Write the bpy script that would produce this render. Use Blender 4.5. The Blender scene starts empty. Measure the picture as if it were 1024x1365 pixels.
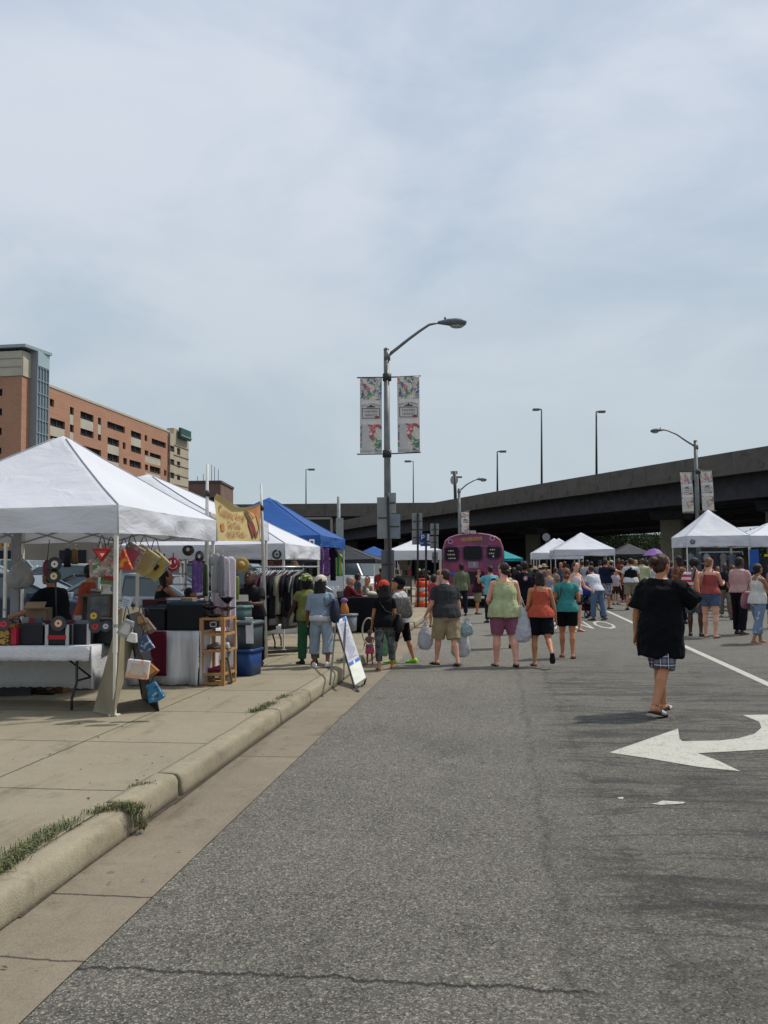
import bpy, bmesh, math, random
import numpy as np
from mathutils import Vector, Matrix, noise
R = math.radians
random.seed(7)
sc = bpy.context.scene
COL = sc.collection
# ------------------------------------------------------------------ camera
F = 1180.0; CX, CY = 512.0, 682.5; CAMH = 1.55
PITCH = math.atan(73.5 / F); ROLL = R(0.5)
_fw = Vector((0, math.cos(PITCH), math.sin(PITCH)))
_up = Vector((0, -math.sin(PITCH), math.cos(PITCH)))
_rt = Vector((1, 0, 0))
CAM = Vector((0, 0, CAMH))
def ray(px, py):
    x = (px - CX) / F; y = (CY - py) / F
    c, s = math.cos(ROLL), math.sin(ROLL)
    x0 = c * x + s * y; y0 = -s * x + c * y
    return _rt * x0 + _up * y0 + _fw
def at(px, py, Y):
    d = ray(px, py); return CAM + d * (Y / d.y)
def gnd(px, py, z=0.0):
    d = ray(px, py); return CAM + d * ((z - CAMH) / d.z)
def on_plane(px, py, P0, n):
    d = ray(px, py); return CAM + d * ((P0 - CAM).dot(n) / d.dot(n))
cam_d = bpy.data.cameras.new('camera'); cam = bpy.data.objects.new('camera', cam_d); COL.objects.link(cam)
cam_d.sensor_fit = 'VERTICAL'; cam_d.sensor_height = 36; cam_d.lens = F / 1365 * 36
cam_d.clip_end = 3000; cam_d.clip_start = 0.05
c_, s_ = math.cos(ROLL), math.sin(ROLL)
cr = _rt * c_ - _up * s_; cu = _rt * s_ + _up * c_
m = Matrix((cr, cu, -_fw)).transposed().to_4x4(); m.translation = CAM
cam.matrix_world = m
sc.camera = cam
ANG = R(7.4)                                   # heading of the street
SU = Vector((math.sin(ANG), math.cos(ANG), 0)); SV = Vector((math.cos(ANG), -math.sin(ANG), 0))
def st(s, t, z=0.0): return SU * s + SV * t + Vector((0, 0, z))
def to_st(p): return p.dot(SU), p.dot(SV)
# ------------------------------------------------------------------ materials
_mc = {}
def lin(c):
    return tuple((x / 12.92 if x <= 0.04045 else ((x + 0.055) / 1.055) ** 2.4) for x in c)
def hexc(h):
    return lin(tuple(int(h[i:i + 2], 16) / 255 for i in (0, 2, 4)))
def M(name, col, rough=0.75, var=0.12, scale=6.0, bump=0.0, bscale=60.0, metal=0.0, spec=0.35, stretch=None, trans=0.0, coat=0.0):
    if name in _mc: return _mc[name]
    if isinstance(col, str): col = hexc(col)
    ma = bpy.data.materials.new(name); ma.use_nodes = True
    nt = ma.node_tree; N = nt.nodes; L = nt.links
    b = N['Principled BSDF']; out = N['Material Output']
    tc = N.new('ShaderNodeTexCoord'); mp = N.new('ShaderNodeMapping')
    if stretch: mp.inputs['Scale'].default_value = stretch
    L.new(tc.outputs['Object'], mp.inputs['Vector'])
    no = N.new('ShaderNodeTexNoise'); no.inputs['Scale'].default_value = scale; no.inputs['Detail'].default_value = 5
    L.new(mp.outputs[0], no.inputs['Vector'])
    mx = N.new('ShaderNodeMix'); mx.data_type = 'RGBA'
    mx.inputs[6].default_value = tuple(max(0, x * (1 - var)) for x in col) + (1,)
    mx.inputs[7].default_value = tuple(min(1, x * (1 + var)) for x in col) + (1,)
    rp = N.new('ShaderNodeValToRGB'); rp.color_ramp.elements[0].position = .3; rp.color_ramp.elements[1].position = .7
    L.new(no.outputs[0], rp.inputs[0]); L.new(rp.outputs[0], mx.inputs[0])
    L.new(mx.outputs[2], b.inputs['Base Color'])
    b.inputs['Roughness'].default_value = rough; b.inputs['Metallic'].default_value = metal
    b.inputs['Specular IOR Level'].default_value = spec
    if coat: b.inputs['Coat Weight'].default_value = coat
    if bump:
        n2 = N.new('ShaderNodeTexNoise'); n2.inputs['Scale'].default_value = bscale; n2.inputs['Detail'].default_value = 4
        L.new(mp.outputs[0], n2.inputs['Vector'])
        bp = N.new('ShaderNodeBump'); bp.inputs['Strength'].default_value = bump; bp.inputs['Distance'].default_value = 0.02
        L.new(n2.outputs[0], bp.inputs['Height']); L.new(bp.outputs[0], b.inputs['Normal'])
    if trans:
        tr = N.new('ShaderNodeBsdfTranslucent'); L.new(mx.outputs[2], tr.inputs['Color'])
        ms = N.new('ShaderNodeMixShader'); ms.inputs[0].default_value = trans
        L.new(b.outputs[0], ms.inputs[1]); L.new(tr.outputs[0], ms.inputs[2]); L.new(ms.outputs[0], out.inputs[0])
    _mc[name] = ma
    return ma
def fabric(h, **k):
    c = hexc(h); lu = .3 * c[0] + .6 * c[1] + .1 * c[2]; c = tuple((x * .84 + lu * .16) * .84 for x in c)
    return M('fabric_' + h, c, rough=.9, var=k.pop('var', .14), scale=7, bump=k.pop('bump', .9), bscale=5.5, spec=.15, stretch=(1.7, 1.7, .5), **k)
def plain(h, rough=.6, **k): return M('paint_%s_%d' % (h, int(rough * 100)), h, rough=rough, **k)
def nodes_mat(name):
    ma = bpy.data.materials.new(name); ma.use_nodes = True
    return ma, ma.node_tree.nodes, ma.node_tree.links, ma.node_tree.nodes['Principled BSDF']
class NG:
    """tiny helper to write node maths"""
    def __init__(s, nt): s.N = nt.nodes; s.L = nt.links
    def m(s, op, a, b=None, c=None, clamp=False):
        n = s.N.new('ShaderNodeMath'); n.operation = op; n.use_clamp = clamp
        for i, v in enumerate((a, b, c)):
            if v is None: continue
            if isinstance(v, (int, float)): n.inputs[i].default_value = v
            else: s.L.new(v, n.inputs[i])
        return n.outputs[0]
    def noise(s, vec, scale, detail=4, rough=.5, dist=0):
        n = s.N.new('ShaderNodeTexNoise'); n.inputs['Scale'].default_value = scale; n.inputs['Detail'].default_value = detail
        n.inputs['Roughness'].default_value = rough; n.inputs['Distortion'].default_value = dist
        if vec is not None: s.L.new(vec, n.inputs['Vector'])
        return n.outputs[0]
    def vor(s, vec, scale, out='Distance', feat='F1'):
        n = s.N.new('ShaderNodeTexVoronoi'); n.feature = feat; n.inputs['Scale'].default_value = scale
        s.L.new(vec, n.inputs['Vector']); return n.outputs[out]
    def mix(s, f, a, b, mode='MIX'):
        n = s.N.new('ShaderNodeMix'); n.data_type = 'RGBA'; n.blend_type = mode
        for i, v in ((0, f), (6, a), (7, b)):
            if isinstance(v, (int, float)): n.inputs[i].default_value = v
            elif isinstance(v, tuple): n.inputs[i].default_value = v + (1,) if len(v) == 3 else v
            else: s.L.new(v, n.inputs[i])
        return n.outputs[2]
    def map(s, vec, scale=(1, 1, 1), loc=(0, 0, 0), rot=(0, 0, 0)):
        n = s.N.new('ShaderNodeMapping'); n.inputs['Scale'].default_value = scale; n.inputs['Location'].default_value = loc; n.inputs['Rotation'].default_value = rot
        s.L.new(vec, n.inputs['Vector']); return n.outputs[0]
    def ss(s, x, a, b):                        # smoothstep a..b
        n = s.N.new('ShaderNodeMapRange'); n.interpolation_type = 'SMOOTHSTEP'
        n.inputs['From Min'].default_value = a; n.inputs['From Max'].default_value = b
        s.L.new(x, n.inputs[0]); return n.outputs[0]
    def tc(s, o='Object'):
        n = s.N.new('ShaderNodeTexCoord'); return n.outputs[o]
    def xyz(s, v):
        n = s.N.new('ShaderNodeSeparateXYZ'); s.L.new(v, n.inputs[0]); return n.outputs
    def bump(s, h, st_=.5, d=.01):
        n = s.N.new('ShaderNodeBump'); n.inputs['Strength'].default_value = st_; n.inputs['Distance'].default_value = d
        s.L.new(h, n.inputs['Height']); return n.outputs[0]
# ------------------------------------------------------------------ mesh building
def frame(d, ref=None):
    d = Vector(d).normalized()
    ref = Vector(ref) if ref is not None else (Vector((0, 0, 1)) if abs(d.z) < .95 else Vector((0, 1, 0)))
    a = d.cross(ref)
    if a.length < 1e-6: a = d.cross(Vector((1, 0, 0)))
    a.normalize(); b = a.cross(d).normalized()
    return a, b, d
class MB:
    def __init__(s): s.v = []; s.f = []; s.m = []; s.s = []
    def add(s, vs, fs, mi=0, sm=False, T=None):
        o = len(s.v)
        for v in vs: s.v.append(tuple(T @ Vector(v)) if T is not None else tuple(v))
        for f in fs: s.f.append(tuple(i + o for i in f)); s.m.append(mi); s.s.append(sm)
        return s
    def box(s, c, size, mi=0, rot=None, T=None, taper=1.0):
        x, y, z = size[0] / 2, size[1] / 2, size[2] / 2; t = taper
        vs = [Vector(p) for p in ((-x, -y, -z), (x, -y, -z), (x, y, -z), (-x, y, -z), (-x * t, -y * t, z), (x * t, -y * t, z), (x * t, y * t, z), (-x * t, y * t, z))]
        if rot is not None:
            Rm = rot if isinstance(rot, Matrix) else Matrix.Rotation(rot[2], 3, 'Z') @ Matrix.Rotation(rot[1], 3, 'Y') @ Matrix.Rotation(rot[0], 3, 'X')
            vs = [Rm @ v for v in vs]
        vs = [v + Vector(c) for v in vs]
        return s.add(vs, [(0, 3, 2, 1), (4, 5, 6, 7), (0, 1, 5, 4), (1, 2, 6, 5), (2, 3, 7, 6), (3, 0, 4, 7)], mi, False, T)
    def bar(s, p, q, w, h=None, mi=0, ref=None):
        p, q = Vector(p), Vector(q); h = h or w
        a, b, d = frame(q - p, ref); a = a * w / 2; b = b * h / 2
        vs = [p - a - b, p + a - b, p + a + b, p - a + b, q - a - b, q + a - b, q + a + b, q - a + b]
        return s.add(vs, [(0, 3, 2, 1), (4, 5, 6, 7), (0, 1, 5, 4), (1, 2, 6, 5), (2, 3, 7, 6), (3, 0, 4, 7)], mi)
    def slab(s, quad, th, mi=0):
        """a thin panel on four corner points"""
        q = [Vector(p) for p in quad]; n = (q[1] - q[0]).cross(q[3] - q[0]).normalized() * th / 2
        vs = [p - n for p in q] + [p + n for p in q]
        return s.add(vs, [(3, 2, 1, 0), (4, 5, 6, 7), (0, 1, 5, 4), (1, 2, 6, 5), (2, 3, 7, 6), (3, 0, 4, 7)], mi)
    def loft(s, rings, caps=True, mi=0, sm=True):
        o = len(s.v); n = len(rings[0])
        for r in rings: s.v += [tuple(p) for p in r]
        for i in range(len(rings) - 1):
            for j in range(n):
                a = o + i * n + j; b = o + i * n + (j + 1) % n
                s.f.append((a, b, b + n, a + n)); s.m.append(mi); s.s.append(sm)
        if caps:
            s.f.append(tuple(o + j for j in range(n))[::-1]); s.f.append(tuple(o + (len(rings) - 1) * n + j for j in range(n)))
            s.m += [mi, mi]; s.s += [False, False]
        return s
    def tube(s, pts, r, n=8, mi=0, caps=True, flat=1.0, ref=None, sm=True, round_=False):
        pts = [Vector(p) for p in pts]
        rs = list(r) if isinstance(r, (list, tuple)) else [r] * len(pts)
        if round_:
            d0 = (pts[0] - pts[1]).normalized(); d1 = (pts[-1] - pts[-2]).normalized()
            pts = [pts[0] + d0 * rs[0] * .85, pts[0] + d0 * rs[0] * .5] + pts + [pts[-1] + d1 * rs[-1] * .5, pts[-1] + d1 * rs[-1] * .85]
            rs = [rs[0] * .4, rs[0] * .8] + rs + [rs[-1] * .8, rs[-1] * .4]
        rings = []; pa = None
        for i, p in enumerate(pts):
            d = (pts[min(i + 1, len(pts) - 1)] - pts[max(i - 1, 0)])
            if d.length < 1e-9: d = Vector((0, 0, 1))
            d.normalize()
            if pa is None: a, b, _ = frame(d, ref)
            else:
                a = pa - d * pa.dot(d)
                if a.length < 1e-6: a, b, _ = frame(d)
                a.normalize(); b = a.cross(d) * -1 if False else d.cross(a) * -1
                b = a.cross(d).normalized()
            pa = a
            rings.append([p + a * math.cos(2 * math.pi * k / n) * rs[i] + b * math.sin(2 * math.pi * k / n) * rs[i] * flat for k in range(n)])
        return s.loft(rings, caps, mi, sm)
    def ell(s, c, r, n=12, m_=8, mi=0, T=None):
        c = Vector(c); rings = []
        for i in range(m_ + 1):
            ph = math.pi * (i + .0) / m_; zz = -math.cos(ph); rr = max(math.sin(ph), .02)
            rings.append([Vector((r[0] * rr * math.cos(2 * math.pi * k / n), r[1] * rr * math.sin(2 * math.pi * k / n), r[2] * zz)) for k in range(n)])
        if T is not None: rings = [[c + T @ p for p in rg] for rg in rings]
        else: rings = [[c + p for p in rg] for rg in rings]
        return s.loft(rings, True, mi, True)
    def prism(s, poly, h, T=None, mi=0):
        """polygon in local xy pushed along z by h"""
        n = len(poly)
        vs = [(p[0], p[1], 0) for p in poly] + [(p[0], p[1], h) for p in poly]
        fs = [tuple(range(n))[::-1], tuple(range(n, 2 * n))] + [(i, (i + 1) % n, (i + 1) % n + n, i + n) for i in range(n)]
        return s.add(vs, fs, mi, False, T)
    def build(s, name, mats, parent=None, world=False, bevel=0, smooth_all=None):
        me = bpy.data.meshes.new(name)
        vs = s.v
        if world and parent is not None:
            r = parent
            off = Vector(r.location)
            while r.parent: r = r.parent; off += Vector(r.location)
            vs = [(v[0] - off.x, v[1] - off.y, v[2] - off.z) for v in vs]
        me.from_pydata(vs, [], s.f)
        if not isinstance(mats, (list, tuple)): mats = [mats]
        for x in mats: me.materials.append(x)
        me.polygons.foreach_set('material_index', s.m)
        me.polygons.foreach_set('use_smooth', s.s if smooth_all is None else [smooth_all] * len(s.f))
        me.update()
        bm = bmesh.new(); bm.from_mesh(me)
        bmesh.ops.recalc_face_normals(bm, faces=bm.faces); bm.to_mesh(me); bm.free()
        o = bpy.data.objects.new(name, me); COL.objects.link(o)
        if parent is not None: o.parent = parent
        if bevel:
            b = o.modifiers.new('bevel', 'BEVEL'); b.width = bevel; b.segments = 2; b.limit_method = 'ANGLE'
        return o
def tag(o, label=None, cat=None, group=None, kind=None):
    if label: o['label'] = label
    if cat: o['category'] = cat
    if group: o['group'] = group
    if kind: o['kind'] = kind
    return o
def thing(name, label, cat, loc=(0, 0, 0), rz=0.0, group=None):
    o = bpy.data.objects.new(name, None); COL.objects.link(o)
    o.location = loc; o.rotation_euler = (0, 0, rz); o.empty_display_size = .2
    return tag(o, label, cat, group)
def dup(root, loc=None, rz=None, label=None, group=None):
    r = root.copy(); COL.objects.link(r)
    if loc is not None: r.location = loc
    if rz is not None: r.rotation_euler = (0, 0, rz)
    if label: r['label'] = label
    if group: r['group'] = group
    for ch in list(root.children):
        c = ch.copy(); COL.objects.link(c); c.parent = r
        for g in list(ch.children):
            d = g.copy(); COL.objects.link(d); d.parent = c
    return r
def text_mesh(txt, size, ext=0.002, align='CENTER', spacing=1.0):
    cu = bpy.data.curves.new('t', 'FONT'); cu.body = txt; cu.size = size; cu.extrude = ext; cu.align_x = align; cu.align_y = 'CENTER'
    cu.space_character = spacing; cu.resolution_u = 2
    o = bpy.data.objects.new('t', cu); COL.objects.link(o)
    dg = bpy.context.evaluated_depsgraph_get()
    me = bpy.data.meshes.new_from_object(o.evaluated_get(dg))
    vs = [tuple(v.co) for v in me.vertices]; fs = [tuple(p.vertices) for p in me.polygons]
    bpy.data.objects.remove(o); bpy.data.curves.remove(cu); bpy.data.meshes.remove(me)
    return vs, fs
def add_text(mb, txt, size, T, mi=0, ext=.002, **k):
    vs, fs = text_mesh(txt, size, ext, **k); mb.add(vs, fs, mi, False, T)
def basis(o, x, y, z=None):
    x = Vector(x).normalized(); y = Vector(y); y = (y - x * y.dot(x)).normalized(); z = x.cross(y)
    m = Matrix((x, y, z)).transposed().to_4x4(); m.translation = Vector(o); return m
REMESH = []
def mark_remesh(o, vox, smooth=3, disp=0.0, dscale=.12, extra=None):
    r = o.modifiers.new('r', 'REMESH'); r.mode = 'VOXEL'; r.voxel_size = vox; r.use_smooth_shade = True
    if smooth:
        s_ = o.modifiers.new('s', 'SMOOTH'); s_.iterations = smooth; s_.factor = .6
    if disp:
        key = 'clouds%.3f' % dscale
        t = bpy.data.textures.get(key) or bpy.data.textures.new(key, 'CLOUDS'); t.noise_scale = dscale; t.noise_depth = 2
        d = o.modifiers.new('d', 'DISPLACE'); d.texture = t; d.strength = disp; d.mid_level = .5; d.texture_coords = 'LOCAL'
    REMESH.append((o, extra))
def finish_remesh():
    dg = bpy.context.evaluated_depsgraph_get()
    out = []
    for o, extra in REMESH:
        me = bpy.data.meshes.new_from_object(o.evaluated_get(dg)); out.append(me)
    for (o, extra), me in zip(REMESH, out):
        o.modifiers.clear(); old = o.data
        mats = [x for x in old.materials]
        me.materials.clear()
        for x in mats: me.materials.append(x)
        if extra is not None:
            bm = bmesh.new(); bm.from_mesh(me)
            vs = [bm.verts.new(v) for v in extra.v]
            for f, mi, sm in zip(extra.f, extra.m, extra.s):
                try: fc = bm.faces.new([vs[i] for i in f]); fc.material_index = mi; fc.smooth = sm
                except ValueError: pass
            bm.to_mesh(me); bm.free()
        o.data = me; bpy.data.meshes.remove(old)
# ------------------------------------------------------------------ world, sun
SUN_EL, SUN_AZ = R(56), R(62)              # azimuth measured from the view direction towards the right
w = bpy.data.worlds.new('World'); sc.world = w; w.use_nodes = True
nt = w.node_tree; N = nt.nodes; L = nt.links; g = NG(nt)
bg = N['Background']; wo = N['World Output']
sky = N.new('ShaderNodeTexSky'); sky.sky_type = 'NISHITA'; sky.sun_disc = False; sky.sun_elevation = SUN_EL; sky.sun_rotation = SUN_AZ
sky.dust_density = 3; L.new(sky.outputs[0], bg.inputs[0]); bg.inputs[1].default_value = .1
bg2 = N.new('ShaderNodeBackground')
tc = g.tc('Generated'); xyz = g.xyz(tc)
zc = g.m('MAXIMUM', xyz[2], .06)
comb = N.new('ShaderNodeCombineXYZ')
L.new(g.m('DIVIDE', xyz[0], g.m('ADD', zc, .25)), comb.inputs[0]); L.new(g.m('DIVIDE', xyz[1], g.m('ADD', zc, .25)), comb.inputs[1])
mv = g.map(tc, scale=(1.3, 1.3, 2.1), rot=(0, R(-18), 0), loc=(3.1, 1.4, .35))
n1 = g.noise(mv, 1.7, 6, .5, .4); n2 = g.noise(g.map(tc, scale=(1.0, 1, 2.6), rot=(0, R(-24), 0)), 4.2, 7, .6, .6)
cl = g.m('ADD', g.m('MULTIPLY', n1, .75), g.m('MULTIPLY', n2, .25))
clf = g.ss(cl, .38, .62)
elev = g.ss(xyz[2], .0, .52)
thin = g.mix(elev, hexc('a9b7be'), hexc('a6b6c9'))
thick = g.mix(elev, hexc('b2bec5'), hexc('c7ced9'))
cc = g.mix(clf, thin, thick)
L.new(cc, bg2.inputs[0]); bg2.inputs[1].default_value = 1.0
mx = N.new('ShaderNodeMixShader'); mx.inputs[0].default_value = .96
L.new(bg.outputs[0], mx.inputs[1]); L.new(bg2.outputs[0], mx.inputs[2]); L.new(mx.outputs[0], wo.inputs[0])
sd = bpy.data.lights.new('sun', 'SUN'); sd.energy = 2.9; sd.angle = R(3.0); sd.color = (1, .955, .88)
so = bpy.data.objects.new('sun', sd); COL.objects.link(so)
sdir = Vector((math.sin(SUN_AZ) * math.cos(SUN_EL), math.cos(SUN_AZ) * math.cos(SUN_EL), math.sin(SUN_EL)))
so.rotation_euler = sdir.to_track_quat('Z', 'Y').to_euler(); so.location = (0, 0, 60)
sc.view_settings.view_transform = 'Standard'; sc.view_settings.look = 'None'; sc.view_settings.exposure = .24; sc.view_settings.gamma = 1
# ------------------------------------------------------------------ street layout (s along, t across, origin under the camera)
T_ASPH = to_st(gnd(344, 1062))[1]; T_KERB = to_st(gnd(371, 969))[1]; KW = .17
S_BREAK = to_st(gnd(181, 1108))[0]
def street_obj(o): o.rotation_euler = (0, 0, -ANG); return o      # local x = t, local y = s
# asphalt
ma, N, L, b = nodes_mat('asphalt'); g = NG(ma.node_tree)
co = g.tc(); X = g.xyz(co); t_, s__ = X[0], X[1]
agg = g.vor(co, 165, 'Color'); agg2 = g.xyz(g.vor(co, 78, 'Color'))[1]; aggv = g.xyz(agg)[0]
fine = g.noise(co, 240, 3, .7)
big = g.noise(co, .55, 5, .6); mid = g.noise(co, 4.5, 5, .65)
v = g.m('ADD', g.m('ADD', .086, g.m('MULTIPLY', g.ss(s__, 6, 20), .022)), g.m('MULTIPLY', g.m('SUBTRACT', mid, .5), .062))  # lighter farther off: grazing light and sun-bleached asphalt put into the colour
v = g.m('ADD', v, g.m('MULTIPLY', g.m('SUBTRACT', big, .5), .075))
spk = g.ss(aggv, .66, 1.0); v = g.m('ADD', v, g.m('MULTIPLY', g.m('MULTIPLY', spk, g.ss(t_, 2.4, -1.2)), .13)); v = g.m('ADD', v, g.m('MULTIPLY', g.ss(aggv, .7, 1.0), .06)); v = g.m('ADD', v, g.m('MULTIPLY', g.ss(agg2, .86, .95), .075)); v = g.m('SUBTRACT', v, g.m('MULTIPLY', g.ss(agg2, .3, .05), .045))
v = g.m('ADD', v, g.m('MULTIPLY', g.ss(fine, .55, .8), .055))
v = g.m('SUBTRACT', v, g.m('MULTIPLY', g.ss(g.noise(co, 150, 2, .6), .5, .25), .03))
# tyre scrubs and stains across the right lane
sv = g.map(co, scale=(.42, 2.7, 1), rot=(0, 0, R(-8))); sk = g.noise(sv, 1.25, 6, .6, .8)
rdg = g.ss(g.m('ABSOLUTE', g.m('SUBTRACT', g.noise(g.map(co, scale=(.42, 1.45, 1), rot=(0, 0, R(-13)), loc=(5, 2, 0)), 1.25, 4, .55, 1.3), .5)), .045, .0)
scrub = g.m('MULTIPLY', g.m('MAXIMUM', g.ss(sk, .51, .66), g.m('MULTIPLY', rdg, .75)), g.m('MULTIPLY', g.ss(g.m('ADD', t_, g.m('MULTIPLY', g.m('SUBTRACT', mid, .5), .5)), .15, .75), g.m('MULTIPLY', g.ss(s__, 2.8, 4.2), g.ss(s__, 17, 11))))
v = g.m('MULTIPLY', v, g.m('SUBTRACT', 1, g.m('MULTIPLY', scrub, .68)))
# the seam between two asphalt lanes, wobbling
seam = g.m('ABSOLUTE', g.m('SUBTRACT', g.m('ADD', t_, g.m('MULTIPLY', g.m('SUBTRACT', g.noise(g.map(co, scale=(0, 1, 0)), 1.3, 4, .6), .5), .22)), .24))
seamf = g.m('MULTIPLY', g.m('MULTIPLY', g.ss(seam, .055, .0), g.ss(mid, .38, .6)), .42)
v = g.m('MULTIPLY', v, g.m('SUBTRACT', 1, seamf))
seam2 = g.m('ABSOLUTE', g.m('SUBTRACT', g.m('ADD', t_, g.m('MULTIPLY', g.m('SUBTRACT', g.noise(g.map(co, scale=(0, 1, 0)), 2.3, 5, .7), .5), .5)), .62))
v = g.m('MULTIPLY', v, g.m('SUBTRACT', 1, g.m('MULTIPLY', g.ss(seam2, .05, .0), .25)))
# oil spots in the left lane
sp = g.vor(g.map(co, scale=(1, .8, 1)), 1.1); v = g.m('MULTIPLY', v, g.m('SUBTRACT', 1, g.m('MULTIPLY', g.ss(sp, .09, .03), .35)))
# transverse crack near the camera
def crack(s0, amp, w_, tmax=None):
    w_ = w_ * 1.35
    ln = g.m('ADD', s0, g.m('MULTIPLY', g.m('SUBTRACT', g.noise(g.map(co, scale=(1, 0, 0), loc=(s0, s0, 0)), 2.4, 8, .72), .5), amp))
    d = g.m('ABSOLUTE', g.m('SUBTRACT', s__, ln)); return g.ss(d, w_, w_ * .2)
s_c = to_st(gnd(400, 1303))[0]
ck = g.m('MULTIPLY', crack(s_c, .30, .013), g.ss(t_, .45, .2))
for k, sc0 in enumerate((13.2, 16.9, 21.5)):
    ck = g.m('MAXIMUM', ck, g.m('MULTIPLY', crack(sc0, .5, .02), .75))
v = g.m('MULTIPLY', v, g.m('SUBTRACT', 1, g.m('MULTIPLY', ck, .75)))
patch = g.ss(g.noise(g.map(co, loc=(1.7, .3, 0)), 1.9, 3, .5), .66, .74)
v = g.m('ADD', v, g.m('MULTIPLY', patch, .035)); v = g.m('MULTIPLY', v, g.m('SUBTRACT', 1.0, g.m('MULTIPLY', g.ss(t_, -.1, .9), .10)))
soft = g.ss(g.noise(g.map(co, scale=(1, .35, 1), loc=(9, 4, 0)), 1.1, 5, .6), .52, .70); v = g.m('MULTIPLY', v, g.m('SUBTRACT', 1, g.m('MULTIPLY', soft, .20)))
spot = g.vor(g.map(co, scale=(1, .6, 1), loc=(3, 3, 0)), 2.3); v = g.m('MULTIPLY', v, g.m('SUBTRACT', 1, g.m('MULTIPLY', g.ss(spot, .10, .02), .4)))
cn = N.new('ShaderNodeCombineColor'); L.new(g.m('MULTIPLY', v, 1.10), cn.inputs[0]); L.new(g.m('MULTIPLY', v, 1.015), cn.inputs[1]); L.new(g.m('MULTIPLY', v, .83), cn.inputs[2])
L.new(cn.outputs[0], b.inputs['Base Color']); b.inputs['Roughness'].default_value = .8; b.inputs['Specular IOR Level'].default_value = .4
hh = g.m('ADD', g.m('MULTIPLY', aggv, .5), g.m('SUBTRACT', fine, g.m('MULTIPLY', ck, 2)))
L.new(g.bump(hh, .8, .006), b.inputs['Normal'])
ASPH = ma
# concrete (kerb, gutter, walk)
def concrete(name, base, joints=None, crack_s=None, dirt=.25):
    ma, N, L, b = nodes_mat(name); g2 = NG(ma.node_tree); co = g2.tc(); X = g2.xyz(co)
    big = g2.noise(co, .8, 6, .6); mid = g2.noise(co, 6, 6, .65); fine = g2.noise(co, 130, 3, .7)
    v = g2.m('ADD', 1, g2.m('MULTIPLY', g2.m('SUBTRACT', big, .5), dirt * 2.2)); v = g2.m('ADD', v, g2.m('MULTIPLY', g2.m('SUBTRACT', mid, .5), dirt * 1.3))
    v = g2.m('ADD', v, g2.m('MULTIPLY', g2.m('SUBTRACT', fine, .5), .5)); v = g2.m('ADD', v, g2.m('MULTIPLY', g2.m('SUBTRACT', g2.noise(co, 42, 4, .75), .5), .55)); v = g2.m('MULTIPLY', v, g2.m('SUBTRACT', 1, g2.m('MULTIPLY', g2.ss(g2.noise(g2.map(co, loc=(7, 7, 0)), 2.4, 7, .72), .56, .72), .30)))
    gum = g2.vor(co, 1.7); gumc = g2.vor(co, 1.7, 'Color')
    v = g2.m('MULTIPLY', v, g2.m('SUBTRACT', 1, g2.m('MULTIPLY', g2.ss(gum, .045, .03), .35)))
    pit = g2.ss(g2.vor(co, 38), .16, .06); pitc = g2.ss(g2.noise(co, 3.1, 3), .5, .62); v = g2.m('MULTIPLY', v, g2.m('SUBTRACT', 1, g2.m('MULTIPLY', g2.m('MULTIPLY', pit, pitc), .35)))
    wob = g2.m('MULTIPLY', g2.m('SUBTRACT', g2.noise(co, 9, 5, .7), .5), .035)
    h = fine
    if joints:
        for ax, per, off, wd in joints:
            fr = g2.m('FRACT', g2.m('DIVIDE', g2.m('ADD', g2.m('ADD', X[ax], wob), off), per))
            d = g2.m('MULTIPLY', g2.m('MINIMUM', fr, g2.m('SUBTRACT', 1, fr)), per)
            jf = g2.ss(d, wd, wd * .3)
            v = g2.m('MULTIPLY', v, g2.m('SUBTRACT', 1, g2.m('MULTIPLY', jf, .6))); h = g2.m('SUBTRACT', h, g2.m('MULTIPLY', jf, 3))
    if crack_s is not None:
        ln = g2.m('ADD', crack_s, g2.m('MULTIPLY', g2.m('SUBTRACT', g2.noise(g2.map(co, scale=(1, 0, 0)), 2.4, 8, .7), .5), .12))
        jf = g2.ss(g2.m('ABSOLUTE', g2.m('SUBTRACT', X[1], ln)), .012, .003); v = g2.m('MULTIPLY', v, g2.m('SUBTRACT', 1, g2.m('MULTIPLY', jf, .7)))
    stn = g2.ss(g2.noise(g2.map(co, scale=(2.5, .5, 1)), 1.6, 6, .65), .52, .75)
    col = g2.mix(stn, tuple(x for x in base), tuple(x * y for x, y in zip(base, (.66, .62, .58))))
    c2 = g2.mix(1.0, col, v, 'MULTIPLY'); L.new(c2, b.inputs['Base Color'])
    b.inputs['Roughness'].default_value = .88; b.inputs['Specular IOR Level'].default_value = .25
    L.new(g2.bump(h, .8, .008), b.inputs['Normal'])
    return ma
WALKC = (.27, .234, .163)
walk_m = concrete('walk_concrete', WALKC, joints=[(1, 1.52, .62, .012), (0, 3.05, .35, .010)], dirt=.2)
kerb_m = concrete('kerb_concrete', (.29, .252, .175), dirt=.3)
gut_m = concrete('gutter_concrete', (.215, .18, .132), joints=[(1, 3.1, 2.1, .010)], crack_s=s_c + .03, dirt=.3)
# ground sheet out to the horizon
mb = MB(); mb.add([(-1500, -300, 0), (1500, -300, 0), (1500, 2500, 0), (-1500, 2500, 0)], [(0, 1, 2, 3)])
o = mb.build('ground', M('far_ground', (.085, .082, .075), rough=.95, var=.25, scale=.2)); o.location.z = -.03; tag(o, kind='structure')
mb = MB(); mb.add([(T_ASPH, -12, 0), (60, -12, 0), (60, 120, 0), (T_ASPH, 120, 0)], [(0, 1, 2, 3)])
tag(street_obj(mb.build('road', ASPH)), kind='structure')
mb = MB(); mb.add([(T_KERB - .02, -12, .004), (T_ASPH, -12, .004), (T_ASPH, 62, .004), (T_KERB - .02, 62, .004)], [(0, 1, 2, 3)])
tag(street_obj(mb.build('gutter', gut_m)), kind='structure')
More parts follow.
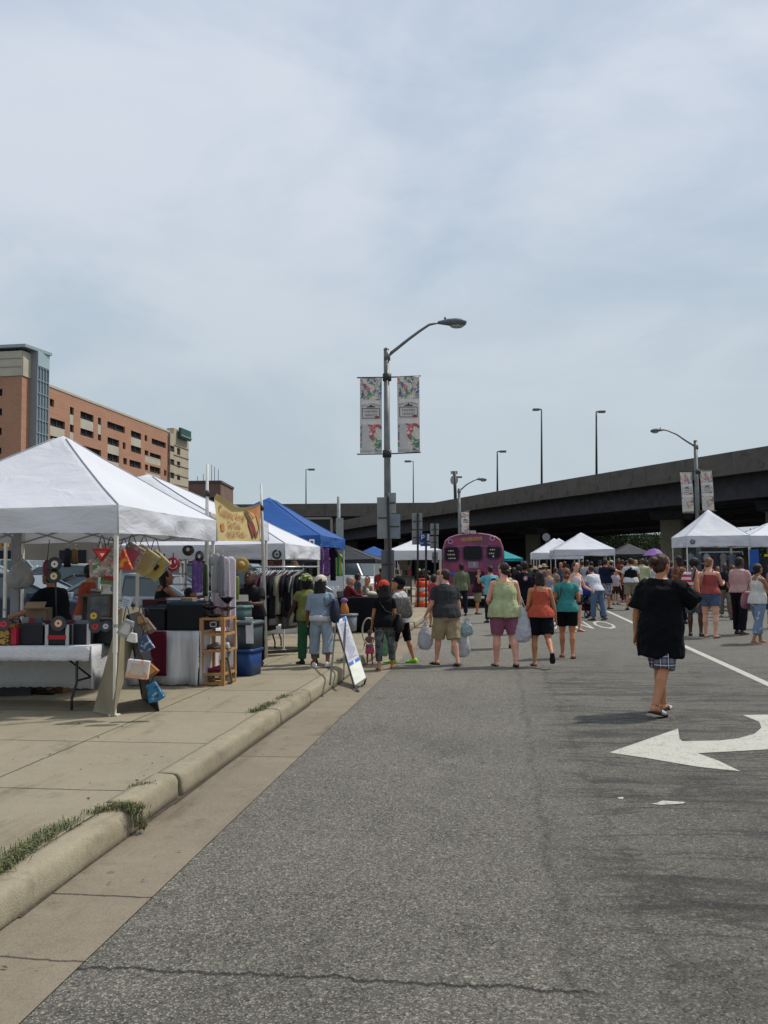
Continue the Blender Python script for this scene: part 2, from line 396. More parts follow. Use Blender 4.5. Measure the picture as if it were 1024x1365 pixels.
# sidewalk slab and the car park behind it
WALK_L = -9.5
mb = MB(); z = .146
mb.add([(WALK_L, -12, z), (T_KERB - KW + .01, -12, z), (T_KERB - KW + .01, 62, z), (WALK_L, 62, z)], [(0, 1, 2, 3)])
mb.add([(WALK_L, -12, -.03), (WALK_L, -12, z), (WALK_L, 62, z), (WALK_L, 62, -.03)], [(0, 1, 2, 3)])
tag(street_obj(mb.build('sidewalk', walk_m)), kind='structure')
mb = MB(); mb.add([(-90, -12, 0), (WALK_L, -12, 0), (WALK_L, 130, 0), (-90, 130, 0)], [(0, 1, 2, 3)])
o = tag(street_obj(mb.build('car_park', M('carpark_asphalt', (.07, .068, .063), rough=.9, var=.25, scale=2, bump=.3, bscale=150))), kind='structure'); o.location.z = -.01
# kerb stones: rounded profile, worn, small joints
def kerb_piece(s0, s1, dx=0, dz=0, yaw=0.0, seed=0):
    mb = MB(); n = max(2, int((s1 - s0) / (.03 if 1 < s1 < 12 else .08))); prof = [(-.012, -.02), (-.01, .05), (-.002, .108), (.006, .130), (.018, .144), (.034, .151), (.08, .155), (.13, .155), (KW, .153), (KW, -.02)]
    rings = []
    for i in range(n + 1):
        s_ = s0 + (s1 - s0) * i / n; rg = []
        for k, (a, zz) in enumerate(prof):
            nz = noise.noise(Vector((s_ * 3.1, zz * 9, seed * 7.7))) * .007 + max(0, noise.noise(Vector((s_ * 6, seed * 3.1, 4.4))) - .25) * .03 * (1 if k in (3, 4, 5) else 0) + noise.noise(Vector((s_ * 16, zz * 30 + a * 30, seed))) * .005 + noise.noise(Vector((s_ * 33, zz * 60 + a * 60, seed))) * .002
            e = 1
            if i in (0, n): e = .965
            rg.append((T_KERB - a - nz * 1.3 * (1 if 0 < k < 6 else 0) + dx + yaw * (s_ - s0) - (1 - e) * .2, s_, (zz + nz * .7 * (k > 1)) * e + dz))
        rings.append(rg)
    mb.loft(rings, True, 0, True)
    return mb
ks = [(-12, -4, 0, 0, 0), (-3.99, S_BREAK - .012, .0, -.012, 0.0)]
s_ = S_BREAK + .05; jn = [to_st(gnd(246, 1062))[0], to_st(gnd(371, 966))[0], to_st(gnd(408, 938))[0]]
for j in jn: ks.append((s_, j - .008, -.025 if s_ < S_BREAK + .1 else -.008, .004, 0)); s_ = j + .006
while s_ < 60: ks.append((s_, min(60, s_ + 2.9), random.uniform(-.006, .006), random.uniform(-.003, .003), 0)); s_ += 2.912
for i, k in enumerate(ks):
    o = kerb_piece(k[0], k[1], k[2], k[3], k[4], i).build('kerb', kerb_m); tag(street_obj(o), kind='structure')
# dark soil line behind and in front of kerb
mb = MB(); mb.add([(T_KERB - .01, -4, .007), (T_KERB + .022, -4, .0095), (T_KERB + .018, 30, .0095), (T_KERB - .01, 30, .007)], [(0, 1, 2, 3)])
[mb.add([(T_KERB + .0, a_, .0075), (T_KERB + .03 + .03 * noise.noise(Vector((a_, 0, 0))), a_, .0097), (T_KERB + .03 + .03 * noise.noise(Vector((a_ + .1, 0, 0))), a_ + .1, .0097), (T_KERB, a_ + .1, .0075)], [(0, 1, 2, 3)]) for a_ in np.arange(1, 16, .1) if noise.noise(Vector((a_ * .9, 3, 1))) > .05]
tag(street_obj(mb.build('gutter_dirt', M('soil', (.07, .055, .04), rough=1, var=.4, scale=30))), kind='structure')
# grass tufts: stuff
ma, N, L, b = nodes_mat('grass_blades'); g2 = NG(ma.node_tree); n_ = g2.noise(g2.tc(), 24, 3)
L.new(g2.mix(g2.ss(n_, .35, .68), (.05, .085, .022), (.20, .18, .075)), b.inputs['Base Color']); b.inputs['Roughness'].default_value = .7
GR = ma
def grass(pts, n, spread, h, label):
    mb = MB(); rnd = random.Random(n)
    for i in range(n):
        k = rnd.random() * (len(pts) - 1); j = int(k); p = pts[j].lerp(pts[j + 1], k - j)
        dens = noise.noise(p * 4.7) * 1.1 + .62
        if rnd.random() > dens: continue
        q = p + Vector((rnd.gauss(0, spread), rnd.gauss(0, spread * .8), 0)); a = rnd.uniform(0, 6.28); hh = h * rnd.uniform(.35, 1.15); bn = rnd.uniform(.3, 1.3) * hh; w_ = rnd.uniform(.0015, .003)
        dx, dy = math.cos(a), math.sin(a); z0 = q.z
        P = [(q.x, q.y, z0), (q.x + dx * bn * .35, q.y + dy * bn * .35, z0 + hh * .62), (q.x + dx * bn, q.y + dy * bn, z0 + hh * (.95 - .35 * (bn / hh)))]
        sx, sy = -dy * w_, dx * w_
        mb.add([(P[0][0] - sx, P[0][1] - sy, P[0][2]), (P[0][0] + sx, P[0][1] + sy, P[0][2]), (P[1][0] + sx, P[1][1] + sy, P[1][2]), (P[1][0] - sx, P[1][1] - sy, P[1][2]), P[2]], [(0, 1, 2, 3), (3, 2, 4)])
    tag(mb.build('grass', GR), label, 'grass', kind='stuff')
gp = [gnd(x, y, .148) for x, y in ((-15, 1168), (8, 1152), (30, 1136), (60, 1116), (95, 1097), (130, 1082), (165, 1076), (186, 1080))]
grass(gp, 2700, .032, .05, 'strip of green grass growing behind the nearest kerb stone')
gp2 = [gnd(176, 1076, .146), gnd(186, 1090, .10), gnd(190, 1106, .02)]
grass(gp2, 900, .022, .05, 'grass spilling down the broken kerb joint')
grass([gnd(176, 1050, .148), gnd(202, 1046, .148)], 260, .02, .035, 'small tuft of grass past the kerb break')
grass([gnd(332, 952, .148), gnd(352, 944, .148), gnd(366, 936, .148), gnd(384, 928, .148)], 1300, .035, .045, 'short strip of grass farther along the kerb')
grass([gnd(452, 882, .148), gnd(470, 876, .148)], 500, .04, .05, 'grass tuft behind the folding sign')
# leaves, litter
mb = MB(); rnd = random.Random(5)
for i in range(130):
    if rnd.random() < .7: p = st(rnd.uniform(3, 14), rnd.uniform(-5, T_KERB - .2), .1485)
    else: p = st(rnd.uniform(3, 14), rnd.uniform(T_KERB, T_ASPH), .012)
    a = rnd.uniform(0, 3); l = rnd.uniform(.008, .022); dx, dy = math.cos(a) * l, math.sin(a) * l
    mb.add([p + Vector((-dx, -dy, 0)), p + Vector((dy * .4, -dx * .4, .003)), p + Vector((dx, dy, .004)), p + Vector((-dy * .4, dx * .4, .001))], [(0, 1, 2, 3)])
tag(mb.build('litter', M('litter', (.06, .045, .03), rough=.9, var=.4)), 'dry leaf bits and crumbs scattered over the pavement', 'litter', kind='stuff')
# road paint
ma, N, L, b = nodes_mat('road_paint'); g2 = NG(ma.node_tree); co = g2.tc()
wear = g2.ss(g2.noise(co, 9, 7, .75), .30, .46); wear = g2.m('MULTIPLY', wear, g2.ss(g2.noise(co, 60, 3, .6), .30, .46)); ckp = g2.ss(g2.vor(g2.map(co, scale=(1, 1.6, 1)), 2.2, 'Distance', 'DISTANCE_TO_EDGE'), .0, .012); wear = g2.m('MULTIPLY', wear, g2.m('ADD', .45, g2.m('MULTIPLY', ckp, .55)))
L.new(g2.mix(wear, (.16, .155, .14), g2.mix(g2.noise(co, 3, 5), (.36, .35, .30), (.50, .485, .42))), b.inputs['Base Color']); b.inputs['Roughness'].default_value = .8
PAINT = ma
def decal(name, poly, z=.004):
    mb = MB(); P = [gnd(x, y, z) for x, y in poly]; mb.v = [tuple(p) for p in P]; mb.f = [tuple(range(len(P)))]; mb.m = [0]; mb.s = [False]
    o = mb.build(name, PAINT); return tag(o, kind='structure')
decal('road_marking', [(812, 1003), (904, 971), (906, 985), (910, 988), (960, 987), (985, 984), (1006, 978), (1015, 970), (1012, 962), (990, 953), (1064, 952), (1090, 972), (1075, 992), (1020, 999), (930, 1004), (958, 1014), (987, 1028), (930, 1022), (860, 1010)])
decal('road_marking', [(868, 1071), (876, 1070), (883, 1067), (914, 1069), (911, 1071), (880, 1073)])
decal('road_marking', [(823, 1063), (831, 1062), (831, 1065), (826, 1065)])
tl = to_st(gnd(918, 863))[1]
def line(t0, w_, s0, s1, nm='road_line'):
    mb = MB(); mb.add([(t0 - w_ / 2, s0, .004), (t0 + w_ / 2, s0, .004), (t0 + w_ / 2, s1, .004), (t0 - w_ / 2, s1, .004)], [(0, 1, 2, 3)]); tag(street_obj(mb.build(nm, PAINT)), kind='structure')
pa, pb = gnd(1030, 915), gnd(808, 814)
dd = (pb - pa).normalized(); nn = Vector((dd.y, -dd.x, 0)) * .062
mb = MB(); mb.add([pa - dd * 4 - nn + Vector((0, 0, .004)), pa - dd * 4 + nn + Vector((0, 0, .004)), pb + nn + Vector((0, 0, .004)), pb - nn + Vector((0, 0, .004))], [(0, 1, 2, 3)])
tag(mb.build('road_line', PAINT), kind='structure')
# upside-down ONLY in the next lane (painted for the other direction)
cxy = {'O': (804, 832), 'N': (773, 832), 'L': (752, 832), 'Y': (741, 832)}
for ch, (x, y) in cxy.items():
    vs, fs = text_mesh(ch, 1.0, 0.0)
    mbt = MB(); p = gnd(x, y, .004)
    k = .72 if ch in 'ON' else .5
    T = Matrix.Translation(p) @ Matrix.Rotation(-ANG + math.pi, 4, 'Z') @ Matrix.Diagonal((k * .92, 4.4, 1, 1))
    mbt.add(vs, fs, 0, False, T); tag(mbt.build('road_marking', PAINT), kind='structure')
# ------------------------------------------------------------------ viaducts
conc_v = concrete('viaduct_concrete', (.112, .105, .09), dirt=.35)
conc_pier = concrete('pier_concrete', (.20, .18, .13), dirt=.3)
steel_v = M('viaduct_steel', (.035, .037, .045), rough=.7, var=.3, scale=1.5)
ZV = 10.0
tp = [gnd(x, y, ZV) for x, y in ((1024, 597), (900, 612), (800, 630.5), (720, 645), (640, 659), (575, 671), (500, 685), (455, 694))]
cf = np.polyfit([p.y for p in tp], [p.x for p in tp], 2)
def vpath(off=0, y0=30, y1=230, n=44):
    P = []
    for i in range(n + 1):
        y = y0 + (y1 - y0) * i / n; x = float(np.polyval(cf, y)) if y < 190 else float(np.polyval(cf, 190) + (y - 190) * (2 * cf[0] * 190 + cf[1]))
        sl = 2 * cf[0] * min(y, 190) + cf[1]; nrm = Vector((1, -sl, 0)).normalized()
        P.append((Vector((x, y, 0)) + nrm * off, nrm))
    return P
def sweep(mb, path, sec, mi=0):
    rings = [[p + n_ * a + Vector((0, 0, z)) for a, z in sec] for p, n_ in path]
    mb.loft(rings, True, mi, False)
def viaduct(off, label, W=12.5, zt=ZV):
    V = thing('viaduct', label, 'elevated highway', vpath(off)[10][0])
    P = vpath(off)
    mb = MB(); sweep(mb, P, [(0, zt), (.28, zt), (.34, zt - .9), (.34, zt - 1.35), (0, zt - 1.35)])
    sweep(mb, P, [(-.06, zt - 1.36), (.5, zt - 1.36), (.5, zt - 1.72), (-.03, zt - 1.72)])
    for i in range(0, 44, 1):                                  # joints and little drain blocks
        p, n_ = P[i]; d = Vector((-n_.y, n_.x, 0))
        mb.box(p + Vector((0, 0, zt - .68)) - n_ * .0, (.05, .1, 1.36), rot=(0, 0, math.atan2(n_.y, n_.x)))
        mb.box(p + d * 2 + Vector((0, 0, zt - 1.3)) - n_ * .05, (.12, .3, .3), rot=(0, 0, math.atan2(n_.y, n_.x)))
    mb.build('parapet', conc_v, V, world=True)
    mb = MB(); sweep(mb, P, [(W - .3, zt), (W, zt), (W, zt - 1.7), (W - .3, zt - 1.7)]); mb.build('parapet', conc_v, V, world=True)
    mb = MB(); sweep(mb, P, [(.5, zt - 1.1), (W - .31, zt - 1.1), (W - .31, zt - 1.5), (.5, zt - 1.5)]); mb.build('deck', conc_v, V, world=True)
    for a in (1.3, 4.4, 7.6, 11.0):
        mb = MB(); sweep(mb, P, [(a, zt - 1.51), (a + .4, zt - 1.51), (a + .4, zt - 3.5), (a, zt - 3.5)]); mb.build('girder', steel_v, V, world=True)
    return V
V1 = viaduct(0, 'long grey concrete highway viaduct curving over the far end of the street, its near deck')
V2 = viaduct(14.0, 'second highway deck added close behind the near viaduct to darken the space below')  # deck added to keep daylight out of the space underneath
V3 = viaduct(28.5, 'third highway deck added farthest back to keep the space under the viaducts dark')  # one more added deck, keeping the gap farther back dark
def pier(px, Y, w_, d_, label, pbot=800):
    x = at(px, 740, Y).x; t = thing('bridge_pier', label, 'pier', (x, Y, 0), -R(30))
    mb = MB(); mb.box((0, 0, 3.2), (w_, d_, 6.4)); mb.build('column', conc_pier, t, bevel=.08)
    mb = MB(); mb.box((0, 0, 6.1), (w_ * 1.5, d_ * 3.2, .8), taper=1.15); mb.build('cap_beam', steel_v, t, bevel=.05)
pier(897, 82, 1.9, 1.2, 'thick sunlit concrete pier under the viaduct behind the right street banners')
pier(711, 118, 1.7, 1.2, 'concrete pier under the viaduct right of the pink bus')
pier(1040, 70, 1.8, 1.2, 'concrete pier at the picture edge under the viaduct')
pier(640, 150, 1.8, 1.2, 'shaded pier behind the pink bus')
pier(540, 150, 1.8, 1.2, 'shaded pier behind the tall sign posts')
# crossing deck at the far end
F_ = thing('viaduct', 'straight level viaduct crossing at the far left behind the street lamp', 'elevated highway', (0, 165, 0))
zf = at(470, 671, 165).z
mb = MB(); mb.box((-30, 165, zf - 1.2), (180, .4, 2.4)); [mb.box((-115 + k * 8, 164.75, zf - 1.2), (.12, .15, 2.4)) for k in range(22)]; mb.build('parapet', conc_v, F_, world=True)
mb = MB(); mb.box((-30, 171, zf - 2.0), (180, 11.4, .8)); mb.build('deck', conc_v, F_, world=True)
mb = MB(); mb.box((-30, 166.6, zf - 3.9), (180, .5, 2.9)); mb.box((-30, 174.6, zf - 3.9), (180, .5, 2.9)); mb.build('girder', steel_v, F_, world=True)
for i, px in enumerate((385, 470, 560)):
    mb = MB(); x = at(px, 740, 170).x; mb.box((x, 170, (zf - 5.4) / 2), (2.0, 1.6, zf - 5.4)); mb.box((x, 170, zf - 5.9), (4, 9, 1.0)); mb.build('column', conc_v, F_, world=True)
# dark block added behind the decks; the shade there is put into its colour
ub = thing('shade_block', 'long low dark block added to fill the gap under the viaducts with shade', 'building', (40, 178, 0))
mb = MB(); mb.box((45, 182, 3.6), (190, 10, 7.2)); mb.build('wall', M('under_deck_shade', (.035, .032, .034), rough=.9, var=.35, scale=.6), ub, world=True)
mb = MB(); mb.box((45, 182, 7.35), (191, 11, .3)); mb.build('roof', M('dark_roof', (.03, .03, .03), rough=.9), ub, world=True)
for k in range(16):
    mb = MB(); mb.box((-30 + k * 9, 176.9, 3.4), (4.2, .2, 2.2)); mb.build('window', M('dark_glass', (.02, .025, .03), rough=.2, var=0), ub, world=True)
# ------------------------------------------------------------------ trees
def leafmat(name, c1, c2):
    ma, N, L, b = nodes_mat(name); g2 = NG(ma.node_tree); n_ = g2.noise(g2.tc(), .9, 4)
    L.new(g2.mix(g2.ss(n_, .35, .65), c1, c2), b.inputs['Base Color']); b.inputs['Roughness'].default_value = .65; return ma
LEAF = leafmat('leaves', (.03, .055, .018), (.07, .10, .03))
BARK = M('bark', (.07, .055, .04), rough=.95, var=.3, scale=12, bump=.6, bscale=25)
def tree(x, y, h, r, label, group, n=2600, seed=1):
    rnd = random.Random(seed); t = thing('street_tree', label, 'tree', (x, y, 0), 0, group)
    mb = MB(); mb.tube([(0, 0, 0), (.05, .02, h * .25), (-.05, .05, h * .5), (.02, 0, h * .8)], [.16, .12, .09, .04], 8)
    for k in range(6):
        a = k * 1.05 + rnd.random(); z0 = h * (.32 + .06 * k); mb.tube([(0, 0, z0), (math.cos(a) * r * .35, math.sin(a) * r * .35, z0 + h * .12), (math.cos(a) * r * .7, math.sin(a) * r * .7, z0 + h * .2)], [.06, .04, .02], 6)
    mb.build('trunk', BARK, t)
    mb = MB(); cl = [(rnd.uniform(-1, 1) * r * .62, rnd.uniform(-1, 1) * r * .62, h * rnd.uniform(.42, .86), r * rnd.uniform(.28, .5)) for _ in range(16)]
    for i in range(n):
        c = rnd.choice(cl); v = Vector((rnd.gauss(0, 1), rnd.gauss(0, 1), rnd.gauss(0, 1))).normalized() * c[3] * rnd.uniform(.5, 1.1)
        p = Vector(c[:3]) + v; a = Vector((rnd.gauss(0, 1), rnd.gauss(0, 1), rnd.gauss(0, .6))).normalized(); bq = a.cross(Vector((rnd.random(), rnd.random(), rnd.random()))).normalized(); l = rnd.uniform(.09, .2)
        mb.add([p - a * l, p + bq * l * .6, p + a * l, p - bq * l * .6], [(0, 1, 2, 3)])
    mb.build('crown', LEAF, t)
tg = 'trees seen beyond the viaduct'
for i, (px, Y, h, r, lb) in enumerate([(838, 150, 7.6, 4.2, 'round green tree seen through the gap under the viaduct'), (862, 158, 8.4, 4.6, 'taller green tree under the viaduct left of the phone caller'), (815, 165, 7, 4, 'low green tree deep in the shade behind the right stalls'), (1000, 120, 6, 3.6, 'dark tree behind the tents at the picture edge')]):
    tree(at(px, 740, Y).x, Y, h, r, lb, tg, 2600, i + 3)
# ------------------------------------------------------------------ parking garage
brick_m, N, L, b = nodes_mat('orange_brick'); g2 = NG(brick_m.node_tree); co = g2.tc()
bn = g2.noise(co, .35, 4); fx = g2.noise(g2.map(co, scale=(1, 1, 6)), 5, 4, .7)
br = N.new('ShaderNodeTexBrick'); br.inputs['Scale'].default_value = 1.6; br.inputs['Color1'].default_value = (.42, .215, .13, 1); br.inputs['Color2'].default_value = (.37, .185, .11, 1); br.inputs['Mortar'].default_value = (.36, .22, .16, 1); br.inputs['Mortar Size'].default_value = .012
mapb = g2.map(co, rot=(R(90), 0, 0)); L.new(mapb, br.inputs['Vector'])
L.new(g2.mix(1.0, br.outputs[0], g2.m('ADD', .86, g2.m('MULTIPLY', bn, .28)), 'MULTIPLY'), b.inputs['Base Color']); b.inputs['Roughness'].default_value = .9
cream_m = M('cream_precast', (.46, .42, .33), rough=.85, var=.07, scale=.8)
dark_m = M('garage_interior', (.018, .018, .022), rough=.9, var=.3, scale=.5)  # near-black panels stand in for the unlit space inside the openings
grey_fr = M('grey_frame', (.23, .27, .29), rough=.5, var=.05)
P0 = Vector((-33.9, 89, 0)); P1 = Vector((-29.2, 120, 0)); U = (P1 - P0).normalized(); NRM = Vector((U.y, -U.x, 0))
def fac(zx, zy, P=P0, n=NRM, u=U):
    p = on_plane(zx / 3.938, 440 + zy / 3.938, P, n); return (p - P).dot(u), p.z
def wall_holes(mb, a0, a1, z0, z1, holes, P, u, n, depth=.45, mi=0):
    As = sorted(set([a0, a1] + [v for h in holes for v in (h[0], h[1])])); Zs = sorted(set([z0, z1] + [v for h in holes for v in (h[2], h[3])]))
    W = lambda a, z, d=0: P + u * a + Vector((0, 0, z)) - n * d
    for i in range(len(As) - 1):
        for j in range(len(Zs) - 1):
            ca, cz = (As[i] + As[i + 1]) / 2, (Zs[j] + Zs[j + 1]) / 2
            if any(h[0] < ca < h[1] and h[2] < cz < h[3] for h in holes): continue
            mb.add([W(As[i], Zs[j]), W(As[i + 1], Zs[j]), W(As[i + 1], Zs[j + 1]), W(As[i], Zs[j + 1])], [(0, 1, 2, 3)], mi)
    for h in holes:
        c = [(h[0], h[2]), (h[1], h[2]), (h[1], h[3]), (h[0], h[3])]
        for k in range(4):
            p, q = c[k], c[(k + 1) % 4]
            mb.add([W(*p), W(*q), W(q[0], q[1], depth), W(p[0], p[1], depth)], [(0, 1, 2, 3)], mi)
darks = [(262, 285, 362, 402), (368, 388, 405, 443), (368, 388, 497, 535), (423, 492, 436, 472), (423, 492, 524, 560), (515, 532, 460, 495), (515, 532, 548, 580), (264, 342, 471, 510), (264, 342, 563, 590), (564, 657, 493, 528), (565, 626, 570, 605), (565, 626, 653, 690), (425, 532, 617, 654), (688, 742, 535, 567), (688, 742, 611, 645), (760, 774, 552, 583), (797, 872, 580, 610), (645, 660, 590, 625), (787, 846, 650, 678), (760, 780, 632, 662), (787, 843, 718, 750), (762, 778, 706, 736), (648, 668, 672, 705), (680, 742, 687, 722), (688, 743, 765, 800), (862, 875, 735, 765), (648, 662, 750, 785), (262, 342, 650, 690), (425, 492, 700, 735), (565, 657, 740, 775), (797, 872, 800, 830), (862, 875, 805, 830)]
creams = [(368, 388, 443, 497), (423, 492, 472, 524), (515, 532, 495, 548), (264, 342, 510, 563), (565, 626, 605, 653), (688, 742, 567, 611), (762, 844, 667, 703), (565, 626, 690, 738), (762, 844, 753, 800), (368, 388, 535, 585), (264, 342, 592, 648)]
def torect(q):
    xm = (q[0] + q[1]) / 2; a0 = fac(q[0], q[2])[0]; a1 = fac(q[1], q[2])[0]; return (a0, a1, fac(xm, q[3])[1], fac(xm, q[2])[1])
G = thing('parking_garage', 'long orange brick parking garage with rows of dark openings behind the white tents', 'building', P0)
zt = fac(252, 295)[1]; aL = fac(247, 300)[0]; aR = (P1 - P0).length
H1 = [torect(q) for q in darks]; H2 = [torect(q) for q in creams]
mb = MB(); wall_holes(mb, aL, aR, 0, zt, H1 + H2, P0, U, NRM, .22)
Q = lambda a, d, z: P0 + U * a - NRM * d + Vector((0, 0, z))
mb.add([Q(aL, 0, zt), Q(aR, 0, zt), Q(aR, 40, zt), Q(aL, 40, zt)], [(0, 1, 2, 3)]); mb.add([Q(aR, 0, 0), Q(aR, 40, 0), Q(aR, 40, zt), Q(aR, 0, zt)], [(0, 1, 2, 3)]); mb.add([Q(aL, 0, 0), Q(aL, 40, 0), Q(aL, 40, zt), Q(aL, 0, zt)], [(0, 1, 2, 3)])
mb.build('wall', brick_m, G, world=True)
mb = MB(); mb.slab([Q(aL, -.06, zt + .12), Q(aR, -.06, zt + .12), Q(aR, .5, zt + .12), Q(aL, .5, zt + .12)], .24); mb.build('parapet_coping', cream_m, G, world=True)
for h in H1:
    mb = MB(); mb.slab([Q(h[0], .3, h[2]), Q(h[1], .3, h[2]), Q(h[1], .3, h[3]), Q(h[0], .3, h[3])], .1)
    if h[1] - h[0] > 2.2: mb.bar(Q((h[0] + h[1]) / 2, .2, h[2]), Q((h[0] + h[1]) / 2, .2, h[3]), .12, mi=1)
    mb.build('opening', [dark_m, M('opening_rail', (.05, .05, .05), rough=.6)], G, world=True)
for h in H2:
    mb = MB(); mb.slab([Q(h[0], .08, h[2]), Q(h[1], .08, h[2]), Q(h[1], .08, h[3]), Q(h[0], .08, h[3])], .12); mb.build('spandrel', cream_m, G, world=True)
mb = MB(); p = Q(1.5, 3, zt); mb.bar(p, p + Vector((0, 0, 1.3)), .08); mb.bar(p + Vector((-.7, 0, 1.3)), p + Vector((.7, 0, 1.3)), .1); mb.build('roof_lamp', grey_fr, G, world=True)
# stair tower
T_ = thing('stair_tower', 'brick and glass stair tower at the near corner of the parking garage', 'building', Q(-2, 0, 0))
zT = 23.2; aG = -2.62
mb = MB(); mb.slab([Q(aG, -.06, 0), Q(aL - .02, -.06, 0), Q(aL - .02, -.06, zT), Q(aG, -.06, zT)], .1)
zg = fac(200, 190)[1]
glass_m = M('tower_glass', (.16, .22, .25), rough=.12, var=.2, scale=.25, spec=.8)
mb.build('glass_wall', [glass_m], T_, world=True)
mb = MB()
for k in range(5): a = aG + (aL - aG) * k / 4; mb.bar(Q(a, -.15, 0), Q(a, -.15, zT), .12)
for k in range(16):
    z = zT - .2 - k * 1.32
    if z > 0: mb.bar(Q(aG, -.16, z), Q(aL, -.16, z), .1)
mb.build('mullion_grid', grey_fr, T_, world=True)
pale = M('tower_panel', (.33, .43, .46), rough=.35, var=.1, scale=.5)
mb = MB(); mb.slab([Q(aG, -.22, zg), Q(aL, -.22, zg), Q(aL, -.22, zT), Q(aG, -.22, zT)], .06); mb.build('top_panel', pale, T_, world=True)
mb = MB(); mb.slab([Q(aG - .05, -.1, 0), Q(aG - .05, 9, 0), Q(aG - .05, 9, zT), Q(aG - .05, -.1, zT)], .1); mb.build('side_pier', M('pier_grey', (.25, .26, .27), rough=.7), T_, world=True)
mb = MB(); mb.slab([Q(aL + .02, -.1, 0), Q(aL + .02, 9, 0), Q(aL + .02, 9, zT), Q(aL + .02, -.1, zT)], .1); mb.build('side_wall', cream_m, T_, world=True)
# brick block in front-left: openings column at the picture edge
aF = -4.1; fL = 24
PF = Q(aF, .55, 0); UF = -NRM; NF = -U
hs = []
for (y0, y1) in ((308, 345), (410, 448), (512, 550), (615, 650), (717, 752)):
    p = on_plane(-3, 440 + (y0 + y1) / 7.876, PF, NF)
    a_l = (on_plane(-8, 560, PF, NF) - PF).dot(UF); a_r = (on_plane(2.6, 560, PF, NF) - PF).dot(UF)
    zz0 = on_plane(1, 440 + y1 / 3.938, PF, NF).z; zz1 = on_plane(1, 440 + y0 / 3.938, PF, NF).z
    hs.append((min(a_l, a_r), max(a_l, a_r), zz0, zz1))
zc = on_plane(20, 501, PF, NF).z; zk = on_plane(20, 468, PF, NF).z
mb = MB(); wall_holes(mb, 0, fL, 0, zc, hs, PF, UF, NF, .4)
mb.add([PF, PF + U * 2.6, PF + U * 2.6 + Vector((0, 0, zc)), PF + Vector((0, 0, zc))], [(0, 1, 2, 3)])
mb.build('brick_wall', brick_m, T_, world=True)
mb = MB(); zu = Vector((0, 0, 1))
mb.slab([PF + zu * zc, PF + UF * fL + zu * zc, PF + UF * fL + zu * zk, PF + zu * zk], .2); mb.slab([PF + zu * zc, PF + U * 2.4 + zu * zc, PF + U * 2.4 + zu * zk, PF + zu * zk], .2)
for zz in (.36, .7): mb.bar(PF + NF * .12 + zu * (zc + (zk - zc) * zz), PF + NF * .12 + UF * fL + zu * (zc + (zk - zc) * zz), .06, mi=1)
mb.build('cream_band', [cream_m, M('band_joint', (.28, .26, .2))], T_, world=True)
for h in hs:
    mb = MB(); W = lambda a, z, d: PF + UF * a + zu * z - NF * d
    mb.slab([W(h[0], h[2], .5), W(h[1], h[2], .5), W(h[1], h[3], .5), W(h[0], h[3], .5)], .1); mb.build('opening', dark_m, T_, world=True)
mb = MB(); c = [PF + NF * .6 - UF * .4 + zu * zT, PF + UF * fL + NF * .6 + zu * zT, PF + UF * fL + U * 9 + zu * zT, Q(aL + .4, 9, zT)]
c = [Q(aF - .3, .1, zT), Q(aL + .12, -.45, zT), Q(aL + .12, 20, zT), Q(aF - .3, 20, zT)]
mb.slab([p + zu * .15 for p in c], .3); mb.build('roof_cap', M('roof_cap', (.30, .36, .38), rough=.5), T_, world=True)
# end block, cream, with a green sign
E = thing('cream_building', 'narrow cream building with small dark windows and a green rooftop sign beyond the garage', 'building', Q(aR + 3, 0, 0))
PE = P1 + NRM * .3
def fe(zx, zy): p = on_plane(zx / 3.938, 440 + zy / 3.938, PE, NRM); return (p - PE).dot(U), p.z
aE = fe(990, 700)[0]; zE = fe(900, 540)[1]; a2 = fe(912, 700)[0]; zE2 = fe(950, 528)[1]
wh = []
for (x0, x1, y0, y1) in ((896, 913, 608, 638), (896, 913, 678, 708), (896, 913, 748, 778), (896, 913, 818, 845), (932, 944, 620, 655), (932, 944, 690, 722), (932, 944, 758, 787), (932, 944, 828, 855)):
    wh.append((fe(x0 - 2, y0)[0], fe(x1 + 3, y0)[0], fe((x0 + x1) / 2, y1)[1], fe((x0 + x1) / 2, y0)[1]))
QE = lambda a, d, z: PE + U * a - NRM * d + Vector((0, 0, z))
mb = MB(); wall_holes(mb, -.35, aE, 0, zE, wh, PE, U, NRM, .12)
mb.add([QE(a2, 0, zE), QE(aE, 0, zE), QE(aE, 0, zE2), QE(a2, 0, zE2)], [(0, 1, 2, 3)]); mb.add([QE(a2, 0, zE), QE(a2, 1, zE), QE(a2, 1, zE2), QE(a2, 0, zE2)], [(0, 1, 2, 3)]); mb.add([QE(a2, 1, zE), QE(aE, 1, zE), QE(aE, 1, zE2), QE(a2, 1, zE2)], [(0, 1, 2, 3)])
mb.add([QE(aE, 0, 0), QE(aE, 20, 0), QE(aE, 20, zE), QE(aE, 0, zE)], [(0, 1, 2, 3)]); mb.add([QE(-.35, 0, 0), QE(-.35, 20, 0), QE(-.35, 20, zE), QE(-.35, 0, zE)], [(0, 1, 2, 3)]); mb.add([QE(-.35, 0, zE), QE(aE, 0, zE), QE(aE, 20, zE), QE(-.35, 20, zE)], [(0, 1, 2, 3)]); mb.add([QE(aE, 0, zE), QE(aE, 1, zE), QE(aE, 1, zE2), QE(aE, 0, zE2)], [(0, 1, 2, 3)])
mb.build('wall', M('tan_block', (.42, .36, .26), rough=.9, var=.1, scale=.7), E, world=True)
mb = MB()
for k in range(10):
    z = zE - 1.5 - k * 1.35
    if z > 1: mb.bar(QE(a2, -.05, z), QE(aE, -.05, z), .07)
mb.build('belt_course', M('belt', (.27, .22, .15), rough=.9), E, world=True)
